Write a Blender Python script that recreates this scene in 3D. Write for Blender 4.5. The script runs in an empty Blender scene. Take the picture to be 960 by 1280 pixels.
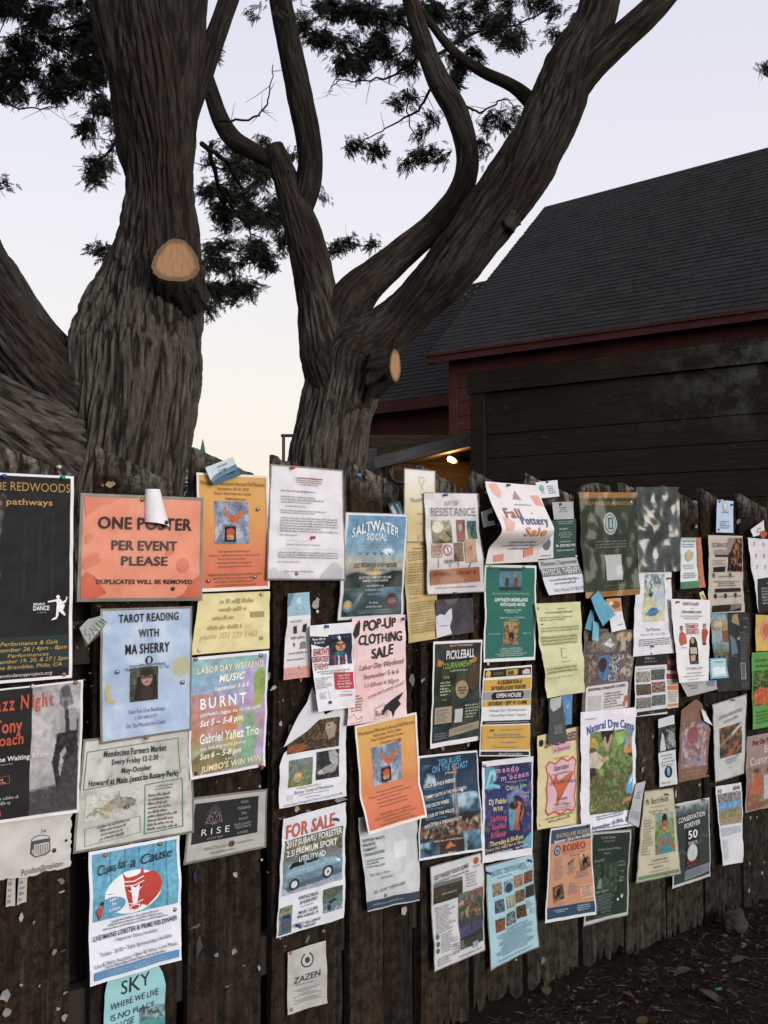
import bpy, bmesh, math, random
import numpy as np
from mathutils import Vector, Matrix

SC = bpy.context.scene
COL = SC.collection
R = math.radians

# ---------------------------------------------------------------- camera
F_PX, PITCH, CAM_H = 1290.0, math.atan(52 / 1290.0), 1.31
cam_d = bpy.data.cameras.new('camera')
cam_d.sensor_fit = 'VERTICAL'; cam_d.sensor_height = 36.0
cam_d.lens = 36.0 * F_PX / 1280.0
cam_d.clip_start = 0.05; cam_d.clip_end = 3000
cam = bpy.data.objects.new('camera', cam_d); COL.objects.link(cam)
cam.location = (0, 0, CAM_H); cam.rotation_euler = (math.pi / 2 + PITCH, 0, 0)
SC.camera = cam

# ---------------------------------------------------------------- sky and sun
SUN_EL, SUN_AZ = R(11), R(138)          # azimuth clockwise from +Y: behind the viewer, to the east
w = bpy.data.worlds.new('World'); SC.world = w; w.use_nodes = True
nt = w.node_tree; nt.nodes.clear()
out = nt.nodes.new('ShaderNodeOutputWorld'); bg = nt.nodes.new('ShaderNodeBackground')
sky = nt.nodes.new('ShaderNodeTexSky'); sky.sky_type = 'NISHITA'; sky.sun_disc = False
sky.sun_elevation = SUN_EL; sky.sun_rotation = SUN_AZ
sky.air_density = 1.0; sky.dust_density = 3.0; sky.ozone_density = 2.0
mx = nt.nodes.new('ShaderNodeMix'); mx.data_type = 'RGBA'
mx.inputs[0].default_value = 0.82                    # thin even cloud veil over the evening sky
tc = nt.nodes.new('ShaderNodeTexCoord'); sp = nt.nodes.new('ShaderNodeSeparateXYZ')
rp = nt.nodes.new('ShaderNodeValToRGB')
el = rp.color_ramp.elements
el[0].position = 0.0; el[0].color = (8.3, 7.0, 5.6, 1)
el[1].position = 0.75; el[1].color = (5.6, 5.55, 6.4, 1)
e = el.new(0.16); e.color = (7.75, 7.2, 6.65, 1)
e = el.new(0.46); e.color = (6.35, 6.3, 7.05, 1)
e = el.new(0.32); e.color = (7.0, 6.85, 7.3, 1)
nt.links.new(tc.outputs['Generated'], sp.inputs[0]); nt.links.new(sp.outputs['Z'], rp.inputs[0])
nt.links.new(sky.outputs[0], mx.inputs[6]); nt.links.new(rp.outputs[0], mx.inputs[7])
nt.links.new(mx.outputs[2], bg.inputs[0]); bg.inputs[1].default_value = 0.10
nt.links.new(bg.outputs[0], out.inputs[0])
sd = bpy.data.lights.new('sun', 'SUN'); sd.energy = 1.85; sd.angle = R(28); sd.color = (1.0, 0.95, 0.91)
sun = bpy.data.objects.new('sun', sd); COL.objects.link(sun)
sun.rotation_euler = (math.pi / 2 - SUN_EL, 0, math.pi - SUN_AZ)
vs = SC.view_settings
vs.view_transform = 'Standard'; vs.look = 'None'; vs.gamma = 1; vs.use_curve_mapping = False
vs.exposure = 0.5
SC.cycles.max_bounces = 6; SC.cycles.diffuse_bounces = 3; SC.cycles.transparent_max_bounces = 16
SC.cycles.use_denoising = True

# ---------------------------------------------------------------- where things stand
def ray(px, py):
    a, b = (px - 480) / F_PX, (640 - py) / F_PX
    return Vector((a, math.cos(PITCH) - b * math.sin(PITCH), math.sin(PITCH) + b * math.cos(PITCH)))
def W(px, py, Z):
    r = ray(px, py); return Vector((0, 0, CAM_H)) + r * (Z / r.y)
ALPHA = math.atan(1290.0 / 1528.0)
FD = Vector((math.cos(ALPHA), math.sin(ALPHA), 0))       # along the fence
FN = Vector((math.sin(ALPHA), -math.cos(ALPHA), 0))      # out of its face
FO = Vector((0, 2.715, 0))
def fence(px, py, d=0.0):
    """metres along the fence and height, for a point d in front of the board faces"""
    r = ray(px, py); o = Vector((0, 0, CAM_H))
    t = ((FO - o).dot(FN) + d) / r.dot(FN)
    p = o + r * t
    return ((p - FO).dot(FD), p.z)
def fpos(s, z, d=0.0):
    p = FO + FD * s + FN * d; return Vector((p.x, p.y, z))

# ---------------------------------------------------------------- small tools
def hexc(h):
    h = h.lstrip('#')
    c = [int(h[i:i + 2], 16) / 255 for i in (0, 2, 4)]
    return np.array([x / 12.92 if x <= .04045 else ((x + .055) / 1.055) ** 2.4 for x in c])
_rs = np.random.RandomState(7)
_perm = _rs.permutation(256); _perm = np.concatenate([_perm, _perm, _perm])
_grad = _rs.normal(size=(256, 3)); _grad /= np.linalg.norm(_grad, axis=1)[:, None]
def perlin(x, y, z):
    x, y, z = np.broadcast_arrays(np.asarray(x, float), np.asarray(y, float), np.asarray(z, float))
    xi, yi, zi = np.floor(x).astype(int), np.floor(y).astype(int), np.floor(z).astype(int)
    xf, yf, zf = x - xi, y - yi, z - zi
    f = lambda t: t * t * t * (t * (t * 6 - 15) + 10)
    u, v, ww = f(xf), f(yf), f(zf)
    r = 0
    for a in (0, 1):
        for b in (0, 1):
            for c in (0, 1):
                h = _perm[_perm[_perm[(xi + a) & 255] + ((yi + b) & 255)] + ((zi + c) & 255)]
                g = _grad[h]
                d = g[..., 0] * (xf - a) + g[..., 1] * (yf - b) + g[..., 2] * (zf - c)
                r = r + d * (u if a else 1 - u) * (v if b else 1 - v) * (ww if c else 1 - ww)
    return r * 1.5
def fbm(x, y, z, o=3):
    r, a = 0, 1.0
    for i in range(o):
        r = r + a * perlin(x * 2 ** i + 13 * i, y * 2 ** i, z * 2 ** i); a *= .5
    return r

def mesh_obj(name, V, F, mat, parent=None, col=None, smooth=False, attrs=None, mats=None, midx=None):
    me = bpy.data.meshes.new(name)
    V = np.asarray(V, float)
    me.from_pydata(V.tolist(), [], F if isinstance(F, list) else np.asarray(F).tolist())
    if col is not None:
        a = me.color_attributes.new('Col', 'FLOAT_COLOR', 'POINT')
        c = np.ones((len(V), 4)); c[:, :3] = col
        a.data.foreach_set('color', c.astype(np.float32).ravel())
    for k, v in (attrs or {}).items():
        v = np.asarray(v, np.float32)
        a = me.attributes.new(k, 'FLOAT_VECTOR' if v.ndim == 2 else 'FLOAT', 'POINT')
        a.data.foreach_set('vector' if v.ndim == 2 else 'value', v.ravel())
    for m in ([mat] if mats is None else mats):
        me.materials.append(m)
    if midx is not None:
        me.polygons.foreach_set('material_index', np.asarray(midx, np.int32))
    if smooth:
        me.polygons.foreach_set('use_smooth', np.ones(len(me.polygons), bool))
    me.update()
    o = bpy.data.objects.new(name, me); COL.objects.link(o)
    if parent is not None: o.parent = parent
    return o
def tag(o, label=None, cat=None, group=None, kind=None):
    if label: o['label'] = label
    if cat: o['category'] = cat
    if group: o['group'] = group
    if kind: o['kind'] = kind
    return o
def empty(name, loc, label, cat, group=None):
    o = bpy.data.objects.new(name, None); COL.objects.link(o)
    o.location = loc; o.empty_display_size = .05
    return tag(o, label, cat, group)
def adopt(child, root):
    """parent with world coordinates kept"""
    child.parent = root
    child.matrix_parent_inverse = Matrix.Translation(root.location).inverted()
    return child

class MB:
    """collects boxes, tubes and prisms into one mesh"""
    def __init__(s): s.V, s.F = [], []
    def add(s, V, F):
        n = len(s.V); s.V += [tuple(v) for v in V]; s.F += [tuple(n + i for i in f) for f in F]; return s
    def hexa(s, a):   # 8 corners: bottom 4 ccw, top 4 ccw
        return s.add(a, [(3, 2, 1, 0), (4, 5, 6, 7), (0, 1, 5, 4), (1, 2, 6, 5), (2, 3, 7, 6), (3, 0, 4, 7)])
    def beam(s, p, q, wv, hv):
        """box from p to q with half-width vector wv and half-height vector hv"""
        p, q, wv, hv = map(Vector, (p, q, wv, hv))
        return s.hexa([p - wv - hv, p + wv - hv, p + wv + hv, p - wv + hv, q - wv - hv, q + wv - hv, q + wv + hv, q - wv + hv])
    def tube(s, pts, rad, n=8, caps=True):
        pts = [Vector(p) for p in pts]; rings = []
        up = None
        for i, p in enumerate(pts):
            t = (pts[min(i + 1, len(pts) - 1)] - pts[max(i - 1, 0)]).normalized()
            if up is None: up = t.orthogonal().normalized()
            up = (up - t * up.dot(t)).normalized(); b = t.cross(up)
            r = rad[i] if hasattr(rad, '__len__') else rad
            rings.append([p + (up * math.cos(2 * math.pi * k / n) + b * math.sin(2 * math.pi * k / n)) * r for k in range(n)])
        V = [v for rg in rings for v in rg]; F = []
        for i in range(len(rings) - 1):
            for k in range(n):
                F.append((i * n + k, i * n + (k + 1) % n, (i + 1) * n + (k + 1) % n, (i + 1) * n + k))
        if caps: F += [tuple(range(n - 1, -1, -1)), tuple((len(rings) - 1) * n + k for k in range(n))]
        return s.add(V, F)
    def build(s, name, mat, parent=None, smooth=False):
        return mesh_obj(name, s.V, s.F, mat, parent, smooth=smooth)

# ---------------------------------------------------------------- materials
class NT:
    def __init__(s, name):
        s.m = bpy.data.materials.new(name); s.m.use_nodes = True
        s.t = s.m.node_tree; s.b = s.t.nodes['Principled BSDF']
    def n(s, typ, **k):
        nd = s.t.nodes.new(typ)
        for a, v in k.items(): setattr(nd, a, v)
        return nd
    def l(s, a, b): s.t.links.new(a, b)
    def attr(s, name): return s.n('ShaderNodeAttribute', attribute_name=name)
    def coord(s, which='Object', scale=(1, 1, 1), rot=(0, 0, 0), src=None):
        mp = s.n('ShaderNodeMapping'); mp.inputs['Scale'].default_value = scale; mp.inputs['Rotation'].default_value = rot
        if src is None:
            src = s.n('ShaderNodeTexCoord').outputs[which]
        s.l(src, mp.inputs[0]); return mp.outputs[0]
    def noise(s, vec, scale, detail=4, rough=.55, dist=0):
        nd = s.n('ShaderNodeTexNoise'); nd.inputs['Scale'].default_value = scale; nd.inputs['Detail'].default_value = detail
        nd.inputs['Roughness'].default_value = rough; nd.inputs['Distortion'].default_value = dist
        s.l(vec, nd.inputs['Vector']); return nd.outputs[0]
    def ramp(s, fac, stops):
        nd = s.n('ShaderNodeValToRGB'); el = nd.color_ramp.elements
        while len(el) < len(stops): el.new(.5)
        for e, (p, c) in zip(el, stops):
            e.position = p; e.color = (*c, 1) if hasattr(c, '__len__') else (c, c, c, 1)
        s.l(fac, nd.inputs[0]); return nd.outputs[0]
    def mix(s, fac, a, b, mode='MIX'):
        nd = s.n('ShaderNodeMix', data_type='RGBA', blend_type=mode)
        for i, v in ((0, fac), (6, a), (7, b)):
            if isinstance(v, (int, float)): nd.inputs[i].default_value = v
            elif isinstance(v, (tuple, list)): nd.inputs[i].default_value = (*v, 1)
            else: s.l(v, nd.inputs[i])
        return nd.outputs[2]
    def bump(s, h, strength=.3, dist=.01):
        nd = s.n('ShaderNodeBump'); nd.inputs['Strength'].default_value = strength; nd.inputs['Distance'].default_value = dist
        s.l(h, nd.inputs['Height']); s.l(nd.outputs[0], s.b.inputs['Normal'])
    def fin(s, col=None, rough=.8, spec=.3, metal=0):
        if col is not None:
            if isinstance(col, (tuple, list)): s.b.inputs['Base Color'].default_value = (*col, 1)
            else: s.l(col, s.b.inputs['Base Color'])
        s.b.inputs['Roughness'].default_value = rough; s.b.inputs['Specular IOR Level'].default_value = spec
        s.b.inputs['Metallic'].default_value = metal
        return s.m
def m_plain(name, c, rough=.6, var=.15, scale=30, spec=.3, metal=0):
    t = NT(name); v = t.coord('Object')
    n = t.noise(v, scale)
    c = tuple(c)
    col = t.mix(n, tuple(x * (1 - var) for x in c), tuple(min(1, x * (1 + var)) for x in c))
    return t.fin(col, rough, spec, metal)

def m_paper(name, rough, spec):
    t = NT(name); a = t.attr('Col').outputs['Color']
    v = t.coord('Object'); n = t.noise(v, 22, 5); n2 = t.noise(v, 160, 3)
    d = t.ramp(n, [(.3, .90), (.62, 1.0)])
    c = t.mix(1.0, a, d, 'MULTIPLY')
    d2 = t.ramp(n2, [(.3, .95), (.7, 1.0)])
    c = t.mix(1.0, c, d2, 'MULTIPLY')
    t.bump(n, .12, .01)
    return t.fin(c, rough, spec)
M = {}
M['paper'] = m_paper('printed_paper', .66, .14)
M['gloss'] = m_paper('printed_glossy_paper', .34, .30)

def m_sleeve(name, extra, tint=(1, 1, 1), rough=.12, bump=.3):
    t = NT(name)
    nd = t.t.nodes; nd.remove(t.b)
    o = nd['Material Output']
    tr = t.n('ShaderNodeBsdfTransparent'); tr.inputs[0].default_value = (*tint, 1)
    gl = t.n('ShaderNodeBsdfGlossy'); gl.inputs[0].default_value = (1, 1, 1, 1); gl.inputs['Roughness'].default_value = rough
    fr = t.n('ShaderNodeFresnel'); fr.inputs[0].default_value = 1.5
    ad = t.n('ShaderNodeMath', operation='ADD'); ad.inputs[1].default_value = extra; ad.use_clamp = True
    v = t.coord('Object'); n = t.noise(v, 9, 2)
    bp = t.n('ShaderNodeBump'); bp.inputs['Strength'].default_value = bump; bp.inputs['Distance'].default_value = .02
    t.l(n, bp.inputs['Height']); t.l(bp.outputs[0], gl.inputs['Normal'])
    mx = t.n('ShaderNodeMixShader')
    t.l(fr.outputs[0], ad.inputs[0]); t.l(ad.outputs[0], mx.inputs[0]); t.l(tr.outputs[0], mx.inputs[1]); t.l(gl.outputs[0], mx.inputs[2])
    t.l(mx.outputs[0], o.inputs[0])
    return t.m
M['sleeve'] = m_sleeve('clear_laminate', .0, (.97, .97, .97), .16, .10)
M['foil'] = m_sleeve('crumpled_clear_plastic', .07, (.94, .95, .96), .14, .22)
M['mirror'] = m_sleeve('loose_shiny_plastic', .48, (.92, .94, .95), .16, .34)
# ================================================================ SETTING
# ---------------------------------------------------------------- ground
def m_ground():
    t = NT('bark_mulch_soil'); v = t.coord('Object')
    n = t.noise(v, 9, 6, .7); n2 = t.noise(v, 60, 5, .7)
    c = t.ramp(n, [(.3, (.009, .0063, .005)), (.7, (.030, .021, .016))])
    c = t.mix(t.ramp(n2, [(.45, 0.0), (.7, .6)]), c, (.042, .031, .024))
    t.bump(n2, .9, .03)
    return t.fin(c, .95, .1)
M['ground'] = m_ground()
def ground_z(x, y): return .018 * perlin(x * 1.7, y * 1.7, .3) + .008 * perlin(x * 7, y * 7, 2.1)
n = 150
g = np.linspace(-1, 1, n); g = np.sign(g) * (np.abs(g) * 4 + np.abs(g) ** 9 * 900)
gx, gy = np.meshgrid(g + 1.2, g + 3.2)
near = np.clip(1 - np.hypot(gx - 1.2, gy - 3.2) / 60, 0, 1)
gz = ground_z(gx, gy) * near
i = np.arange(n * n).reshape(n, n)
tag(mesh_obj('ground', np.stack([gx, gy, gz], -1).reshape(-1, 3),
    np.stack([i[:-1, :-1], i[:-1, 1:], i[1:, 1:], i[1:, :-1]], -1).reshape(-1, 4), M['ground'], smooth=True), kind='structure')

# litter on the mulch near the fence foot
rng = random.Random(5)
V, F, C = [], [], []
pal = [hexc(h) for h in ('4a3a30', '3a2c25', '5c4c40', '2c221d', '6b5d50', '423026', '70665a')]
for k in range(11000):
    s = rng.uniform(.1, 3.4); d = abs(rng.gauss(0, .55)) + rng.uniform(-.04, .1)
    p = fpos(s, 0, d); z = float(ground_z(p.x, p.y)) + rng.uniform(.002, .014)
    a = rng.uniform(0, 6.283)
    if rng.random() < .55: L, B = rng.uniform(.008, .034), rng.uniform(.0008, .0024)
    else: L, B = rng.uniform(.004, .014), rng.uniform(.002, .006)
    dx, dy = math.cos(a), math.sin(a); t1, t2 = rng.uniform(-.4, .4), rng.uniform(-.6, .6)
    q = len(V)
    V += [(p.x - dx * L, p.y - dy * L, z - t1 * L), (p.x - dy * B, p.y + dx * B, z + t2 * B), (p.x + dx * L, p.y + dy * L, z + t1 * L), (p.x + dy * B, p.y - dx * B, z - t2 * B + .002)]
    F.append((q, q + 1, q + 2, q + 3)); c = rng.choice(pal) * rng.uniform(.15, .6); C += [c] * 4
tag(mesh_obj('leaf_litter', V, F, M['paper'], col=np.array(C)), kind='stuff')

# ---------------------------------------------------------------- the fence
def m_board():
    t = NT('weathered_fence_wood')
    ob = t.n('ShaderNodeObjectInfo')
    base = t.attr('Wv').outputs['Vector']
    off = t.n('ShaderNodeVectorMath', operation='ADD'); t.l(base, off.inputs[0])
    mm = t.n('ShaderNodeVectorMath', operation='SCALE'); mm.inputs[0].default_value = (7, 3, 5); t.l(ob.outputs['Random'], mm.inputs['Scale']); t.l(mm.outputs[0], off.inputs[1])
    v = off.outputs[0]
    grain = t.noise(t.coord(src=v, scale=(1, .06, 1)), 95, 6, .65)
    blot = t.noise(t.coord(src=v, scale=(1, .5, 1)), 7, 5, .6)
    c = t.ramp(grain, [(.30, (.007, .0052, .0040)), (.5, (.0245, .0168, .0118)), (.74, (.062, .047, .035))])
    c = t.mix(t.ramp(blot, [(.42, 0.0), (.62, .75)]), c, (.042, .0225, .0125))          # rusty brown chewed wood
    low = t.attr('Low').outputs['Fac']
    gr = t.ramp(grain, [(.3, (.017, .0175, .014)), (.7, (.068, .067, .053))])
    ml = t.n('ShaderNodeMath', operation='MULTIPLY'); t.l(low, ml.inputs[0]); t.l(t.ramp(t.noise(v, 9, 4), [(.36, .25), (.6, 1.0)]), ml.inputs[1])
    c = t.mix(ml.outputs[0], c, gr)
    top = t.attr('Top').outputs['Fac']
    dr = t.noise(t.coord(src=v, scale=(1, .22, 1)), 60, 4, .6)
    m2 = t.n('ShaderNodeMath', operation='MULTIPLY'); t.l(top, m2.inputs[0]); t.l(t.ramp(dr, [(.42, 0.0), (.58, 1.0)]), m2.inputs[1])
    c = t.mix(m2.outputs[0], c, (.19, .185, .165))                                    # grey weathering below the cut
    sp = t.noise(v, 170, 2, .5)
    c = t.mix(t.ramp(sp, [(.70, 0.0), (.74, .6)]), c, (.17, .12, .08))                # torn fibres
    ch = t.noise(t.coord(src=v, scale=(1, .75, 1)), 48, 5, .7)
    c = t.mix(t.ramp(ch, [(.40, .75), (.56, 0.0)]), c, (.006, .0045, .0035))           # chewed holes of old staples
    c = t.mix(1.0, c, t.ramp(ob.outputs['Random'], [(0, .62), (1, 1.10)]), 'MULTIPLY')
    hm = t.n('ShaderNodeMath', operation='ADD'); t.l(grain, hm.inputs[0]); t.l(ch, hm.inputs[1])
    t.bump(hm.outputs[0], 1.0, .012)
    return t.fin(c, .9, .12)
M['board'] = m_board()
M['rail'] = m_plain('rail_wood', (.022, .017, .013), .9, .3, 40)
M['dark'] = m_plain('dark_backing_wood', (.012, .0095, .0075), .9, .3, 40)
BOARDS = [(-260, -142, 530, 575), (-138, -26, 538, 582), (-20, 96, 548, 594), (121, 226, 558, 606), (240, 329, 558, 598), (343, 429, 568, 604),
          (439, 480, 577, 597), (481.6, 517, 597, 616), (528, 586, 581, 614), (592, 652, 588, 618), (657, 719, 591, 621), (725, 775, 607, 613),
          (779, 828, 603, 628), (831, 875, 606, 628), (878, 921, 610, 635), (924, 962, 616, 638), (965, 1003, 620, 642), (1006, 1044, 624, 645), (1047, 1082, 628, 648), (1085, 1118, 632, 651), (1121, 1152, 635, 654), (1155, 1184, 638, 656)]
fence_root = empty('board_fence', fpos(.3, 0, -.03), 'weathered brown board fence with slanting board tops, covered in pinned flyers', 'fence')
BT = .022
for bi, (xl, xr, yl, yr) in enumerate(BOARDS):
    s0, zl = fence(xl, yl); s1, zr = fence(xr, yr)
    rr = random.Random(100 + bi)
    setback = rr.uniform(-.004, .003)
    nu, nv = max(8, int((s1 - s0) / .008)), 170
    uu = np.linspace(0, 1, nu + 1); vv = np.linspace(0, 1, nv + 1) ** 1.0
    U, Vv = np.meshgrid(uu, vv)
    bot = .015 + .02 * np.abs(perlin(U * 6 + bi * 3, bi * 1.7, 0)) + .03 * (perlin(U * 14 + bi, bi, 5) > .22) + (.05 if 9 <= bi <= 11 else 0) * (perlin(U * 4, bi, 8) + .4).clip(0)
    topz = zl + (zr - zl) * U
    if bi == 11: topz = zl + .012 - .05 * (2 * np.abs(U - .45)) ** 3
    topz = topz + .004 * perlin(U * 9, bi, 3) - .004 * np.clip(perlin(U * 30, bi, 1), 0, 1)
    z = bot + (topz - bot) * Vv
    edge = .0022 * perlin(z * 9, bi * 2.3, 0) + .0012 * perlin(z * 40, bi, 2)
    s = s0 + (s1 - s0) * U + edge * (1 - 2 * U) + (.0015 * np.round(0))
    hgt = .0022 * fbm(s * 70, z * 5, bi * 3.1, 3) + .0016 * perlin(s * 14, z * 3, bi)
    pit = np.clip(fbm(s * 55, z * 42, bi + .5, 2) - .15, 0, 1) * .016 * np.clip((z - .35) / .5, 0, 1)
    d = hgt - pit + setback
    rim = np.minimum(U, 1 - U) * (s1 - s0); d = d - .004 * np.clip(1 - rim / .006, 0, 1) ** 2
    ft = np.clip((topz - z) / .012, 0, 1); d = d - .003 * (1 - ft) ** 2
    P = np.array(FO)[None, None] + s[..., None] * np.array(FD) + d[..., None] * np.array(FN); P[..., 2] = z
    B = np.array(FO)[None, None] + s[..., None] * np.array(FD) + (setback - BT + 0 * d)[..., None] * np.array(FN); B[..., 2] = z
    N1 = (nu + 1) * (nv + 1); ii = np.arange(N1).reshape(nv + 1, nu + 1)
    quads = np.stack([ii[:-1, :-1], ii[:-1, 1:], ii[1:, 1:], ii[1:, :-1]], -1).reshape(-1, 4)
    Fq = quads.tolist() + (quads[:, ::-1] + N1).tolist()
    def strip(idx): return [(idx[k], idx[k] + N1, idx[k + 1] + N1, idx[k + 1]) for k in range(len(idx) - 1)]
    for e_ in (ii[0, ::-1], ii[-1, :], ii[::1, 0], ii[::-1, -1]):
        Fq += [tuple(int(q) for q in f) for f in strip(e_)]
    fl = lambda a: np.concatenate([a.ravel(), a.ravel()])
    top_m = np.clip(1 - (topz - z) / .075, 0, 1) ** .8
    rt = np.clip((s0 - -.1) / .9, 0, 1)
    low_m = np.clip((.78 + .15 * rt - z) / .5, 0, 1) * (.25 + .75 * rt)
    o = mesh_obj('fence_board', np.concatenate([P.reshape(-1, 3), B.reshape(-1, 3)]), Fq, M['board'], None,
                 attrs={'Wv': np.stack([fl(s), fl(z), np.concatenate([np.zeros(N1), np.ones(N1) * .02])], -1), 'Top': fl(top_m), 'Low': fl(low_m)})
    adopt(o, fence_root)
for k, (b0_, b1_) in enumerate(zip(BOARDS[:-1], BOARDS[1:])):       # dark backing boards, added behind each gap to keep it dark
    c_ = (fence(b0_[1], 640)[0] + fence(b1_[0], 640)[0]) / 2; tz_ = 1.22 + .03 * math.sin(k * 5)
    if b1_[0] - b0_[1] > 1.5: adopt(MB().beam(fpos(c_, .03, -.09), fpos(c_, tz_, -.09), FD * .055, FN * .009).build('added_backing', M['dark']), fence_root)
for z in (.35, 1.12):
    adopt(MB().beam(fpos(-1.1, z, -.045), fpos(3.3, z, -.045), FN * .019, Vector((0, 0, .045))).build('fence_rail', M['rail']), fence_root)
for s in (-.62, 1.16, 2.6):
    adopt(MB().beam(fpos(s, -.1, -.115), fpos(s, 1.36, -.115), FN * .045, FD * .045).build('fence_post', M['rail']), fence_root)

# ---------------------------------------------------------------- trees
def m_bark(name, k=1.0):
    t = NT(name); v = t.attr('Bv').outputs['Vector']
    fib = t.noise(t.coord(src=v, scale=(1, 1, .20)), 60, 7, .68)
    big = t.noise(t.coord(src=v, scale=(1, 1, .5)), 3.2, 4, .6)
    c = t.ramp(fib, [(.3, (.026 * k, .022 * k, .0185 * k)), (.55, (.070 * k, .0625 * k, .054 * k)), (.75, (.135 * k, .126 * k, .112 * k))])
    red = t.ramp(fib, [(.3, (.022 * k, .0145 * k, .011 * k)), (.7, (.060 * k, .042 * k, .033 * k))])
    c = t.mix(t.ramp(big, [(.40, .85), (.60, 0.0)]), c, red)
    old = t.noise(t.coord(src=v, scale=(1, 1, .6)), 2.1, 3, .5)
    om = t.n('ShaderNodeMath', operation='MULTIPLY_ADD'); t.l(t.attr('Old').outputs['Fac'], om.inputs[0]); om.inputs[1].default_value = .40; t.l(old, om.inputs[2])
    c = t.mix(t.ramp(om.outputs[0], [(.56, 0.0), (.74, .9)]), c, t.ramp(fib, [(.3, (.052 * k, .047 * k, .041 * k)), (.55, (.150 * k, .132 * k, .110 * k)), (.75, (.275 * k, .247 * k, .208 * k))]))   # silvery aged bark and daylight on the lower trunk, both painted paler
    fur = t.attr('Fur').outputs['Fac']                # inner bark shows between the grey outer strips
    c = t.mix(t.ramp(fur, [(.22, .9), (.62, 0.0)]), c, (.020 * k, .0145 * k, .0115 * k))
    t.bump(fib, 1.0, .022)
    return t.fin(c, .92, .12)
M['bark'] = m_bark('cypress_bark', .66)
M['bark2'] = m_bark('cypress_limb_bark', .50)
def catmull(P, n):
    P = [Vector(p) for p in P]; Q = [P[0] * 2 - P[1]] + P + [P[-1] * 2 - P[-2]]
    outp = []
    m = len(P) - 1
    for i in range(n):
        t = i / (n - 1) * m; k = min(int(t), m - 1); t -= k
        a, b, c, d = Q[k:k + 4]
        outp.append(.5 * ((2 * b) + (c - a) * t + (2 * a - 5 * b + 4 * c - d) * t * t + (3 * b - a - 3 * c + d) * t ** 3))
    return outp
def bark_tube(name, pix, root, mat, ring=.0075, A=.012, twist=.6, seed=0, lump=.05, flat=None, fa=42, fl=2.9, old=(0, 0)):  # old: stretch of the tube given the aged and lit pale tone
    """pix: list of (px, py, depth, radius in px).  A limb with furrowed bark."""
    pts = [W(a, b, Z) for a, b, Z, r in pix]; rad = [r * Z / F_PX for a, b, Z, r in pix]
    Ltot = sum((pts[k + 1] - pts[k]).length for k in range(len(pts) - 1))
    nl = max(12, int(Ltot / (ring * 1.5)))
    C = catmull(pts, nl); m = len(pts) - 1
    rr = np.interp(np.linspace(0, m, nl), range(m + 1), rad)
    for _ in range(3): rr[1:-1] = (rr[:-2] + 2 * rr[1:-1] + rr[2:]) / 4
    nr = max(16, int(2 * math.pi * max(rad) / ring))
    up = None; L = 0; rows = []; bv = []; fu = []; ol = []
    th = np.arange(nr) / nr * 2 * math.pi
    for k, p in enumerate(C):
        t = (C[min(k + 1, nl - 1)] - C[max(k - 1, 0)]).normalized()
        if k: L += (p - C[k - 1]).length
        if up is None: up = t.orthogonal().normalized()
        up = (up - t * up.dot(t)).normalized(); b = t.cross(up)
        r0 = rr[k]; ta = th + twist * L
        ca, sa = np.cos(ta) * r0, np.sin(ta) * r0
        wob = .8 * perlin(ca * 5, sa * 5, L * 1.3 + seed) + .35 * perlin(ca * 14, sa * 14, L * 5 + seed)
        n1 = perlin((ca) * fa + wob, (sa) * fa, L * fl + seed * 7.1)
        n2 = perlin(ca * fa * 2.3 + wob, sa * fa * 2.3, L * fl * 2 + seed)
        n3 = perlin(ca * fa * .45 + wob, sa * fa * .45, L * fl * .5 + seed * 2)
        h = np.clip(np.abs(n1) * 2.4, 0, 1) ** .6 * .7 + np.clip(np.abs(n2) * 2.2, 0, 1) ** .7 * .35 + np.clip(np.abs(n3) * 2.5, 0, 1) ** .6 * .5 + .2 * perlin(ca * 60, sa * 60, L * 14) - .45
        lum = perlin(ca * 3.5, sa * 3.5, L * 2.0 + seed * 3) * lump * 1.7 * min(1, r0 / .12)
        r = r0 + 1.0 * A * min(1, r0 / .12) * (h - .6) + lum
        rows.append(np.array(p)[None] + np.outer(np.cos(th) * r, np.array(up)) + np.outer(np.sin(th) * r, np.array(b)))
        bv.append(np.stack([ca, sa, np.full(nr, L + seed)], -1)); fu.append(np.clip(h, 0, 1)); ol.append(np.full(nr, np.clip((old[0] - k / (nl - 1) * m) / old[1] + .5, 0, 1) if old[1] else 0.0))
    V = np.concatenate(rows); Bv = np.concatenate(bv)
    i = np.arange(nl * nr).reshape(nl, nr); j = np.roll(i, -1, 1)
    Fq = np.stack([i[:-1], j[:-1], j[1:], i[1:]], -1).reshape(-1, 4).tolist()
    Fq += [tuple(int(q) for q in i[0, ::-1]), tuple(int(q) for q in i[-1])]
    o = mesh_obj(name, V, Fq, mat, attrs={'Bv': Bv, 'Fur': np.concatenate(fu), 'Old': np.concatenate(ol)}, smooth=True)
    return adopt(o, root)

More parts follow.
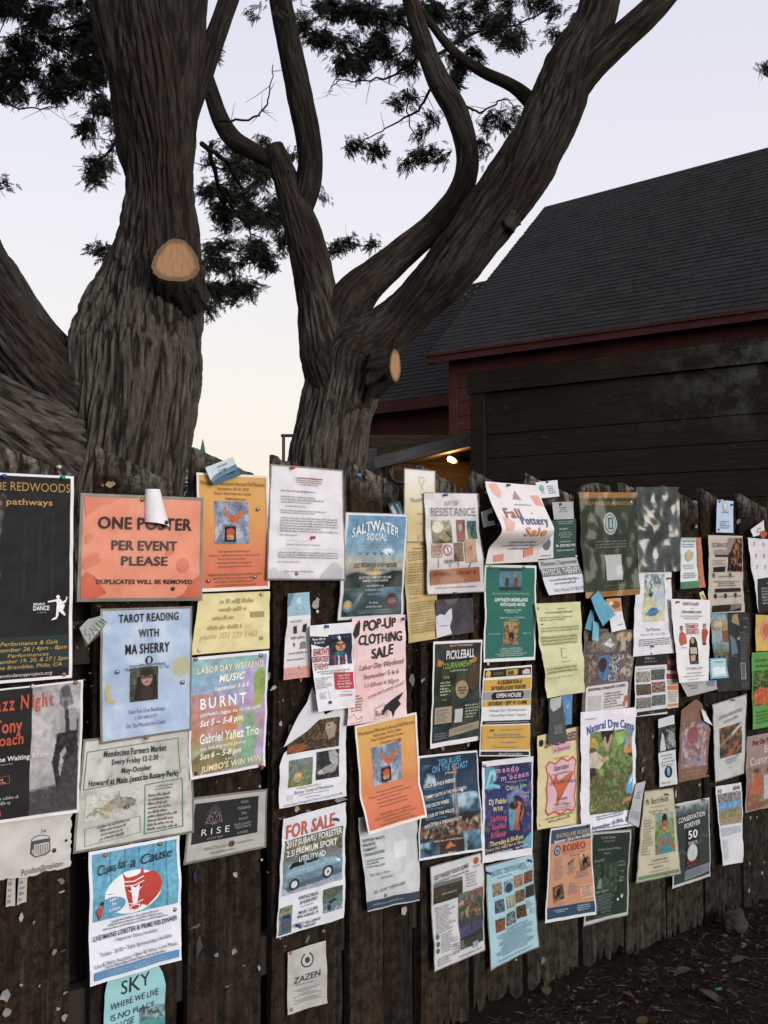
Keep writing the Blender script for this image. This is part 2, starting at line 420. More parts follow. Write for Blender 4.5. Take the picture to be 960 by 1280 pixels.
ZL, ZR = 4.4, 5.4
t_left = empty('cypress_tree', W(140, 692, ZL).to_2d().to_3d(), 'large old cypress with a thick forked furrowed trunk and a round sawn stub', 'tree')
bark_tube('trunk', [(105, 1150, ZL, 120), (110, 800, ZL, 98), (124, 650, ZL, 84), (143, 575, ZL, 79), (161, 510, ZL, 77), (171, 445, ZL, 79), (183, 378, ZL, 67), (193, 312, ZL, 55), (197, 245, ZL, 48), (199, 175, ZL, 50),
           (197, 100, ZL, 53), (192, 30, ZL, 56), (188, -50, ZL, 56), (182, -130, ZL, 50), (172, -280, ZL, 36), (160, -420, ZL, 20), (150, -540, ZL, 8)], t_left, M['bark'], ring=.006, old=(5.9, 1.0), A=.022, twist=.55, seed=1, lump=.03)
bark_tube('limb', [(200, 600, ZL + .26, 40), (160, 565, ZL + .14, 54), (113, 524, ZL + .01, 63), (68, 478, ZL - .08, 56), (28, 426, ZL - .14, 49), (-12, 365, ZL - .16, 47), (-60, 280, ZL - .2, 44), (-110, 170, ZL - .3, 38), (-150, 40, ZL - .4, 30), (-175, -110, ZL - .5, 20), (-205, -260, ZL - .6, 9)], t_left, M['bark'], A=.018, seed=2, twist=.4, lump=.03)
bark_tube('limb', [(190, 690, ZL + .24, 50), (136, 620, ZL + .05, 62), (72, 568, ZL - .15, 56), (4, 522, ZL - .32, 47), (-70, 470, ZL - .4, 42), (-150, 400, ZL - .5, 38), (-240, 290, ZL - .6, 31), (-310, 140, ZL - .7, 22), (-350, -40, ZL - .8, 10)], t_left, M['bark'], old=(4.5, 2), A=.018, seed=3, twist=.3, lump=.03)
bark_tube('limb', [(222, 260, ZL + .03, 12), (226, 160, ZL - .03, 21), (230, 80, ZL - .05, 25), (236, 10, ZL - .03, 24), (244, -80, ZL, 22)], t_left, M['bark'], A=.014, seed=4, twist=.2, lump=.01)
bark_tube('limb', [(215, 190, ZL + .15, 18), (240, 125, ZL + .2, 15), (263, 62, ZL + .22, 13.5), (286, 0, ZL + .25, 13), (318, -80, ZL + .3, 12)], t_left, M['bark2'], A=.010, seed=5, lump=.01)
bark_tube('limb', [(186, 260, ZL + .02, 12), (175, 190, ZL, 24), (164, 110, ZL - .03, 27), (147, 40, ZL - .05, 31), (136, -40, ZL - .05, 30), (118, -120, ZL, 26)], t_left, M['bark2'], A=.014, seed=6, twist=.3, lump=.02)
# sawn stub
def m_sawn():
    t = NT('fresh_sawn_wood'); v = t.attr('Rv').outputs['Vector']
    wv = t.n('ShaderNodeTexWave', wave_type='RINGS', rings_direction='SPHERICAL'); wv.inputs['Scale'].default_value = 3.2; wv.inputs['Distortion'].default_value = 1.6; wv.inputs['Detail'].default_value = 3
    t.l(v, wv.inputs[0])
    c = t.mix(wv.outputs[1], (.30, .165, .085), (.37, .215, .115))
    ln = t.n('ShaderNodeVectorMath', operation='LENGTH'); t.l(v, ln.inputs[0])
    lw = t.n('ShaderNodeMath', operation='MULTIPLY_ADD'); t.l(t.noise(v, 2.2, 4), lw.inputs[0]); lw.inputs[1].default_value = .28; t.l(ln.outputs['Value'], lw.inputs[2])
    c = t.mix(t.ramp(lw.outputs[0], [(.86, 0.0), (1.10, .9)]), c, (.12, .088, .06))
    c = t.mix(t.ramp(t.noise(v, 3, 4), [(.5, 0.0), (.75, .45)]), c, (.28, .14, .06))
    rad = t.n('ShaderNodeTexWave', wave_type='BANDS'); rad.inputs['Scale'].default_value = 1.1; rad.inputs['Distortion'].default_value = 9; rad.inputs['Detail'].default_value = 5
    t.l(v, rad.inputs[0]); c = t.mix(t.ramp(rad.outputs[1], [(.02, .45), (.07, 0.0)]), c, (.16, .08, .04))
    t.bump(t.noise(t.coord(src=v, scale=(1, 6, 1)), 6, 4), .6, .004)
    return t.fin(c, .85, .15)
M['sawn'] = m_sawn()
def stub(px, py, Z, rx, ry, axis, length, root, egg=0.0, seed=0, flare=1.9):
    """a short cut branch: flared bark sleeve and a sawn face"""
    c = W(px, py, Z); ax = Vector(axis).normalized()
    right = Vector((1, 0, 0)); right = (right - ax * right.dot(ax)).normalized(); up = right.cross(ax)
    if up.z < 0: up = -up
    n = 72; th = np.arange(n) / n * 2 * math.pi
    shp = 1 + egg * np.sin(th) * (np.cos(th) ** 2) * -1 + .03 * perlin(np.cos(th) * 2, np.sin(th) * 2, seed)
    a, b = rx * Z / F_PX, ry * Z / F_PX
    if egg: shp_x = np.sign(np.cos(th)) * np.abs(np.cos(th)) ** .80 * (1 - .30 * np.sin(th) - .06)
    else: shp_x = np.cos(th)
    outl = np.stack([shp_x * a, np.sin(th) * b], -1) * (1 + .05 * perlin(np.cos(th) * 2, np.sin(th) * 2, seed) + .03 * perlin(np.cos(th) * 9, np.sin(th) * 9, seed))[:, None]
    def ring(k, back):
        return [np.array(c) + np.array(right) * (x * k) + np.array(up) * (y * k - (.25 * back if back else 0)) - np.array(ax) * back for x, y in outl]
    V = []; rows = []
    for k, back in ((1.0, 0), (1.045, .012), (1.07, .05), (1 + .25 * (flare - 1), .4 * length), (1 + .6 * (flare - 1), .75 * length), (flare, length)):
        rg = np.array(ring(k, back)); nn = .012 * perlin(np.cos(th) * 6, np.sin(th) * 6, back * 3 + seed)[:, None] * (rg - rg.mean(0)) / .12 * (1 if back else .3)
        rows.append(rg + nn)
    V = np.concatenate(rows); m_ = len(rows); i = np.arange(m_ * n).reshape(m_, n); j = np.roll(i, -1, 1)
    Fq = np.stack([i[:-1], i[1:], j[1:], j[:-1]], -1).reshape(-1, 4).tolist()
    bv = np.concatenate([np.stack([np.cos(th) * .15, np.sin(th) * .15, np.full(n, q * .06)], -1) for q in range(m_)])
    V = V + (.014 * fbm(V[:, 0] * 26, V[:, 1] * 26, V[:, 2] * 26, 2))[:, None] * np.array([1, 1, 1]) * np.repeat(np.array([0, .25, .6, 1, 1, 1]), n)[:, None]
    fv = np.repeat(np.array([.9, .8, .7, .7, .7, .7]), n) * np.tile(.5 + .9 * np.abs(perlin(np.cos(th) * 5, np.sin(th) * 5, seed)) * 2, m_).clip(0, 1)
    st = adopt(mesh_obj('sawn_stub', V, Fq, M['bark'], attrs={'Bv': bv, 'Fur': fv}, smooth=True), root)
    fr = rows[0] + np.array(ax) * .001
    Vf = np.concatenate([fr, fr * .5 + np.array(c) * .5, [np.array(c)]])
    Ff = [(k, (k + 1) % n, n + (k + 1) % n, n + k) for k in range(n)] + [(n + k, n + (k + 1) % n, 2 * n) for k in range(n)]
    rv = np.concatenate([np.stack([np.cos(th), np.sin(th), 0 * th], -1), np.stack([np.cos(th), np.sin(th), 0 * th], -1) * .5, [[0, 0, 0]]])
    fo = mesh_obj('sawn_face', Vf, Ff, M['sawn'], attrs={'Rv': rv}); fo.parent = st
    return st
stub(220, 325, ZL - .30, 30, 28, (.10, -.97, .10), .20, t_left, egg=.38, seed=3, flare=1.28)
bark_tube('bark_collar', [(168, 318, ZL - .05, 14), (176, 350, ZL - .10, 20), (200, 368, ZL - .125, 23), (222, 372, ZL - .11, 23), (238, 358, ZL - .08, 18), (244, 335, ZL - .04, 12)], t_left, M['bark'], A=.026, seed=41, lump=.09)

t_right = empty('cypress_tree', W(405, 692, ZR).to_2d().to_3d(), 'many limbed cypress leaning over the red barn with an oval sawn stub', 'tree')
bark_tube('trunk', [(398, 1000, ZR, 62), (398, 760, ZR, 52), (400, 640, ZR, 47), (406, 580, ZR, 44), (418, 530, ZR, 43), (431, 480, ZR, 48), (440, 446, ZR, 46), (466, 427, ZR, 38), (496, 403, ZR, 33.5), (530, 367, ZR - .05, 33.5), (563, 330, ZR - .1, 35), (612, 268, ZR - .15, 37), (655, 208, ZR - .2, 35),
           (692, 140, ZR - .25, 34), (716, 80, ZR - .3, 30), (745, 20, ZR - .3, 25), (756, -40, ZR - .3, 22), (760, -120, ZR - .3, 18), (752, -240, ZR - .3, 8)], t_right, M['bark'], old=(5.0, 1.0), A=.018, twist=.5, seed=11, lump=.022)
bark_tube('limb', [(432, 520, ZR - .03, 36), (412, 455, ZR - .03, 34), (402, 400, ZR - .03, 29), (390, 335, ZR, 24), (376, 280, ZR, 23), (362, 238, ZR, 19), (350, 205, ZR, 15), (343, 182, ZR, 11)], t_right, M['bark'], A=.014, seed=12, twist=.4, lump=.012)
bark_tube('limb', [(372, 270, ZR, 16), (386, 225, ZR, 17), (387, 180, ZR, 16.5), (375, 120, ZR - .05, 16), (362, 60, ZR - .1, 15), (350, 0, ZR - .15, 14), (340, -70, ZR - .2, 13)], t_right, M['bark2'], A=.010, seed=13, lump=.01)
bark_tube('limb', [(352, 208, ZR, 10), (320, 191, ZR + .05, 11), (292, 174, ZR + .1, 12), (275, 148, ZR + .15, 11), (263, 112, ZR + .2, 10), (250, 70, ZR + .3, 9)], t_right, M['bark2'], A=.008, seed=14, lump=.01)
bark_tube('limb', [(418, 430, ZR - .02, 22), (428, 392, ZR - .02, 29), (447, 366, ZR, 26), (472, 344, ZR, 22), (505, 315, ZR + .05, 19.5), (545, 279, ZR + .1, 17), (575, 238, ZR + .12, 15.5), (584, 195, ZR + .12, 15), (572, 145, ZR + .1, 14.5), (548, 100, ZR + .1, 14), (530, 55, ZR + .1, 12.5), (515, 5, ZR + .1, 11), (500, -60, ZR + .1, 9)], t_right, M['bark'], A=.010, seed=15, lump=.012)
bark_tube('limb', [(700, 130, ZR - .28, 22), (735, 85, ZR - .33, 20), (775, 48, ZR - .38, 18.5), (815, 12, ZR - .45, 17), (860, -40, ZR - .5, 15), (920, -120, ZR - .6, 11), (980, -220, ZR - .7, 5)], t_right, M['bark'], A=.010, seed=16, lump=.01)
bark_tube('limb', [(668, 130, ZR - .15, 11), (640, 107, ZR - .1, 8), (600, 88, ZR, 7), (565, 62, ZR + .05, 6), (535, 25, ZR + .1, 5), (500, -15, ZR + .1, 4)], t_right, M['bark2'], A=.005, seed=17, lump=.005)
# burl on the leaning limb
bm = bmesh.new(); bmesh.ops.create_icosphere(bm, subdivisions=4, radius=1)
Vb = np.array([v.co[:] for v in bm.verts]); Fb = [[v.index for v in f.verts] for f in bm.faces]; bm.free()
nb = 1 + .35 * fbm(Vb[:, 0] * 2, Vb[:, 1] * 2, Vb[:, 2] * 2, 3)
adopt(mesh_obj('burl', np.array(W(634, 276, ZR - .18)) + Vb * nb[:, None] * np.array([.058, .07, .072]), Fb, M['bark'], attrs={'Bv': Vb * .15, 'Fur': np.clip(.3 + nb - .8, 0, 1)}, smooth=True), t_right)
stub(494, 457, ZR - .28, 10.5, 20.5, (.72, -.62, .02), .13, t_right, seed=9, flare=1.5)

# crowns: many feathery cypress sprays, hung on thin twigs
def m_leaf():
    t = NT('cypress_foliage'); n = t.noise(t.coord('Object'), 3, 3)
    c = t.mix(n, (.006, .009, .006), (.020, .027, .016))
    return t.fin(c, .7, .2)
M['leaf'] = m_leaf()
def spray(V, F, p, d, L, rg):
    """one flat pointed spray of scale leaves along d"""
    d = d.normalized(); s = d.orthogonal(); s.rotate(__import__('mathutils').Quaternion(d, rg.uniform(0, 6.28))); s.normalize()
    n = d.cross(s)
    for k in range(7):
        t = k / 6; sg = 1 if k % 2 else -1
        b = p + d * (L * t * .72)
        ln = L * (.50 - .26 * t) * rg.uniform(.8, 1.2)
        dirv = (d * .82 + s * sg * (.62 - .35 * t) + n * rg.uniform(-.2, .2)).normalized()
        if k == 6: dirv, ln = d, L * .32
        wv = dirv.cross(n).normalized() * (L * .046)
        q = len(V); V += [b - wv, b + wv, b + dirv * ln * .55 + wv * .9, b + dirv * ln, b + dirv * ln * .55 - wv * .9]
        F.append((q, q + 1, q + 2, q + 3, q + 4))
def crown(root, clumps, seed, twigs=()):
    rg = random.Random(seed); V, F = [], []; tw = MB()
    for (x, y, Z, rad, cnt) in clumps:
        c0 = W(x, y, Z); r = rad * Z / F_PX
        subs = []
        for q in range(max(2, int(cnt / 9))):
            a = rg.uniform(0, 6.28); q_ = math.sqrt(rg.random())
            subs.append(c0 + Vector((math.cos(a) * r * q_ * 1.05, rg.uniform(-.5, .5) * r, math.sin(a) * r * q_ * .85)))
        for sc in subs:
            base = Vector((sc.x - c0.x, sc.y - c0.y, (sc.z - c0.z) * .3 - .25 * r)) + Vector((rg.uniform(-.3, .3), rg.uniform(-.3, .3), rg.uniform(-.3, .1))) * r
            base = base.normalized() if base.length > 1e-4 else Vector((0, 0, -1))
            L0 = rg.uniform(.034, .062)
            for m in range(26):
                dv = (base + Vector((rg.gauss(0, .45), rg.gauss(0, .45), rg.gauss(-.18, .4)))).normalized()
                p = sc - base * rg.uniform(0, .07) + Vector((rg.gauss(0, .02), rg.gauss(0, .02), rg.gauss(0, .018)))
                spray(V, F, p, dv, L0 * rg.uniform(.7, 1.3), rg)
            if rg.random() < .35: tw.tube([c0, (c0 + sc) / 2 + Vector((0, 0, .02)), sc], [.004, .003, .0015], 4)
    nF, nV = len(F), len(V)
    adopt(mesh_obj('foliage', [tuple(v) for v in V] + tw.V, F + [tuple(i + nV for i in f) for f in tw.F], None, mats=[M['leaf'], M['bark2']], midx=[0] * nF + [1] * len(tw.F)), root)
    for (pts, r0) in twigs:
        tw = MB()
        P = catmull([W(*p) for p in pts], 5 * len(pts))
        P = [p + Vector((rg.gauss(0, .006), 0, rg.gauss(0, .006))) for p in P]
        tw.tube(P, list(np.linspace(r0, r0 * .35, len(P))), 6)
        for _ in range(int(len(P) * .6)):
            b = rg.choice(P[2:]); dv = Vector((rg.gauss(0, 1), rg.gauss(0, .6), rg.gauss(.1, .9))).normalized() * rg.uniform(.04, .16)
            tw.tube([b, b + dv * .5 + Vector((0, 0, rg.uniform(-.01, .01))), b + dv], [r0 * .3, r0 * .22, r0 * .12], 4)
        adopt(tw.build('branch', M['bark2'], smooth=True), root)
def band(rg, path, n, Z, rad, cnt, jit=14):
    o = []
    for k in range(n):
        t = rg.random() * (len(path) - 1); i = int(t); t -= i
        x = path[i][0] * (1 - t) + path[i + 1][0] * t; y = path[i][1] * (1 - t) + path[i + 1][1] * t
        o.append((x + rg.gauss(0, jit), y + rg.gauss(0, jit), Z + rg.uniform(-.4, .5), rad * rg.uniform(.7, 1.25), cnt))
    return o
rg = random.Random(3)
cl = []
cl += band(rg, [(-20, 20), (50, 10), (110, 0), (130, 30)], 22, ZL + 1.2, 17, 44)
cl += band(rg, [(-20, 85), (40, 75), (100, 85), (125, 70)], 26, ZL + 1.2, 17, 46)
cl += band(rg, [(-10, 110), (30, 120), (80, 118), (110, 100)], 14, ZL + 1.2, 13, 34, 9)
cl += band(rg, [(5, 0), (70, 45), (120, 55)], 10, ZL + 1.2, 15, 36)
cl += band(rg, [(112, 110), (125, 140), (130, 165), (108, 160)], 9, ZL + 1, 13, 34, 9)
cl += band(rg, [(105, 225), (118, 205), (135, 212)], 7, ZL + 1, 10, 30, 7)
cl += [(140, 190, ZL + 1, 10, 24), (4, 232, ZL + .8, 9, 26), (127, 313, ZL + .6, 8, 24), (136, 325, ZL + .6, 7, 18), (118, 368, ZL + .6, 5, 16), (130, 45, ZL + 1, 14, 30)]
cl += band(rg, [(262, 215), (300, 225), (335, 215), (352, 240)], 20, ZL + 2.0, 17, 44, 12)
cl += band(rg, [(262, 270), (300, 262), (340, 275), (356, 290)], 20, ZL + 2.0, 16, 44, 12)
cl += band(rg, [(262, 330), (290, 318), (325, 320), (345, 315)], 17, ZL + 2.0, 15, 42, 10)
cl += band(rg, [(264, 365), (290, 368), (306, 362)], 10, ZL + 2.0, 12, 36, 8)
cl += [(290, 380, ZL + 2, 9, 28), (300, 192, ZL + 2, 12, 28), (372, 195, ZL + 2, 9, 24), (330, 180, ZL + 2.2, 9, 20), (268, 70, ZL + .5, 6, 14), (258, 395 - 60, ZL + 2, 9, 20)]
twl = [([(262, 180, ZL + 1.4), (272, 230, ZL + 1.5), (300, 270, ZL + 1.7), (330, 285, ZL + 1.9)], .016), ([(255, 180, ZL + .9), (285, 205, ZL + 1.5), (310, 260, ZL + 1.9), (312, 300, ZL + 2)], .014),
       ([(-30, 20, ZL + 1.2), (30, 18, ZL + 1.2), (60, 40, ZL + 1.2), (130, 20, ZL + .8)], .018), ([(-20, 125, ZL + 1.2), (40, 135, ZL + 1.2), (75, 133, ZL + 1.2)], .006), ([(150, 90, ZL + .5), (120, 90, ZL + 1.1), (60, 80, ZL + 1.2)], .012),
       ([(275, 152, ZR), (318, 146, ZR), (335, 122, ZR), (343, 80, ZR)], .007), ([(150, 170, ZL + .4), (135, 190, ZL + .9), (112, 215, ZL + 1)], .008)]
# the rest of the crown, above the picture: it shades trunk, roof and fence
cl += band(rg, [(-160, -90), (40, -110), (200, -120), (330, -100)], 60, ZL + .3, 34, 40, 40)
cl += band(rg, [(-160, -220), (40, -240), (250, -240), (380, -200)], 60, ZL + .2, 40, 40, 50)
crown(t_left, cl, 21, twl)
cl = []
cl += band(rg, [(385, 5), (420, 20), (465, 10), (500, 30)], 16, ZR + .8, 13, 40, 9)
cl += band(rg, [(385, 42), (420, 48), (460, 52), (500, 70)], 14, ZR + .8, 12, 38, 8)
cl += band(rg, [(418, 84), (445, 75), (480, 62), (520, 75)], 12, ZR + .8, 11, 34, 8)
cl += band(rg, [(520, 15), (560, 30), (600, 20), (650, 25)], 15, ZR + .7, 14, 40, 9)
cl += band(rg, [(560, 55), (600, 65), (585, 90), (540, 85)], 9, ZR + .7, 12, 34, 8)
cl += band(rg, [(615, 40), (640, 55), (655, 45)], 7, ZR + .7, 11, 32, 6)
cl += band(rg, [(660, 5), (680, 12), (700, 5), (770, 5)], 6, ZR + .5, 10, 26, 7)
cl += [(497, 128, ZR + .8, 12, 36), (510, 122, ZR + .8, 8, 22), (440, 186, ZR + .8, 9, 28), (452, 184, ZR + .8, 9, 28), (468, 188, ZR + .8, 9, 28), (476, 192, ZR + .8, 7, 20),
       (520, 198, ZR + .8, 10, 32), (540, 196, ZR + .8, 12, 36), (556, 200, ZR + .8, 9, 26), (512, 205, ZR + .8, 8, 22), (607, 160, ZR + .8, 14, 40), (625, 150, ZR + .8, 13, 38), (640, 142, ZR + .8, 11, 30), (598, 178, ZR + .8, 11, 34), (605, 192, ZR + .8, 9, 26),
       (540, 150, ZR + .8, 8, 20), (528, 168, ZR + .8, 8, 20), (425, 310, ZR + .8, 10, 28), (440, 305, ZR + .8, 10, 30), (466, 306, ZR + .8, 7, 22), (408, 250, ZR + .6, 5, 14), (420, 318, ZR + .7, 7, 18), (956, 88, ZR + 1, 4, 10), (690, 42, ZR + .6, 7, 16), (700, 48, ZR + .6, 5, 12)]
twr = [([(530, 60, ZR + .2), (500, 90, ZR + .5), (465, 100, ZR + .7), (420, 100, ZR + .8)], .009), ([(545, 100, ZR + .2), (520, 140, ZR + .6), (490, 155, ZR + .8), (450, 180, ZR + .8)], .009), ([(575, 130, ZR + .3), (600, 140, ZR + .6), (630, 125, ZR + .8), (645, 140, ZR + .8)], .008),
       ([(520, 40, ZR + .2), (470, 20, ZR + .6), (400, 10, ZR + .8)], .012), ([(540, 70, ZR + .2), (600, 40, ZR + .5), (650, 30, ZR + .7), (700, 5, ZR + .6)], .010), ([(510, 110, ZR + .6), (512, 150, ZR + .7), (530, 190, ZR + .8)], .006), ([(405, 320, ZR + .1), (425, 310, ZR + .6), (460, 305, ZR + .8)], .007),
       ([(440, 60, ZR + .8), (480, 75, ZR + .7), (525, 50, ZR + .2)], .008), ([(425, 100, ZR + .8), (415, 108, ZR + .8), (412, 118, ZR + .8)], .004), ([(1030, 40, ZR + 1), (985, 78, ZR + 1), (955, 88, ZR + 1)], .006)]
cl += band(rg, [(380, -70), (520, -90), (700, -100), (900, -90)], 60, ZR + .3, 32, 40, 30)
cl += band(rg, [(380, -200), (560, -230), (760, -230), (980, -200)], 60, ZR + .2, 38, 40, 50)
crown(t_right, cl, 22, twr)

# ---------------------------------------------------------------- barn, shed wall, lean-to
def m_planks(name, dark, light, spec=.15, stain=None, sz=2.0):
    t = NT(name); v = t.coord('Object')
    gr = t.noise(t.coord(src=t.attr('Wv').outputs['Vector'], scale=(.07, 1, 1)), 70, 5, .6)
    bl = t.noise(v, sz, 5, .6)
    c = t.ramp(gr, [(.3, dark), (.75, light)])
    c = t.mix(t.ramp(bl, [(.4, 0.0), (.7, .6)]), c, tuple(x * .55 for x in dark))
    if stain:
        a = t.attr('Stain').outputs['Fac']; n2 = t.noise(v, 7, 6, .7)
        m_ = t.n('ShaderNodeMath', operation='MULTIPLY'); t.l(a, m_.inputs[0]); t.l(t.ramp(n2, [(.46, 0.0), (.62, 1.0)]), m_.inputs[1])
        c = t.mix(m_.outputs[0], c, stain)
    kn = t.noise(t.coord(src=t.attr('Wv').outputs['Vector'], scale=(.5, 1, 1)), 26, 2, .4)
    c = t.mix(t.ramp(kn, [(.70, 0.0), (.76, .5)]), c, tuple(min(1, x * 2.2) for x in light))      # scuffs and bare flecks
    t.bump(gr, .8, .008)
    return t.fin(c, .9, spec)
M['red'] = m_planks('barn_red_siding', (.050, .0175, .0145), (.076, .028, .0225))
M['shed'] = m_planks('dark_shed_boards', (.019, .0145, .0105), (.031, .0245, .018), .1, (.085, .095, .080))
M['grey'] = m_planks('grey_weathered_wood', (.055, .055, .058), (.125, .125, .13))
E = Vector((math.cos(R(36.7)), -math.sin(R(36.7)), 0))     # along barn and shed, towards the viewer's east
G = Vector((math.sin(R(36.7)), math.cos(R(36.7)), 0))      # into the barn
Zv = Vector((0, 0, 1))
def plank(mb_list, p, q, h, th, out_dir, wv=None):
    """board from p to q (lower edge), height h, thickness th along out_dir"""
    mb_list.append((Vector(p), Vector(q), h, th, Vector(out_dir)))
def planks_obj(name, items, mat, root, stain=None):
    V, F, A_, S_ = [], [], [], []
    for (p, q, h, th, od) in items:
        n0 = len(V); L = (q - p).length; ns = max(1, int(L / .25)); off = random.Random(n0).uniform(0, 9)
        for k in range(ns + 1):
            b = p.lerp(q, k / ns)
            for (dz, dd) in ((0, 0), (0, th), (h, th), (h, 0)):
                w_ = b + Zv * dz + od * dd; V.append(w_); A_.append((L * k / ns + off, dz + off, dd)); S_.append(stain(w_) if stain else 0)
        for k in range(ns):
            a = n0 + 4 * k
            for j in range(4): F.append((a + j, a + 4 + j, a + 4 + (j + 1) % 4, a + (j + 1) % 4))
        F += [(n0, n0 + 1, n0 + 2, n0 + 3), (n0 + 4 * ns + 3, n0 + 4 * ns + 2, n0 + 4 * ns + 1, n0 + 4 * ns)]
    return adopt(mesh_obj(name, [tuple(v) for v in V], F, mat, attrs={'Wv': A_, 'Stain': S_}), root)
def m_shingle():
    t = NT('asphalt_shingles'); a = t.attr('Rnd').outputs['Fac']; v = t.coord('Object'); n = t.noise(v, 60, 3); n2 = t.noise(v, .5, 3)
    c = t.ramp(a, [(0, (.0080, .0083, .0090)), (.7, (.0115, .012, .013)), (1, (.017, .0175, .0185))])
    c = t.mix(.35, c, t.ramp(n, [(.3, (.008, .0085, .0095)), (.7, (.028, .029, .031))]))
    c = t.mix(t.ramp(n2, [(.4, 0.0), (.7, .4)]), c, (.018, .020, .022))
    t.bump(n, .4, .01)
    return t.fin(c, .9, .2)
M['shingle'] = m_shingle()
def shingle_roof(name, a, b, d, c, expo, wid, root, seed=0):
    """a-b eave (west to east), d-c ridge; courses of tabs with butt thickness"""
    rg = random.Random(seed); a, b, c, d = map(Vector, (a, b, c, d))
    nrm = (b - a).cross(d - a).normalized()
    if nrm.z < 0: nrm = -nrm
    H = (d - a).length; nc = int(H / expo); V, F, Q = [], [], []
    base = len(V); V += [a - nrm * .02, b - nrm * .02, c - nrm * .22 + (a - d).normalized() * .05, d - nrm * .22 + (a - d).normalized() * .05]; F.append((0, 1, 2, 3)); Q += [.3] * 4
    for k in range(nc + 1):
        v0 = k / (nc + 1); v1 = min(1, (k + 1.12) / (nc + 1))
        l0, r0 = a.lerp(d, v0), b.lerp(c, v0); l1, r1 = a.lerp(d, v1), b.lerp(c, v1)
        L = (r0 - l0).length; x = -rg.uniform(0, wid); 
        while x < L:
            w_ = wid * rg.uniform(.75, 1.2); x0, x1 = max(0, x), min(L, x + w_ - .006)
            if x1 - x0 > .01:
                dv = rg.uniform(-.006, .006); th = rg.uniform(.006, .011)
                p0, p1 = l0.lerp(r0, x0 / L), l0.lerp(r0, x1 / L); q0, q1 = l1.lerp(r1, x0 / L), l1.lerp(r1, x1 / L)
                dn = (l0 - l1).normalized() * dv
                n0 = len(V); V += [p0 + dn, p1 + dn, p1 + dn + nrm * th, p0 + dn + nrm * th, q1 + nrm * .001, q0 + nrm * .001]
                F += [(n0, n0 + 1, n0 + 2, n0 + 3), (n0 + 3, n0 + 2, n0 + 4, n0 + 5), (n0, n0 + 3, n0 + 5), (n0 + 1, n0 + 4, n0 + 2)]; Q += [rg.random()] * 6
            x += w_
    return adopt(mesh_obj(name, [tuple(v) for v in V], F, M['shingle'], attrs={'Rnd': Q}), root)

ZB = 12.0
pe = W(535, 443, ZB)                                     # west end of the main eave
barn = empty('red_barn', Vector((pe.x + 3, pe.y, 0)), 'red wooden barn with a steep dark shingle roof above a dark board wall', 'barn')
run, rise = 2.93, 2.55
LEN = 9.0
ea, eb = pe, pe + E * LEN
ra = ea + G * run + Zv * rise; rb = eb + G * run + Zv * (rise + .34)
shingle_roof('roof', ea, eb, ra, rb, .092, .20, barn, 4)
adopt(MB().beam(ea + E * .035 - Zv * .075, ra + E * .035 - Zv * .075, E * .033, Zv * .062).build('rake_board', M['red']), barn)
# far slope, closes the roof from behind
adopt(MB().add([ra, rb, rb + G * run - Zv * rise, ra + G * run - Zv * rise], [(0, 1, 2, 3)]).build('far_roof_slope', M['shingle']), barn)
items = []
plank(items, ea - Zv * .115 - G * .02, eb - Zv * .115 - G * .02, .075, .02, -G)
plank(items, ea - Zv * .038 - G * .03, eb - Zv * .038 - G * .03, .03, .03, -G)
planks_obj('eave_fascia', items, M['red'], barn)
w0 = ea + E * .20 + G * .17; w1 = eb - E * .3 + G * .17
items = []
ztop = pe.z - .08
k = 0
z = ztop - .16
while z > 0:
    tilt = random.Random(k).uniform(0, .004)
    plank(items, Vector((w0.x, w0.y, z)) + E * .1, Vector((w1.x, w1.y, z)), .158, .016 + tilt, -G); z -= .165; k += 1
planks_obj('wall', items, M['red'], barn)
adopt(MB().hexa([Vector((q.x, q.y, zz)) for zz in (0, ztop + .1) for q in (w0 + G * .01, w1 + G * .01, w1 + G * 5.1, w0 + G * 5.1)]).build('wall_core', M['red']), barn)
items = []
plank(items, Vector((w0.x, w0.y, .0)) - E * .0, Vector((w0.x, w0.y, 0)) + E * .11, ztop, .035, -G)
planks_obj('corner_board', items, M['red'], barn)
items = []; plank(items, Vector((w0.x, w0.y, ztop - .17)) + E * .112, Vector((w1.x, w1.y, ztop - .17)), .30, .03, -G); planks_obj('frieze_board', items, M['red'], barn)
so = MB().add([ea - Zv * .11, eb - Zv * .11, w1 + Zv * (ztop - w1.z) + Zv * .02, w0 + Zv * (ztop - w0.z) + Zv * .02 - E * .3], [(0, 1, 2, 3)]).build('soffit', M['red']); adopt(so, barn)
for q_ in (w0 + E * .02, w1 - E * .02):
    a_ = Vector((q_.x, q_.y, ztop)); adopt(MB().add([a_, a_ + G * 5.1, a_ + G * 2.58 + Zv * 2.35], [(0, 1, 2)]).build('gable_wall', M['red']), barn)
# lower wing on the barn's west side
wa = W(385, 514, 14.0)
hh = W(566, 493, 12.4)
wb = Vector((hh.x, hh.y, wa.z)) + E * .35
wr = 2.05; wri = 1.95
wing = barn
shingle_roof('wing_roof', wa, wb, wa + G * wr + Zv * wri, wb + G * wr + Zv * wri, .092, .20, wing, 8)
items = []; plank(items, wa - Zv * .15 - G * .02, wb - Zv * .15 - G * .02, .143, .025, -G); planks_obj('eave_fascia', items, M['red'], wing)
items = []; v0, v1 = wa + G * .3 + E * .05, wb + G * .3
z = wa.z - .32; 
while z > 0:
    plank(items, Vector((v0.x, v0.y, z)), Vector((v1.x, v1.y, z)), .2345, .018 + .004 * math.sin(z * 50), -G); z -= .235
planks_obj('wing_wall', items, M['red'], wing)
adopt(MB().hexa([Vector((q.x, q.y, zz)) for zz in (0, wa.z + .05) for q in (v0 + G * .02, v1 + G * .02, v1 + G * 3.2, v0 + G * 3.2)]).build('wing_core', M['red']), wing)

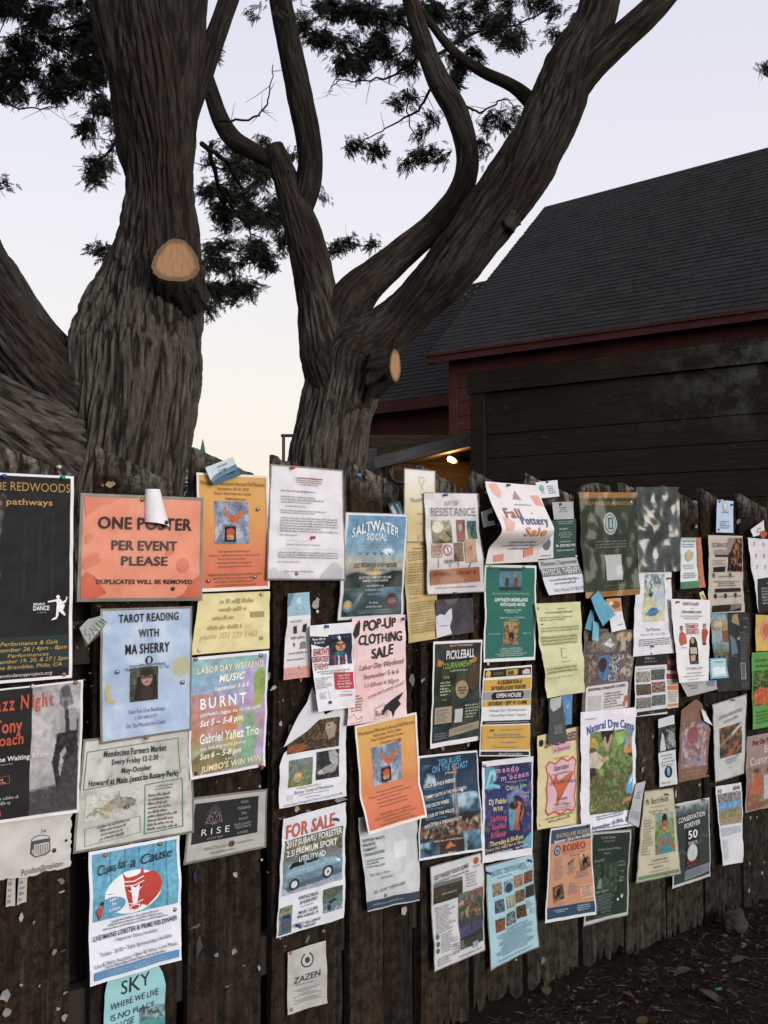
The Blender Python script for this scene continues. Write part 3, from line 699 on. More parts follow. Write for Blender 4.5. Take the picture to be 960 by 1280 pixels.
# dark board wall in front of the barn
ZS = 6.5
p0 = W(592, 470, ZS); zt = p0.z
shed = empty('shed', Vector((p0.x + 1.5, p0.y - .8, 0)), 'dark wooden shed wall of wide boards with lichen along its top', 'shed')
ns = -G
LS = 5.5
stain = lambda q: max(0, min(1, ((q - p0).dot(E) - .9) / 1.0)) * max(0, min(1, (q.z - (zt - .52)) / .25))
items = []
b0 = Vector((p0.x, p0.y, 0))
z = zt - .12 - .262; k = 0
hts = [.258] + [.142] * 40
while z > -.2:
    plank(items, b0 + E * .10 + Zv * z + ns * random.Random(k).uniform(0, .004), b0 + E * LS + Zv * z + ns * random.Random(k + 50).uniform(0, .004), hts[k], .02, ns); z -= .147; k += 1
planks_obj('wall', items, M['shed'], shed, stain)
items = []; plank(items, b0 - E * .02 + Zv * (zt - .12), b0 + E * LS + Zv * (zt - .12), .13, .05, ns); planks_obj('top_board', items, M['shed'], shed, stain)
items = []; plank(items, b0, b0 + E * .099, zt - .122, .04, ns); planks_obj('corner_post', items, M['shed'], shed)
adopt(MB().hexa([q + Zv * zz for zz in (0, zt - .01) for q in (b0 + G * .005 + E * .005, b0 + E * LS + G * .005, b0 + E * LS + G * 1.6, b0 + G * 1.6 + E * .005)]).build('side_wall', M['shed']), shed)

# lean-to west of the shed with a lit lamp
lean = empty('lean_to', W(520, 692, 7.2).to_2d().to_3d(), 'low grey lean-to with a sagging roof edge and a lit lamp beneath', 'lean-to')
f0, f1 = W(471, 580, 6.9), W(591, 550, 6.62)
dirn = (f1 - f0).normalized()
fn_ = Vector((dirn.y, -dirn.x, 0)).normalized()
if fn_.y > 0: fn_ = -fn_
items = [(f0 - Zv * .035, f1 - Zv * .035, .075, .03, fn_)]
planks_obj('edge_beam', items, M['grey'], lean)
adopt(MB().hexa([f0 + Zv * .040 - fn_ * 0, f1 + Zv * .040, f1 + Zv * .040 - fn_ * 1.3 + Zv * .12, f0 - dirn * .1 + Zv * .04 - fn_ * 1.3 + Zv * .06,
                 f0 + Zv * .052, f1 + Zv * .052, f1 + Zv * .052 - fn_ * 1.3 + Zv * .12, f0 - dirn * .1 + Zv * .052 - fn_ * 1.3 + Zv * .06]).build('roof', M['grey']), lean)
q0, q1 = W(452, 553, 7.7), W(592, 549, 7.7)
items = [(Vector((q0.x, q0.y, z)), Vector((q1.x, q1.y, z)), .196, .02, Vector((0, -1, 0))) for z in np.arange(0, q0.z + .02, .2)]
M['lean'] = m_planks('lean_to_boards', (.035, .027, .020), (.075, .058, .042))
planks_obj('back_wall', items, M['lean'], lean)
items = [(W(445, 640, 7.3) - Zv * 1.3, W(471, 640, 7.3) - Zv * 1.3, 1.75, .03, Vector((0, -1, 0))), (W(474, 640, 7.0) - Zv * 1.3, W(482, 640, 7.0) - Zv * 1.3, 1.66, .06, Vector((0, -1, 0)))]
planks_obj('side_board', items, M['grey'], lean)
M['pipe'] = m_plain('black_pipe', (.015, .015, .016), .5, .2)
adopt(MB().tube([W(487, 578, 6.9), W(487, 590, 6.9), W(490, 599, 6.9), W(497, 603, 6.9), W(512, 603, 6.9)], .02, 10).build('drain_pipe', M['pipe'], smooth=True), lean)
lamp = empty('wall_lamp', W(566, 576, 7.5), 'small lit lamp glowing warm under the lean-to roof', 'lamp')
t = NT('glowing_bulb'); t.b.inputs['Emission Color'].default_value = (1, .55, .2, 1); t.b.inputs['Emission Strength'].default_value = 18; M['bulb'] = t.fin((.9, .7, .4), .4)
lp0, lp1 = W(559.5, 572.5, 7.4), W(569.5, 577, 7.4)
adopt(MB().tube([lp0, lp0.lerp(lp1, .15), lp0.lerp(lp1, .7), lp1], [.008, .019, .017, .010], 12).build('bulb', M['bulb'], smooth=True), lamp)
adopt(MB().tube([lp1, W(573, 577, 7.45), W(575, 574, 7.66)], [.016, .016, .022], 10).build('socket', M['pipe'], smooth=True), lamp)
ld = bpy.data.lights.new('lamp_light', 'POINT'); ld.energy = 4.0; ld.color = (1, .46, .12); ld.shadow_soft_size = .02
lo = bpy.data.objects.new('lamp_light', ld); COL.objects.link(lo); lo.location = W(566, 578, 7.36); adopt(lo, lamp)

# far things seen past the trunk
fb = empty('distant_building', W(215, 692, 30).to_2d().to_3d(), 'pale blue grey building far away past the big trunk', 'building')
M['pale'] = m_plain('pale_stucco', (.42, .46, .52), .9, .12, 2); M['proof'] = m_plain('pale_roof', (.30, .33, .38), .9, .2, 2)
c0 = W(205, 640, 30)
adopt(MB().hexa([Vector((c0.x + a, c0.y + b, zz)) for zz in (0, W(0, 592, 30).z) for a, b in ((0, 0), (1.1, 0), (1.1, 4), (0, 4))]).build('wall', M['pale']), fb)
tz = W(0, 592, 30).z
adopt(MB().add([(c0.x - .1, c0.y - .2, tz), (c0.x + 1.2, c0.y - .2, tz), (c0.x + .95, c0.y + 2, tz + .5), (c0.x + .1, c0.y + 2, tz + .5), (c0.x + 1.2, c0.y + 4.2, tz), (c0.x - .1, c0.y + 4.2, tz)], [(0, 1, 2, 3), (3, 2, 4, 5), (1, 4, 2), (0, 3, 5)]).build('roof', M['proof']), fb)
bush = empty('bush', W(236, 692, 15).to_2d().to_3d(), 'dark green bush past the big trunk in front of the pale building', 'bush')
V, F = [], []; rg = random.Random(8)
for _ in range(2600):
    a = rg.uniform(0, 6.28); r_ = math.sqrt(rg.random()); zz = rg.uniform(.2, 1) ** .7
    p = W(238, 692, 15); p.z = 0
    p += Vector((math.cos(a) * r_ * .34 * (1.25 - zz * .6), math.sin(a) * r_ * .34, zz * (W(0, 596, 15).z) * rg.uniform(.9, 1.04)))
    n_ = Vector((rg.gauss(0, 1), rg.gauss(0, 1), rg.gauss(.5, 1))).normalized(); s_ = n_.orthogonal() * .03; t_ = n_.cross(s_)
    q = len(V); V += [p - s_, p + t_ * .6, p + s_, p - t_ * .6]; F.append((q, q + 1, q + 2, q + 3))
t = NT('bush_leaves'); M['bushl'] = t.fin(t.mix(t.noise(t.coord('Object'), 5), (.02, .035, .02), (.06, .085, .045)), .6, .3)
adopt(mesh_obj('foliage', [tuple(v) for v in V], F, M['bushl']), bush)
bp = W(238, 692, 15); bp.z = 0
adopt(MB().tube([bp, bp + Vector((.03, 0, .9)), bp + Vector((-.03, 0, 1.7))], [.04, .03, .01], 7).build('stem', M['bark2']), bush)
um = empty('garden_umbrella', W(252, 692, 9).to_2d().to_3d(), 'closed teal garden umbrella, only its pointed tip above the fence', 'umbrella')
ub = W(252.5, 692, 9); ut = W(252.5, 549, 9).z
M['teal'] = m_plain('teal_canvas', (.045, .15, .20), .8, .2)
V, F = [], []
for k, (z, r_) in enumerate(((ut - 1.5, .10), (ut - 1.3, .11), (ut - .6, .075), (ut - .22, .034), (ut - .06, .012), (ut, .002))):
    for q in range(16): V.append((ub.x + math.cos(q * .3927) * r_ * (1.25 if q % 2 else .8), ub.y + math.sin(q * .3927) * r_ * (1.25 if q % 2 else .8), z))
for k in range(5):
    for q in range(16): F.append((k * 16 + q, k * 16 + (q + 1) % 16, (k + 1) * 16 + (q + 1) % 16, (k + 1) * 16 + q))
adopt(mesh_obj('canopy', V, F, M['teal'], smooth=True), um)
adopt(MB().tube([(ub.x, ub.y, 0), (ub.x, ub.y, ut - 1.2)], .02, 8).build('pole', M['pipe']), um)
rl = empty('pipe_railing', W(356, 692, 7).to_2d().to_3d(), 'thin dark pipe railing end behind the fence beside the leaning trunk', 'railing')
a0 = W(354.5, 544.5, 7); a1 = W(372, 544.5, 7.2)
adopt(MB().tube([(a0.x, a0.y, 0), (a0.x, a0.y, a0.z)], .011, 8).build('post', M['pipe']), rl)
adopt(MB().tube([a0 - Vector((.01, 0, 0)), a1], .011, 8).build('top_rail', M['pipe']), rl)
# ================================================================ PAPER ON THE FENCE
# lettering: outlines of the built-in font, measured once
GL = {}
def load_glyphs():
    chars = ''.join(chr(k) for k in range(33, 127)) + 'ñ•●'
    tmp = []
    def mk(body, off):
        c = bpy.data.curves.new('g', 'FONT'); c.body = body; c.dimensions = '2D'; c.fill_mode = 'FRONT'; c.resolution_u = 3; c.offset = off
        o = bpy.data.objects.new('g', c); COL.objects.link(o); tmp.append(o); return o
    jobs = [(st, ch, mk(ch, off), mk(ch + '|', off)) for st, off in (('', 0.0), ('b', .022)) for ch in chars]
    bar = mk('|', 0); spc = mk('a b', 0); ab = mk('ab', 0)
    dg = bpy.context.evaluated_depsgraph_get(); dg.update()
    def get(o):
        me = bpy.data.meshes.new_from_object(o.evaluated_get(dg))
        v = np.array([x.co[:2] for x in me.vertices]).reshape(-1, 2); f = [tuple(p.vertices) for p in me.polygons]
        bpy.data.meshes.remove(me); return v, f
    bx = get(bar)[0][:, 0].max()
    for st, ch, o, o2 in jobs:
        v, f = get(o); adv = get(o2)[0][:, 0].max() - bx - (.022 if st == 'b' else 0) + (.03 if st == 'b' else 0)
        GL[st, ch] = (v, f, adv)
    sp_ = get(spc)[0][:, 0].max() - get(ab)[0][:, 0].max()
    for st in ('', 'b'): GL[st, ' '] = (np.zeros((0, 2)), [], sp_)
    for o in tmp:
        c = o.data; bpy.data.objects.remove(o); bpy.data.curves.remove(c)
load_glyphs()
CAP = GL['', 'H'][0][:, 1].max()
XH = GL['', 'x'][0][:, 1].max()
def glyph_serif(v, f):
    """adds slab serifs to short straight edges on the baseline, x-height and cap line"""
    cnt = {}
    for p in f:
        for k in range(len(p)):
            e = tuple(sorted((p[k], p[(k + 1) % len(p)]))); cnt[e] = cnt.get(e, 0) + 1
    V, F = [tuple(x) for x in v], list(f)
    for (a, b), c in cnt.items():
        if c != 1: continue
        p, q = v[a], v[b]
        if abs(p[1] - q[1]) > .004 or not .03 < abs(p[0] - q[0]) < .2: continue
        for y, s in ((0, 1), (CAP, -1), (XH, -1)):
            if abs(p[1] - y) < .012:
                x0, x1 = sorted((p[0], q[0])); n = len(V)
                V += [(x0 - .055, y), (x1 + .055, y), (x1 + .055, y + s * .045), (x0 - .055, y + s * .045)]; F.append((n, n + 1, n + 2, n + 3))
    return np.array(V).reshape(-1, 2), F
def layout(text, style, rg):
    b = 'b' if 'b' in style else ''
    V, F, x = [], [], 0.0; n = 0
    for ch in text:
        v, f, adv = GL.get((b, ch)) or GL[b, '?']
        if 's' in style and len(v):
            key = ('s' + b, ch)
            if key not in GL: GL[key] = (*(glyph_serif(v, f) if ch not in 'MWVvwmOo0QCcSs' else (v, f)), adv + .05)
            v, f, adv = GL[key]
        if len(v):
            u = v.copy()
            if 'i' in style: u[:, 0] += .22 * u[:, 1]
            if 'h' in style:
                a = rg.uniform(-.10, .10); sc = rg.uniform(.9, 1.12); m_ = u.mean(0)
                u = (u - m_) @ np.array([[math.cos(a), math.sin(a)], [-math.sin(a), math.cos(a)]]) * sc + m_; u[:, 1] += rg.uniform(-.04, .04)
            V.append(u + np.array([x, 0])); F += [tuple(k + n for k in p) for p in f]; n += len(u)
        x += adv * (1.25 if 'w' in style else 1.0)
    return (np.concatenate(V) if V else np.zeros((0, 2))), F

def cut_to_cells(v, F, cu, cv):
    """splits flat outlines along a grid, so that they can follow a curved sheet"""
    (x0, y0), (x1, y1) = v.min(0), v.max(0)
    xs = np.arange(math.ceil(x0 / cu) * cu, x1, cu); ys = np.arange(math.ceil(y0 / cv) * cv, y1, cv)
    if len(xs) == 0 and len(ys) == 0: return v, F
    bm = bmesh.new(); vs = [bm.verts.new((*p, 0)) for p in v]
    for f in F:
        try: bm.faces.new([vs[k] for k in f])
        except ValueError: pass
    big = [f for f in bm.faces if len(f.verts) > 4]
    if big: bmesh.ops.triangulate(bm, faces=big)
    for x in xs: bmesh.ops.bisect_plane(bm, geom=bm.verts[:] + bm.edges[:] + bm.faces[:], plane_co=(x, 0, 0), plane_no=(1, 0, 0), dist=1e-7)
    for y in ys: bmesh.ops.bisect_plane(bm, geom=bm.verts[:] + bm.edges[:] + bm.faces[:], plane_co=(0, y, 0), plane_no=(0, 1, 0), dist=1e-7)
    bm.verts.index_update()
    o = np.array([q.co[:2] for q in bm.verts]); G_ = [tuple(q.index for q in f.verts) for f in bm.faces]; bm.free()
    return o, G_

def inside(px, py, pts):
    r = np.zeros(px.shape, bool); n = len(pts)
    for k in range(n):
        (x0, y0), (x1, y1) = pts[k], pts[(k + 1) % n]
        if y0 == y1: continue
        r ^= ((y0 > py) != (y1 > py)) & (px < (x1 - x0) * (py - y0) / (y1 - y0) + x0)
    return r
def paint(nx, ny, ops, seed, asp, grain=0):
    """colours of a printed picture on an nx x ny grid of points; ops use 0..1 picture coordinates"""
    X, Y = np.meshgrid(np.linspace(0, 1, nx), np.linspace(0, 1, ny)); C = np.zeros((ny, nx, 3))
    for q, op in enumerate(ops):
        k = op[0]
        if k == 'g':                      # vertical gradient through the given colours
            cs = [hexc(h) for h in op[1:]]
            if len(cs) == 1: C[:] = cs[0]
            else:
                t = Y * (len(cs) - 1); i0 = np.minimum(t.astype(int), len(cs) - 2); f = (t - i0)[..., None]; cs = np.array(cs)
                C = cs[i0] * (1 - f) + cs[i0 + 1] * f
        elif k == 'n':                    # patches: scale, colour, threshold, amount
            sc, col, th, am = op[1:5]
            v = fbm(X * sc * asp, Y * sc, seed * 3.7 + q * 5.3, 5); m_ = np.clip((v - th) / .55 + .5, 0, 1)[..., None] * am
            C = C * (1 - m_) + hexc(col) * m_
        elif k == 'N':                    # the same inside a box
            sc, col, th, am, x0, y0, x1, y1 = op[1:9]
            v = fbm(X * sc * asp, Y * sc, seed * 3.7 + q * 5.3, 5); m_ = np.clip((v - th) / .55 + .5, 0, 1) * am
            m_ = (m_ * ((X >= x0) & (X <= x1) & (Y >= y0) & (Y <= y1)))[..., None]
            C = C * (1 - m_) + hexc(col) * m_
        else:
            if k == 'e':
                cx, cy, rx, ry, col = op[1:6]; d = 1 - np.hypot((X - cx) / rx, (Y - cy) / ry); m_ = np.clip(d * min(rx * nx, ry * ny) + .5, 0, 1)
            elif k == 'r':
                x0, y0, x1, y1, col = op[1:6]; m_ = ((X >= x0) & (X <= x1) & (Y >= y0) & (Y <= y1)).astype(float)
            elif k == 'p': m_ = inside(X, Y, op[1]).astype(float); col = op[2]
            elif k == 'l':
                pts, wd, col = op[1:4]; m_ = np.zeros(X.shape)
                for (ax, ay), (bx_, by) in zip(pts[:-1], pts[1:]):
                    dx, dy = bx_ - ax, by - ay; L2 = dx * dx + dy * dy + 1e-9
                    t = np.clip(((X - ax) * dx + (Y - ay) * dy) / L2, 0, 1); d = np.hypot((X - ax - t * dx), (Y - ay - t * dy) / max(asp, .01) * asp)
                    m_ = np.maximum(m_, np.clip((wd / 2 - d) * nx + .5, 0, 1))
            m_ = m_[..., None]; C = C * (1 - m_) + hexc(col) * m_
    if grain: C = C * (1 + grain * fbm(X * 16 * asp, Y * 16, seed + .37, 3))[..., None].clip(.3, 1.7)
    return C

def sheet(name, label, cat, px4, lvl, paper, ops=(), group=None, sleeve=0, wave=1.3, curl=None, bulge=None, outline=None, bg=None, gloss=False, seed=None, plastic='sleeve', torn=0):
    """One sheet pinned to the fence.
    px4: its corners TL TR BR BL as measured in the photograph, brought onto the fence plane; lvl: how many sheets lie under it.
    ops use 0..1 sheet coordinates, v downward: R rect, P polygon, E ellipse, L line, T lettering, G small print, I picture."""
    seed = seed if seed is not None else (sum(map(ord, label)) % 977)
    rg = random.Random(seed); d0 = .010 + .0052 * lvl
    Q = np.array([fence(x, y, d0) for x, y in px4])
    wm = (np.linalg.norm(Q[1] - Q[0]) + np.linalg.norm(Q[2] - Q[3])) / 2; hm = (np.linalg.norm(Q[3] - Q[0]) + np.linalg.norm(Q[2] - Q[1])) / 2
    ph = [rg.uniform(0, 6.28) for _ in range(6)]; am = [rg.uniform(.4, 1) for _ in range(3)]
    fold = (rg.uniform(.3, .7), rg.uniform(.002, .0045)) if rg.random() < .45 and not sleeve and hm > .12 else (0, 0)
    cl = curl or tuple(rg.uniform(0, 2.5) for _ in range(4))
    bu = np.array(bulge) if bulge is not None else None
    def S(uv, off):
        u, v = uv[:, 0], uv[:, 1]
        p = (Q[0] * ((1 - u) * (1 - v))[:, None] + Q[1] * (u * (1 - v))[:, None] + Q[2] * (u * v)[:, None] + Q[3] * ((1 - u) * v)[:, None])
        x, y = u * wm, v * hm
        d = am[0] * np.sin(x * 28 + y * 9 + ph[0]) + am[1] * np.sin(y * 34 - x * 8 + ph[1]) + am[2] * np.sin(x * 48 + y * 40 + ph[2]) * .5
        d = wave * .001 * (d + 1.2) * np.clip(.35 + v * .9, 0, 1)
        d = d + wave * .0022 * (perlin(x * 22, y * 22, seed * .37) + .5 * np.abs(perlin(x * 40, y * 40, seed * .61)))
        if fold[1]: d = d + fold[1] * (1 - np.clip(np.abs(v - fold[0]) / .22, 0, 1))
        uc, vc = np.clip(u, 0, 1), np.clip(v, 0, 1)
        for (a, b), c in zip(((1 - uc, 1 - vc), (uc, 1 - vc), (uc, vc), (1 - uc, vc)), cl):
            d = d + c * .001 * np.clip((a + b - 1.15) / .85, 0, 1) ** 2
        if bu is not None:
            t = np.interp(v, bu[:, 0], bu[:, 1]); t = (t + np.interp(v - .03, bu[:, 0], bu[:, 1]) + np.interp(v + .03, bu[:, 0], bu[:, 1])) / 3
            d = d + t
        d = d0 + d + off
        W3 = np.array(FO) + np.outer(p[:, 0], np.array(FD)) + np.outer(d, np.array(FN)); W3[:, 2] = p[:, 1]
        return W3
    loc = S(np.array([[.5, 1.0]]), 0)[0]
    root = empty(name, Vector(loc), label, cat, group)
    mat = M['gloss'] if gloss else M['paper']
    CU, CV = .007 / wm, .007 / hm
    V, F, C, n = [], [], [], 0
    def put(store, uv, f, col, off):
        k = sum(len(a) for a in store[0])
        store[0].append(S(uv, off)); store[1].extend(tuple(i + k for i in p) for p in f)
        col = np.asarray(col); gy = (col @ np.array([.3, .59, .11]))[..., None] if col.ndim == 2 else col @ np.array([.3, .59, .11])
        store[2].append(np.broadcast_to((col * .86 + gy * .14) * .985 + .006, (len(uv), 3)))      # sun-faded inks
    base = ([], [], []); letters = ([], [], []); pics = []
    pc = hexc(paper)
    if outline is not None:
        o = np.array(outline, float)
        if torn:
            o2 = []
            for k in range(len(o)):
                a, b = o[k], o[(k + 1) % len(o)]
                m_ = max(1, int(np.linalg.norm((b - a) * (wm, hm)) / .007))
                for t in range(m_): o2.append(a + (b - a) * t / m_ + (np.array([rg.uniform(-1, 1), rg.uniform(-1, 1)]) * torn if t else 0))
            o = np.array(o2)
        uv, f = cut_to_cells(o, [tuple(range(len(o)))], CU, CV)
    else:
        nx, ny = max(3, int(wm / .0045)), max(3, int(hm / .0045))
        X, Y = np.meshgrid(np.linspace(0, 1, nx), np.linspace(0, 1, ny)); uv = np.stack([X, Y], -1).reshape(-1, 2)
        rgn = np.random.RandomState(seed)
        i = np.arange(nx * ny).reshape(ny, nx); f = np.stack([i[:-1, :-1], i[1:, :-1], i[1:, 1:], i[:-1, 1:]], -1).reshape(-1, 4).tolist()
        col = paint(nx, ny, [('g', paper)] + list(bg), seed, wm / hm).reshape(-1, 3) if bg else pc
    if outline is not None: col = pc
    put(base, uv, f, col, 0)
    lay = 0
    LT = .0020 + .00022 * sum(1 for o in ops if o[0] in 'RPELI')
    for op in ops:
        k = op[0]
        if k in 'RPEL':
            lay += 1; off = .0007 + .00022 * lay
            if k == 'R':
                u0, v0, u1, v1, c = op[1:6]; uv = np.array([(u0, v0), (u0, v1), (u1, v1), (u1, v0)]); f = [(0, 1, 2, 3)]
            elif k == 'P': uv = np.array(op[1], float); f = [tuple(range(len(uv)))]; c = op[2]
            elif k == 'E':
                cx, cy, rx, c = op[1], op[2], op[3], op[5]; ry = op[4] if op[4] else rx * wm / hm
                t = np.linspace(0, 2 * math.pi, 33)[:-1]; uv = np.stack([cx + rx * np.cos(t), cy - ry * np.sin(t)], -1); f = [tuple(range(32))]
            else:
                pts, wd, c = op[1:4]; uv, f = [], []
                for (ax, ay), (bx_, by) in zip(pts[:-1], pts[1:]):
                    a, b = np.array([ax * wm, ay * hm]), np.array([bx_ * wm, by * hm]); t = b - a; L = np.linalg.norm(t) + 1e-9; t /= L; nn = np.array([-t[1], t[0]]) * wd * .001 / 2; e_ = t * wd * .0004
                    q = len(uv); uv += [(p_[0] / wm, p_[1] / hm) for p_ in (a - nn - e_, b - nn + e_, b + nn + e_, a + nn - e_)]; f.append((q, q + 1, q + 2, q + 3))
                uv = np.array(uv)
            uv, f = cut_to_cells(uv, f, CU, CV)
            put(base if len(op) < 7 or op[-1] != 'top' else letters, uv, f, hexc(c), off)
        elif k == 'I':
            lay += 1; u0, v0, u1, v1, pops = op[1:6]
            nx, ny = max(6, min(90, int((u1 - u0) * wm / .0017))), max(6, min(110, int((v1 - v0) * hm / .0017)))
            X, Y = np.meshgrid(np.linspace(u0, u1, nx), np.linspace(v0, v1, ny)); uv = np.stack([X, Y], -1).reshape(-1, 2)
            if len(op) > 6 and op[6]:   # rotated picture
                a = R(op[6]); cx, cy = (u0 + u1) / 2, (v0 + v1) / 2; dx, dy = (uv[:, 0] - cx) * wm, (uv[:, 1] - cy) * hm
                uv = np.stack([cx + (dx * math.cos(a) - dy * math.sin(a)) / wm, cy + (dx * math.sin(a) + dy * math.cos(a)) / hm], -1)
            i = np.arange(nx * ny).reshape(ny, nx); f = np.stack([i[:-1, :-1], i[1:, :-1], i[1:, 1:], i[:-1, 1:]], -1).reshape(-1, 4).tolist()
            st = ([], [], []); put(st, uv, f, paint(nx, ny, pops, seed + lay, (u1 - u0) * wm / ((v1 - v0) * hm), .28).reshape(-1, 3), .0007 + .00022 * lay); pics.append(st)
        elif k == 'T':
            text, u0, v0, u1, v1, c = op[1:7]; style = op[7] if len(op) > 7 else ''; arc = op[8] if len(op) > 8 else 0; rot = op[9] if len(op) > 9 else 0
            v_, f = layout(text, style, rg)
            if not len(v_): continue
            a, b = v_[:, 0].min(), v_[:, 0].max(); x = (v_[:, 0] - a) / (b - a); y = v_[:, 1] / CAP
            uu = u0 + x * (u1 - u0); vv = v1 - y * (v1 - v0) + arc * ((2 * x - 1) ** 2) + rot * (x - .5)
            uv = np.stack([uu, vv], -1)
            if (v1 - v0) * hm > .007: uv, f = cut_to_cells(uv, f, CU, CV)
            put(letters, uv, f, hexc(c), LT)
        elif k == 'G':
            u0, v0, u1, v1, nl, c = op[1:7]; al = op[7] if len(op) > 7 else 'c'; rot = op[8] if len(op) > 8 else 0
            lh = (v1 - v0) / nl; uv, f = [], []
            for q in range(nl):
                yb = v0 + lh * (q + .78); xh = lh * .42; cw = xh * hm / wm * .95
                wid = (u1 - u0) * (rg.uniform(.55, 1) if al != 'j' else (1 if q % 5 != 4 else rg.uniform(.3, .8)))
                x = u0 if al in 'lj' else (u0 + u1 - wid) / 2; xe = x + wid
                while x < xe - cw:
                    for _ in range(rg.choice((2, 3, 4, 5, 6, 7))):
                        if x > xe - cw * .5: break
                        h_ = xh * rg.choice((1, 1, 1, 1.55, 1.5, 1.0)); ds = xh * .35 if rg.random() < .12 else 0
                        yy = yb + rot * (x - u0); m_ = len(uv)
                        uv += [(x, yy + ds), (x + cw * .62, yy + ds), (x + cw * .62, yy - h_), (x, yy - h_)]; f.append((m_, m_ + 1, m_ + 2, m_ + 3)); x += cw * .84
                    x += cw * .7
            if uv:
                cc = hexc(c); put(letters, np.array(uv), f, (cc * .72 + pc * .28 if cc.mean() < .22 else cc * .72) if al != 'B' else cc, LT)
    def fin(nm, st, mt):
        me = mesh_obj(nm, np.concatenate(st[0]), st[1], mt, col=np.concatenate(st[2]), smooth=(nm == 'sheet')); adopt(me, root); return me
    if letters[0]:                                    # the print belongs to the sheet
        k = sum(len(a) for a in base[0]); base[0].extend(letters[0]); base[1].extend(tuple(i + k for i in p) for p in letters[1]); base[2].extend(letters[2])
    fin('sheet', base, mat)
    for st in pics: fin('picture', st, mat)
    if sleeve:
        e = sleeve * .001; nx, ny = max(4, int(wm / .011)), max(4, int(hm / .011))
        X, Y = np.meshgrid(np.linspace(-e / wm, 1 + e / wm, nx), np.linspace(-e / hm, 1 + e / hm, ny)); uv = np.stack([X, Y], -1).reshape(-1, 2)
        i = np.arange(nx * ny).reshape(ny, nx); f = np.stack([i[:-1, :-1], i[1:, :-1], i[1:, 1:], i[:-1, 1:]], -1).reshape(-1, 4).tolist()
        o = mesh_obj('plastic_sleeve', S(uv, LT + .0006), f, M[plastic], smooth=True); adopt(o, root)
        # the sealed rim around the paper
        if e > .0015:
            a, b = e / wm, e / hm
            ring = [((-a, -b), (1 + a, 0.0)), ((-a, 1.0), (1 + a, 1 + b)), ((-a, 0.0), (0.0, 1.0)), ((1.0, 0.0), (1 + a, 1.0))]
            st = ([], [], [])
            for (p, q) in ring:
                uv = np.array([(p[0], p[1]), (p[0], q[1]), (q[0], q[1]), (q[0], p[1])]); uv, f = cut_to_cells(uv, [(0, 1, 2, 3)], CU, CV)
                put(st, uv, f, hexc('77776f'), -.0003)
            fin('laminate_rim', st, M['gloss'])
    root['surface_d'] = d0
    return root, S
GP = 'paper sheets pinned to the fence'
K = '2a2a2e'          # black ink
# ---- left part
sheet('poster', 'black poster with gold lettering about redwoods and a white dancer emblem', 'poster', [(-76, 587), (92, 595.5), (89.4, 847), (-79, 861)], 2, 'dcdce2', [
    ('R', .015, .012, .972, .985, '151316'),
    ('I', .015, .02, .972, .86, [('g', '1c191b', '121213', '101313', '0f1212'), ('n', 3, '181d1c', .1, .6), ('l', [(.40, .17), (.36, .50)], .07, '3b3534'), ('l', [(.46, .12), (.41, .36)], .05, '6a6462'), ('l', [(.44, .2), (.38, .44), (.43, .56)], .03, '7f7a78'), ('n', 22, '1b1a1c', .1, .75), ('l', [(.86, .2), (.85, .8)], .008, '2c2a2b'), ('l', [(.64, .25), (.62, .75)], .01, '29282a'), ('l', [(.75, .22), (.76, .8)], .006, '302d2c'), ('n', 5, '141718', .25, .6)]),
    ('R', .016, .785, .971, .945, '1d2f2b'),
    ('T', 'IN THE', .26, .045, .475, .083, 'a8803c'), ('T', 'REDWOODS', .506, .042, .964, .083, 'a8803c'), ('T', 'fern', .30, .125, .44, .155, 'a8803c'), ('T', 'pathways', .476, .122, .827, .150, 'a8803c', 'b'),
    ('T', 'MENDO', .685, .625, .775, .636, 'd9d9de', 'b'), ('T', 'DANCE', .685, .640, .81, .660, 'e4e4e8', 'b'), ('G', .69, .665, .81, .677, 1, '8a8a90'),
    ('E', .880, .598, .014, 0, 'e6e6ea'), ('P', [(.80, .617), (.86, .611), (.875, .607), (.895, .607), (.915, .622), (.94, .614), (.948, .596), (.955, .600), (.945, .622), (.905, .632), (.90, .655), (.925, .668), (.945, .688), (.935, .692), (.90, .675), (.885, .668), (.885, .690), (.87, .707), (.83, .712), (.835, .705), (.865, .695), (.868, .655), (.872, .628), (.862, .620), (.80, .624)], 'e6e6ea'),
    ('T', 'Performance & Gala', .44, .806, .88, .825, 'c09a4e', 'i'), ('T', 'September 26 | 4pm - 8pm', .35, .834, .952, .853, 'c09a4e', 'i'), ('T', 'Performances', .494, .864, .81, .881, 'c09a4e', 'i'),
    ('T', 'September 19, 20, & 27 | 2pm', .345, .889, .964, .907, 'c09a4e', 'i'), ('T', 'The Brambles, Philo, CA', .40, .918, .91, .935, 'c09a4e', 'i'), ('T', 'mendodanceproject.org', .40, .957, .84, .973, 'cfc4b0', 'i'),
], wave=.8)
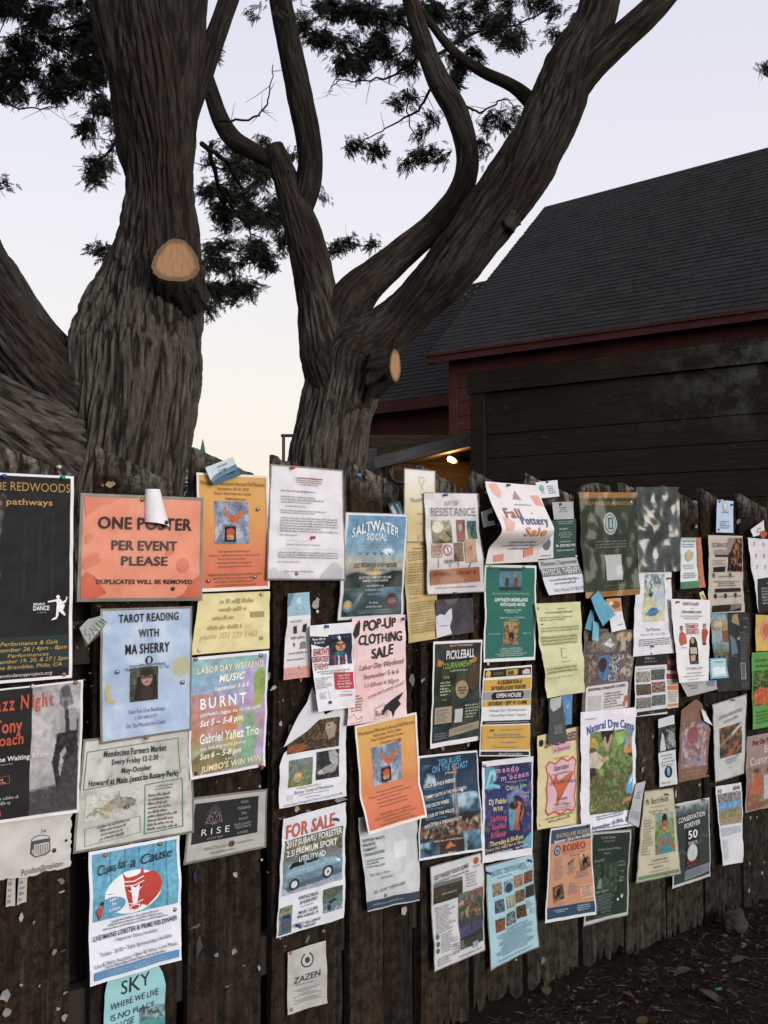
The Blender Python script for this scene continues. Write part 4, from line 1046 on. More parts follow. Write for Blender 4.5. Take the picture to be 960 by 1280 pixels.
sheet('poster', 'half black half photograph poster for a music night with orange lettering', 'poster', [(-25, 864), (104, 849.5), (98, 1015), (-30, 1033)], 1, 'd6d6da', [
    ('R', .02, .012, .49, .975, '191718'),
    ('I', .49, .014, .975, .975, [('g', '8f8d8f', 'a9a7a9', '9a989b', '7d7b7e'), ('n', 4, 'b6b4b6', .2, .5), ('p', [(0, .82), (.6, .8), (1, .78), (1, 1), (0, 1)], '3c3b3d'), ('l', [(0, .815), (.6, .79)], .015, '2b2a2c'),
        ('p', [(.45, .24), (.60, .20), (.88, .20), (1, .26), (1, .5), (.92, .42), (.50, .40)], '88868a'), ('p', [(.44, .25), (.55, .22), (.58, .34), (.50, .42), (.40, .37)], '9a989c'), ('p', [(.46, .40), (.50, .38), (.56, .42), (.55, .46)], '86848a'),
        ('p', [(.52, .38), (.95, .37), (.98, .62), (.72, .62), (.62, .56), (.58, .66), (.66, .84), (.58, .86), (.44, .60), (.48, .54)], '1d1c1f'), ('p', [(.60, .55), (.70, .49), (.74, .54), (.66, .58)], '959397'),
        ('p', [(.66, .20), (.74, .20), (.78, .38), (.69, .40)], '252427'), ('e', .68, .11, .11, .085, '77757a'), ('e', .68, .06, .11, .05, '4d4b50'), ('p', [(.57, .07), (.62, .06), (.60, .18), (.55, .15)], '67656a'), ('p', [(.76, .06), (.82, .08), (.85, .16), (.78, .18)], '67656a'),
        ('e', .69, .17, .05, .04, '55535a'), ('e', .64, .095, .02, .012, '3d3b40'), ('e', .73, .095, .02, .012, '3d3b40'), ('p', [(.68, .60), (.95, .59), (1, .62), (1, .98), (.52, .97), (.60, .76)], '333235'), ('l', [(.94, .30), (.93, .62)], .04, '2f2e31'), ('n', 30, '6a686c', .35, .25)]),
    ('T', 'Jazz Night', .09, .065, .70, .165, 'b8492b', 'bw'), ('R', .04, .075, .052, .165, 'b8492b'),
    ('T', 'Tony', .12, .235, .395, .33, 'b8492b', 'b'), ('T', 'Roach', .11, .345, .41, .425, 'b8492b', 'b'), ('T', '@ The Waiting Room', .06, .510, .66, .545, 'cfcdd0', 'b'), ('G', .06, .56, .36, .575, 1, '9a989b', 'r'),
    ('L', [(.05, .665), (.29, .655), (.30, .71), (.05, .72), (.05, .665)], .8, 'a6522e'), ('G', .07, .668, .27, .71, 2, 'b8492b'), ('G', .06, .80, .43, .87, 2, 'a7a5a8', 'l'), ('E', .16, .93, .06, 0, 'b8492b'), ('E', .16, .93, .03, 0, '191718')], wave=1.0)
sheet('notice', 'crumpled torn white sheet with a drawn cake tin and tear-off strips', 'notice', [(-60, 1020), (90, 1010), (84.5, 1085), (-62, 1108)], 0, 'b9b7b4', [
    ('E', .735, .47, .085, .075, '3b3a3a'), ('E', .735, .47, .080, .062, 'b9b7b4'), ('P', [(.65, .48), (.82, .46), (.82, .66), (.78, .72), (.69, .74), (.65, .68)], '454443'), ('P', [(.662, .54), (.81, .52), (.81, .65), (.775, .70), (.69, .72), (.662, .66)], 'a9a7a4')]
    + [('L', [(.675 + .02 * k, .55), (.677 + .02 * k, .70 - abs(k - 3) * .008)], 1.0, '3b3a3a') for k in range(7)] + [('T', 'Pickathon@gmail.com', .57, .86, .93, .95, '4a4948', 'h', 0, -.06), ('E', .955, .52, .012, 0, '2a2928'), ('E', .03, .5, .012, 0, '2a2928'), ('T', '14', .735, .30, .775, .36, '4a4948', 'h')],
    wave=3.5, outline=[(0, 0), (1, 0), (1, .95), (.9, 1.0), (.78, .98), (.62, 1.04), (.45, 1.0), (.3, 1.05), (0, 1.0)], torn=.012)
for (q, lb) in (([(10, 1092), (20, 1090.5), (17, 1131), (6, 1133)], 'tear-off paper strip under the cake tin sheet, the one away from the corner'), ([(24, 1090), (35, 1088), (31, 1126), (20, 1131)], 'tear-off paper strip under the cake tin sheet, nearer the pinned corner')):
    sheet('paper_strip', lb, 'paper strip', q, 0, 'a5a3a0', [('G', .15, .05, .85, .95, 5, '66646a', 'l')], wave=.6, curl=(0, 0, 7, 5))
sheet('sign', 'faded orange laminated sign with black capitals about one item per event', 'sign', [(104.5, 620.5), (250.5, 626), (248.5, 747), (99.8, 748)], 2, 'dd9075', [
    ('T', 'ONE POSTER', .118, .195, .918, .31, '33262a', 'b'), ('T', 'PER EVENT', .232, .428, .79, .52, '3a2c30', 'b'), ('T', 'PLEASE', .315, .585, .705, .672, '3a2c30', 'b'), ('T', 'DUPLICATES WILL BE REMOVED', .115, .815, .928, .858, '2f2428', 'b'),
    ('L', [(.47, .25), (.478, .98)], .5, 'e8b09a'), ('E', .845, .67, .058, 0, 'cf7557'), ('P', [(.68, .57), (.71, .50), (.77, .50), (.775, .54), (.73, .58)], 'd2714f'),
    ('P', [(.10, .55), (.14, .56), (.13, .59), (.16, .63), (.13, .66), (.06, .70), (.0, .72), (.02, .6)], 'd67f62'), ('P', [(0, .80), (.04, .74), (.10, .78), (.10, .84), (.20, .95), (.12, 1), (0, 1)], 'cb5c3b'), ('P', [(.86, .96), (.92, .84), (1, .76), (1, 1), (.78, 1)], 'c95f3e'), ('P', [(0, .0), (.30, .0), (.22, .06), (.14, .08), (.08, .14), (.02, .20)], 'd17b5c'), ('P', [(.05, .36), (.09, .37), (.08, .42), (.03, .47), (.02, .4)], 'd67f62')],
    bg=[('n', 2.2, 'd58466', .25, .6), ('n', 5, 'e0987f', .2, .5)], sleeve=7, wave=.7, curl=(0, 0, 2, 2))
sheet('flyer', 'blue laminated flyer for card readings with a small portrait photograph', 'flyer', [(128, 764), (237.5, 760.5), (236, 910.5), (127.5, 927)], 2, 'a9bfdb', [
    ('I', .30, .455, .625, .725, [('g', '4b5648', '2b2f2a'), ('n', 6, '59664f', .2, .6), ('r', 0, 0, .3, .5, '5a6a62'), ('n', 9, '2a2c28', .2, .7), ('e', .60, .62, .34, .55, '2a221f'), ('e', .60, .34, .20, .22, 'b08d80'), ('e', .60, .16, .24, .12, '33291f'), ('l', [(.42, .30), (.78, .30)], .04, '2b2422'), ('e', .50, .31, .08, .05, '5a4a46'), ('e', .70, .31, .08, .05, '5a4a46'), ('e', .60, .45, .07, .03, '8a4a46'), ('e', .60, .80, .20, .22, '3c302c'), ('l', [(.3, .35), (.22, .9)], .12, '241d1b'), ('l', [(.88, .3), (.95, .9)], .12, '241d1b')]),
    ('T', 'TAROT READING', .175, .03, .855, .092, '22242e', 'bs', 0, -.006), ('T', 'WITH', .395, .155, .625, .215, '22242e', 'bs'), ('T', 'MA SHERRY', .245, .27, .75, .345, '22242e', 'bs'),
    ('E', .52, .405, .045, 0, '23242c'), ('P', [(.50, .39), (.53, .375), (.54, .40), (.535, .43), (.505, .43)], 'a9bfdb'),
    ('T', 'Have Cards Will Travel To You', .245, .428 + .02, .75, .468 + .01, '4a5468', 's'), ('T', 'Zoom Sessions Also Available', .26, .435 + .05, .75, .470 + .04, '4a5468', 's') if False else ('G', .26, .425, .75, .452, 1, '4a5468'),
    ('T', 'Text For Live Bookings', .28, .785, .70, .815, '4f5b72', 's'), ('T', '1-707-684-0177', .36, .84, .61, .867, '4f5b72', 's'), ('T', 'On The Mendocino Coast', .26, .893, .705, .925, '4f5b72', 's'),
    ('P', [(.05, .56), (.02, .62), (.04, .70), (.12, .73), (.14, .70), (.09, .68), (.07, .63), (.09, .58)], 'b9b07c')],
    bg=[('n', 3, 'bccbe0', .2, .8), ('n', 7, 'c6d2e2', .35, .7), ('n', 4, '8da9cd', .3, .5), ('e', .9, .48, .12, .08, 'b5b79a')], sleeve=5, wave=1.0)
sheet('sticker', 'silvery sticker with green scrawl on the corner of the blue flyer', 'sticker', [(99, 785), (124, 768.5), (146.5, 775), (105, 809)], 4, '96a09d', [
    ('L', [(.18, .25), (.12, .5), (.26, .62), (.18, .85)], 2.2, '3f665b'), ('L', [(.34, .9), (.36, .35), (.50, .8), (.48, .3)], 2.2, '3f665b'), ('L', [(.62, .3), (.60, .8), (.74, .7), (.74, .3)], 2.2, '3f665b'), ('L', [(.85, .3), (.80, .7)], 2.2, '3f665b')], sleeve=.2, wave=1.5, gloss=True, outline=[(0, 0), (.55, -.15), (1, .1), (.85, .5), (.55, .8), (.1, 1)])
sheet('notice', 'dirty white laminated farmers market notice with green boxes and a vegetable drawing', 'notice', [(107, 927), (237, 914), (239, 1038), (93, 1063)], 1, 'c3c4c2', [
    ('L', [(.02, .10), (.88, .055), (.90, .40), (.02, .45), (.02, .10)], 2.0, '4e8374'), ('T', 'Mendocino Farmers Market', .17, .105, .76, .165, '3a3f48', 'bs'), ('T', 'Every Friday 12-2:30', .25, .195, .685, .245, '3a3f48', 'bs'), ('T', 'May-October', .34, .285, .62, .335, '3a3f48', 'bs'), ('T', 'Howard at Main (next to Rotary Park)', .06, .37, .875, .425, '30343c', 'bs'),
    ('L', [(.565, .48), (.91, .46), (.915, .935), (.575, .955), (.565, .48)], 2.2, '4e8374'), ('G', .65, .49, .83, .545, 2, '4a4e5a'), ('G', .60, .565, .88, .935, 9, '33363c', 'l'),
    ('L', [(.06, .815), (.53, .77), (.54, .93), (.07, .975), (.06, .815)], 1.6, '6f9a8d'), ('G', .14, .80, .46, .955, 4, '4a4d52', 'c', -.10),
    ('I', .05, .50, .50, .745, [('g', 'c3c4c2'), ('p', [(.35, .45), (.55, .22), (.62, .05), (.66, .22), (.88, .30), (.98, .45), (.92, .62), (.55, .70)], '8f8f80'), ('l', [(.40, .5), (.58, .28), (.86, .34), (.95, .48)], .02, '5a5d52'), ('l', [(.62, .02), (.65, .3)], .02, '5d6a58'), ('p', [(.25, .5), (.45, .42), (.62, .62), (.5, .74), (.28, .72)], 'a6a184'), ('e', .78, .66, .07, .1, '4e5048'), ('e', .90, .58, .05, .08, '4e5048'), ('l', [(.05, .80), (.2, .55), (.36, .6)], .04, '6b8266'), ('p', [(.02, .85), (.15, .6), (.3, .66), (.18, .8)], '7d9574'), ('p', [(.25, .72), (.5, .75), (.42, .98), (.3, .9)], 'b9ae88'), ('l', [(.25, .72), (.45, .98)], .02, '7d7a64'), ('n', 10, '6f7a66', .3, .5), ('n', 14, 'c3c4c2', .25, .5)])],
    bg=[('n', 3, 'b2b3b0', .2, .7), ('n', 6, 'cfd0ce', .2, .6), ('n', 9, '9c9b94', .45, .8)], sleeve=5, wave=1.2, curl=(0, 0, 2, 3))
sheet('sign', 'white laminated card with a dark panel and lotus emblem for a spa', 'sign', [(241, 1000), (331.5, 988.5), (330, 1057), (231.5, 1078)], 0, 'b7b6b6', [
    ('R', .04, .07, .90, .73, '25272a')] + [('L', [(.30 + .13 * math.cos(a) * .62, .42 - .23 * math.sin(a) * .9), (.30 + .17 * math.cos(a) * .7, .42 - .30 * math.sin(a) * .98)], .5, 'b99aa8') for a in np.linspace(.1, 3.04, 13)] +
    [('L', [(.30 + .105 * math.cos(a) , .44 - .20 * math.sin(a)) for a in np.linspace(0, 3.14, 14)], .7, 'c4a6b4'), ('L', [(.30, .24), (.27, .33), (.30, .43), (.33, .33), (.30, .24)], .7, 'c4a6b4'), ('L', [(.24, .29), (.23, .37), (.30, .43), (.37, .37), (.36, .29), (.325, .33)], .7, 'c4a6b4'), ('L', [(.24, .29), (.275, .33)], .7, 'c4a6b4'), ('L', [(.19, .40), (.30, .445), (.41, .40)], .7, 'c4a6b4'),
     ('T', 'R I S E', .14, .50, .50, .605, 'd4d3d6'), ('T', 'and be well', .22, .645, .42, .68, '9a989c', 'ih'), ('T', 'YOGA', .63, .11, .74, .155, 'a6a5a9'), ('T', 'MASSAGE', .60, .21, .77, .255, 'a6a5a9'), ('T', 'SPA', .65, .31, .72, .35, 'a6a5a9'), ('T', 'FLOAT', .62, .40, .74, .44, 'a6a5a9'), ('T', 'FACE & BODY', .56, .49, .79, .53, 'a6a5a9'), ('T', 'TREATMENTS', .57, .545, .79, .585, 'a6a5a9'), ('T', '& MORE!', .61, .64, .75, .68, 'a6a5a9'),
     ('T', 'FRACTALIZE', .20, .815, .50, .86, '5c7a78', 's'), ('E', .555, .83, .035, 0, '6b4a4a'), ('E', .555, .83, .012, 0, '1f1a1c'), ('G', .62, .81, .84, .85 + .008, 1, '8a888c'), ('G', .22, .90, .66, .94, 1, '7a9aa8')],
    bg=[('n', 5, 'a6a5a2', .3, .8)], sleeve=5, wave=.8)
sheet('flyer', 'white and blue benefit dinner flyer with a red horse head in a white oval', 'flyer', [(110.5, 1065), (224.3, 1044), (225.5, 1199), (110.5, 1232)], 3, 'd6dbe8', [
    ('I', .035, .025, .965, .535, [('g', '4c93b4'), ('n', 1.5, '5aa4c2', .0, .7)] + [('r', x, 0, x + .012, 1, '31708c') for x in (.20, .36, .53, .70, .86)] + [('r', x, 0, x + .10, 1, '58a2c0') for x in (.22, .55, .88)] + [('l', [(.45, .6), (.42, .95)], .01, '3d7f9c'), ('n', 16, '6db0c8', .45, .4)]),
    ('P', [(.46 + .30 * math.cos(a) * (1.05 if math.cos(a) > 0 else 1), .365 - .165 * math.sin(a)) for a in np.linspace(0, 6.28, 40)[:-1]], 'dfe0e8'),
    ('P', [(.57, .24), (.70, .235), (.75, .27), (.79, .33), (.765, .40), (.70, .45), (.62, .50), (.52, .46), (.56, .38)], 'b43324'), ('P', [(.355, .205), (.39, .245), (.42, .25), (.50, .245), (.545, .235), (.57, .185), (.585, .22), (.58, .30), (.575, .36), (.555, .44), (.56, .475), (.53, .505), (.48, .515), (.43, .50), (.415, .46), (.39, .40), (.365, .32), (.365, .26)], 'b43324'),
    ('P', [(.43, .31), (.48, .335), (.53, .31), (.515, .40), (.50, .455), (.455, .455), (.445, .40)], 'dfe0e8'), ('L', [(.37, .275), (.47, .285), (.575, .262)], 2.2, 'dfe0e8'), ('L', [(.365, .305), (.47, .315), (.58, .295)], 1.6, 'dfe0e8'), ('L', [(.40, .448), (.475, .460), (.56, .440)], 2.0, 'dfe0e8'), ('L', [(.43, .475), (.48, .465), (.53, .472), (.525, .50), (.485, .508), (.44, .50), (.43, .475)], 1.8, 'dfe0e8'), ('L', [(.40, .34), (.43, .36)], 2, 'dfe0e8'), ('L', [(.55, .33), (.52, .35)], 2, 'dfe0e8'), ('E', .41, .335, .012, 0, '5a1a14'), ('E', .54, .325, .012, 0, '5a1a14'),
    ('P', [(.24 + .135 * math.cos(a), .43 - .062 * math.sin(a)) for a in np.linspace(0, 6.28, 30)[:-1]], '4b97b8'), ('T', 'SEPT', .20, .375, .30, .395, 'e3e6ee', 'b', 0, -.012), ('T', '5th', .225, .41, .27, .43, 'e3e6ee', 'b'), ('T', '5:30pm', .20, .45, .31, .47, 'e3e6ee', 'b', 0, -.012),
    ('P', [(.06, .445), (.10, .43), (.12, .44), (.135, .41), (.15, .43), (.135, .46), (.125, .50), (.10, .53), (.095, .48), (.07, .47)], 'a8402f'), ('E', .128, .405, .02, 0, '2e2c30'),
    ('T', "Claws for", .085, .105, .40, .175, '22222a', 'ih', 0, -.03), ('T', 'a Cause', .43, .085, .90, .16, '22222a', 'ih', 0, -.03), ('L', [(.10, .185), (.30, .155), (.45, .15)], 1.0, '22222a'),
    ('G', .10, .545, .88, .615, 3, '8f939e', 'c', -.0), ('T', 'LIVE MAINE LOBSTER & PRIME RIB DINNER', .035, .632, .945, .668, '2c3040', 'b', 0, -.012), ('T', '(Vegetarian Option Available)', .27, .69, .72, .715, '3c4150'), ('T', 'Tickets - $100 • Table Sponsorships Available', .10, .765, .885, .795, '4a5060', '', 0, -.01), ('T', 'Live & Silent Auctions • Beer & Wine • Live Music', .04, .838, .945, .868, '4a5060', '', 0, -.012), ('G', .06, .872, .93, .90, 1, '8f939e'),
    ('R', .04, .905, .965, .965, '4a86b8'), ('G', .08, .915, .92, .955, 2, '9fc0dc', 'cB')], wave=1.5, curl=(0, 0, 5, 6), bg=[])
sheet('door_hanger', 'pale blue arched card with hand lettering hanging under the horse head flyer', 'card', [(130.5, 1204), (205, 1190), (206, 1318), (128, 1336)], 1, '84bcc4', [
    ('T', 'SKY', .26, .17, .74, .30, '23232a', 'h', 0, -.05), ('T', 'WHERE WE LIVE', .09, .36, .88, .42, '2f3a44', 'h', 0, -.07), ('T', 'IS NO PLACE', .10, .475, .82, .53, '2f3a44', 'h', 0, -.06), ('T', 'TO LOSE', .10, .58, .48, .635, '2f3a44', 'h', 0, -.04), ('T', 'YOUR', .14, .685, .48, .74, '2f3a44', 'h', 0, -.04),
    ('I', .57, .49, 1, 1, [('g', '5b7f86', '2f8c90', '2b8488'), ('N', 9, '33484c', -.1, .9, 0, 0, 1, .26), ('N', 20, '9ab0b0', .25, .8, 0, 0, 1, .26)])],
    outline=[(0, 1), (0, .30), (.04, .19), (.12, .10), (.25, .035), (.42, .0), (.58, 0), (.75, .035), (.88, .10), (.96, .19), (1, .30), (1, 1)], wave=.8)
fr = [('I', .23, .235, .71, .60, [('g', '5f6f88', '7d8aa2', '6b7890'), ('n', 2.2, 'b4bccb', .1, .8), ('n', 3.4, '4a5870', .3, .6), ('p', [(.30, .12), (.36, .20), (.42, .30), (.55, .34), (.62, .28), (.78, .22), (.92, .20), (.84, .34), (.70, .42), (.62, .50), (.50, .52), (.42, .44), (.34, .34), (.27, .22)], 'b0683f'), ('e', .54, .42, .10, .08, 'c4502c'), ('r', .22, .58, .62, .96, '2a2d36'), ('r', .20, .54, .60, .94, '747c8c'), ('r', .28, .58, .60, .93, '17171c'), ('e', .45, .72, .12, .09, 'c4482a'), ('p', [(.33, .80), (.56, .80), (.54, .90), (.36, .90)], 'b98a52'), ('n', 14, '33282a', .42, .5)]),
      ('T', "Mendocino Women's Annual Fall Retreat", .05, .065, .95, .10, '6a4a2a'), ('T', 'September 18-20, 2026', .28, .115, .72, .14, '6a4a2a'), ('T', "River's Bend Retreat Center", .24, .155, .76, .18, '6a4a2a'), ('T', 'Broken Open...', .38, .20, .58, .218, '6a4a2a', 'i'), ('T', 'Breaking Through...', .42, .232 - .005, .72, .247 - .005, '6a4a2a', 'i') if False else ('G', .38, .205, .72, .228, 1, '6a4a2a'),
      ('T', 'Sharing stories of faithful hearts', .27, .655, .72, .672, '6e3a22', 'i'), ('T', 'Finding our strengths and resources to create a new story', .14, .688, .86, .704, '6e3a22', 'i'), ('T', 'Playing with our fear books', .26, .72, .66, .735, '6e3a22', 'i'), ('T', 'Celebrating the Wholeness we already are', .24, .752, .74, .768, '6e3a22', 'i'), ('T', 'Awakened, Supportive Circle of Women', .26, .784, .74, .80, '6e3a22', 'i'), ('G', .12, .845, .90, .965, 4, '7a3a28')]
sheet('flyer', 'yellow to orange flyer with a winged heart picture, above the blank yellow note', 'flyer', [(245, 590.6), (333.8, 594.7), (336.5, 736), (248.4, 740)], 0, 'd8d0cc', [('R', .035, .03, .965, .97, 'c8923f')] + fr, bg=[], wave=1.0) if False else None
def retreat(label, px4, lvl, **k):
    return sheet('flyer', label, 'flyer', px4, lvl, 'cf9a45', fr + [('R', 0, 0, 1, .022, 'd9d2cc'), ('R', 0, .972, 1, 1, 'd9d2cc'), ('R', 0, .02, .028, .975, 'd9d2cc'), ('R', .968, .02, 1, .975, 'd9d2cc')], bg=[('g', 'cb9c43', 'cf9746', 'd08748', 'cd6f4c', 'c9603f')], group='winged heart retreat flyers', **k)
retreat('yellow to orange flyer with a winged heart picture, above the plain yellow note', [(245, 590.6), (333.8, 594.7), (336.5, 736), (248.4, 740)], 1, wave=1.0)
sheet('business_card', 'blue and white business card with mountains on the winged heart flyer', 'business card', [(256.6, 584.5), (290.4, 571), (301, 594), (264.7, 606.6)], 4, 'b9c8d4', [
    ('P', [(0, .72), (.18, .55), (.34, .78), (.55, .45), (.72, .68), (1, .40), (1, 1), (0, 1)], '4d7f96'), ('P', [(0, .85), (.3, .72), (.6, .9), (1, .66), (1, 1), (0, 1)], '2f5c74'), ('G', .28, .13, .80, .27 + .008, 1, '3a5568'), ('G', .30, .34, .72, .58, 2, '4a6274'), ('E', .58, .46, .04, 0, '3a5568')], wave=.4, curl=(0, 3, 0, 6), gloss=True)
sheet('note', 'pale yellow handwritten note with faded writing and a bulging edge', 'note', [(249, 742.5), (337, 739), (335, 810.5), (237, 818.7)], 0, 'd4c88e', [
    ('G', .22, .08, .86, .2, 1, 'c6b980'), ('G', .14, .22, .82, .32 + .008, 1, 'c9bc84'), ('G', .12, .36, .60, .46 + .008, 1, 'c9bc84'), ('R', .72, .34, .92, .44, '9a8a58'), ('G', .12, .52, .66, .62 + .008, 1, 'c9bc84'), ('T', 'please 707 227 1442', .08, .66, .84, .76, 'c6b980', 'h'), ('R', .86, .78, .91, .84, '8a8468')],
    bg=[('n', 3, 'd9cf9a', .1, .7), ('n', 6, 'c8ba7c', .35, .6)], wave=1.6, curl=(0, 0, 3, 5))
sheet('poster', 'rainbow gradient music poster with white and cream lettering', 'poster', [(236, 822.5), (335.5, 813), (330, 957.5), (235.5, 974.5)], 1, 'd8d8e4', [
    ('I', .03, .025, .97, .975, [('g', '7fb0aa', '7da6c0', '9a98be', 'b8705a', '94945c', '808a54'), ('e', .06, .40, .45, .10, 'b07a6c'), ('e', .2, .52, .5, .12, 'b87650'), ('e', .95, .25, .30, .22, 'a498c2'), ('e', .9, .62, .28, .3, 'a890b4'), ('n', 1.6, 'a09ac0', .3, .5), ('e', .93, .26, .10, .14, '7f9a44'), ('e', .90, .40, .06, .10, '93a54a'), ('p', [(.72, .52), (.80, .48), (.86, .58), (.92, .70), (.86, .90), (.74, 1), (.60, .98), (.66, .78)], '78a07e'), ('e', .64, .56, .05, .06, '9aa64c'), ('e', .55, .74, .10, .09, 'a49a4a'), ('e', .28, .92, .3, .12, '6a6a34'), ('n', 3, 'b0866a', .42, .35)]),
    ('T', 'LABOR DAY WEEKEND', .10, .085, .93, .135, 'd8dab4', 'bs', 0, -.01), ('T', 'MUSIC', .36, .165, .70, .225, 'e3e4d4', 'bi', 0, -.01), ('T', 'September 5 & 6', .30, .258, .745, .292, 'dfe2e6', 'bi', 0, -.01), ('T', 'BURNT', .125, .345, .71, .43, 'e3e3ec', 'bw', 0, -.01), ('T', 'psychedelic reggae, ska, hip hop, punk!', .125, .462, .91, .49, 'dfe0e4', 'bi', 0, -.01), ('T', 'Sat 5 ~ 5-8 pm', .125, .525, .665, .575, 'e6e6e8', 'bi', 0, -.01),
    ('T', 'Gabriel Yañez Trio', .125, .64, .885, .715, 'e4e2e6', 'b', 0, -.015), ('T', 'jazz, funk and world groove!', .125, .745, .72, .772, 'dcdcd8', 'bi', 0, -.012), ('T', 'Sun 6 ~ 5-8 pm', .125, .80, .66, .845, 'e4e3e0', 'bi', 0, -.01), ('G', .46, .862, .58, .885 + .008, 1, 'd8d3cc'), ('T', "JUMBO'S WIN WIN", .125, .90, .94, .945, 'd8cfae', 'bi', 0, -.02), ('G', .36, .95, .66, .968 + .008, 1, 'c4bca0')], wave=1.6, curl=(0, 0, 4, 4))
sheet('notice', 'white laminated typed notice with a water stained lower edge', 'notice', [(339.5, 582), (427, 589.5), (429.5, 723.5), (333.5, 723)], 2, 'd2d2dc', [
    ('R', .36, .085, .72, .095, 'b06a70'), ('G', .30, .082, .74, .16, 4, 'b58a92'), ('G', .13, .20, .90, .225, 1, '6e6e90', 'l'), ('G', .13, .255, .90, .325, 3, '70707e', 'l'), ('G', .20, .34, .72, .36, 1, '70707e', 'l'), ('G', .13, .38, .90, .42, 2, '70707e', 'l'), ('G', .13, .445, .92, .585, 6, '6b6b78', 'j'), ('G', .13, .60, .45, .62, 1, '70707e', 'l'), ('T', 'Edward O. Moore, President of the Board', .23, .685, .66, .702, '70707e'), ('L', [(.22, .665), (.32, .655), (.42, .67), (.55, .65)], .5, '8a8a9a'), ('L', [(.12, .735), (.92, .735)], .4, '9a9aa6'), ('G', .12, .755, .92, .82, 3, '6b6b78', 'j'), ('G', .12, .84, .46, .86, 1, '70707e', 'l'), ('G', .20, .925, .62, .945, 1, '70707e', 'l'),
    ('P', [(.02, 1), (.02, .92), (.08, .90), (.12, .94), (.22, .93), (.27, .965), (.30, 1)], 'bcbcc6'), ('P', [(.66, 1), (.70, .95), (.74, .92), (.82, .86), (.88, .84), (.93, .87), (.97, .92), (.97, 1)], 'b9b9c4')],
    bg=[('n', 2, 'dadae2', .0, .6)], sleeve=4, wave=1.0, curl=(0, 0, 3, 5))
# ---- middle part
sheet('brochure', 'tall narrow white brochure with a light blue head and pink foot', 'brochure', [(359.5, 742), (386.6, 740), (385.8, 845.7), (352.7, 850)], 2, 'd0cdd0', [
    ('R', 0, 0, 1, .265, '86adc0'), ('P', [(0, 0), (.28, 0), (.12, .14), (0, .16)], '5a7c94'), ('E', .52, .09, .11, 0, 'a9c8d6'), ('G', .28, .145, .9, .20, 1, 'c4dbe4'), ('G', .2, .21, .95, .25, 1, 'b4d0dc'), ('R', 0, .865, 1, 1, 'c98e88'), ('G', .1, .31, .65, .335 + .008, 1, '56789a'), ('P', [(.28, .39), (.42, .38), (.46, .47), (.34, .48)], '2b3440'), ('P', [(.68, .38), (.84, .36), (.80, .47), (.66, .46)], '1f242c'), ('P', [(.32, .58), (.40, .59), (.37, .64)], '33424e'), ('E', .72, .61, .11, 0, '5f7d86'), ('P', [(.60, .635), (.84, .63), (.84, .655), (.60, .66)], '9a6a70'), ('G', .1, .50, .95, .545, 1, '8b8b98'), ('G', .1, .68, .95, .72, 1, '8b8b98'), ('G', .1, .76, .8, .79, 1, '8b8b98'), ('G', .1, .92, .9, .96, 1, 'e0bab6')], wave=1.5, curl=(0, 0, 6, 3))
sheet('flyer', 'white film flyer with red capitals beside a star hat face, held by blue pushpins', 'flyer', [(387, 782), (440, 777.5), (442.5, 884), (392, 889)], 6, 'd6d6de', [
    ('I', .40, .125, .97, .485, [('g', '1c2433', '2b3040'), ('p', [(.12, .0), (.85, .0), (.88, .22), (.08, .22)], '23395c'), ('p', [(.08, .16), (.92, .16), (.95, .27), (.03, .27)], '151c2c'), ('p', [(.45, .02), (.50, .10), (.58, .10), (.52, .145), (.55, .22), (.48, .17), (.41, .21), (.44, .14), (.38, .09), (.44, .09)], 'd9d9e0'), ('e', .50, .40, .22, .16, 'c98660'), ('l', [(.30, .33), (.45, .35)], .05, '1a1618'), ('l', [(.55, .35), (.70, .32)], .05, '1a1618'), ('e', .51, .42, .04, .05, '9a5c42'), ('l', [(.42, .50), (.60, .49)], .03, '6a2f28'), ('p', [(.40, .50), (.64, .50), (.55, .62)], 'c9bcb0'), ('p', [(.1, .62), (.9, .58), (1, 1), (0, 1)], '2a3f66'), ('e', .45, .62, .20, .10, '3f6e4c'), ('e', .50, .64, .12, .06, '2f5f8c'), ('l', [(.22, .72), (.24, 1)], .08, 'a8402f'), ('l', [(.42, .74), (.42, 1)], .08, 'd2c8b8'), ('l', [(.58, .74), (.60, 1)], .08, 'a8402f'), ('l', [(.76, .72), (.78, 1)], .08, 'd2c8b8'), ('n', 8, '10141f', .4, .7)]),
    ('P', [(0, .125), (.42, .145), (.46, .23), (.30, .27), (0, .22)], '20252f'), ('G', .02, .145, .36, .175 + .008, 1, 'd0d2d8'), ('G', .02, .185, .36, .215 + .008, 1, 'd0d2d8'), ('T', "EARTH'S", .04, .275, .40, .35, 'a8392e', 'b', 0, .0), ('T', 'GREATEST', .0, .365, .42, .43, 'a8392e', 'b'), ('T', 'ENEMY', .04, .45, .40, .52, 'a8392e', 'h'),
    ('G', .02, .535, .97, .585, 2, '2b2f3a'), ('R', .53, .58, .97, .775, 'b3283c'), ('G', .58, .595, .92, .76, 5, 'e6cfd4', 'cB'), ('G', .02, .61, .48, .74, 7, '565a64', 'l'), ('G', .10, .78, .34, .86, 4, '5d616c', 'l'), ('R', .36, .77, .56, .87, 'cfcfd6'), ('G', .62, .79, .95, .81, 1, '6a6e78'), ('T', 'CODEPINK', .62, .83, .93, .855, 'c4607c', 'b')], wave=2, curl=(0, 0, 3, 14))
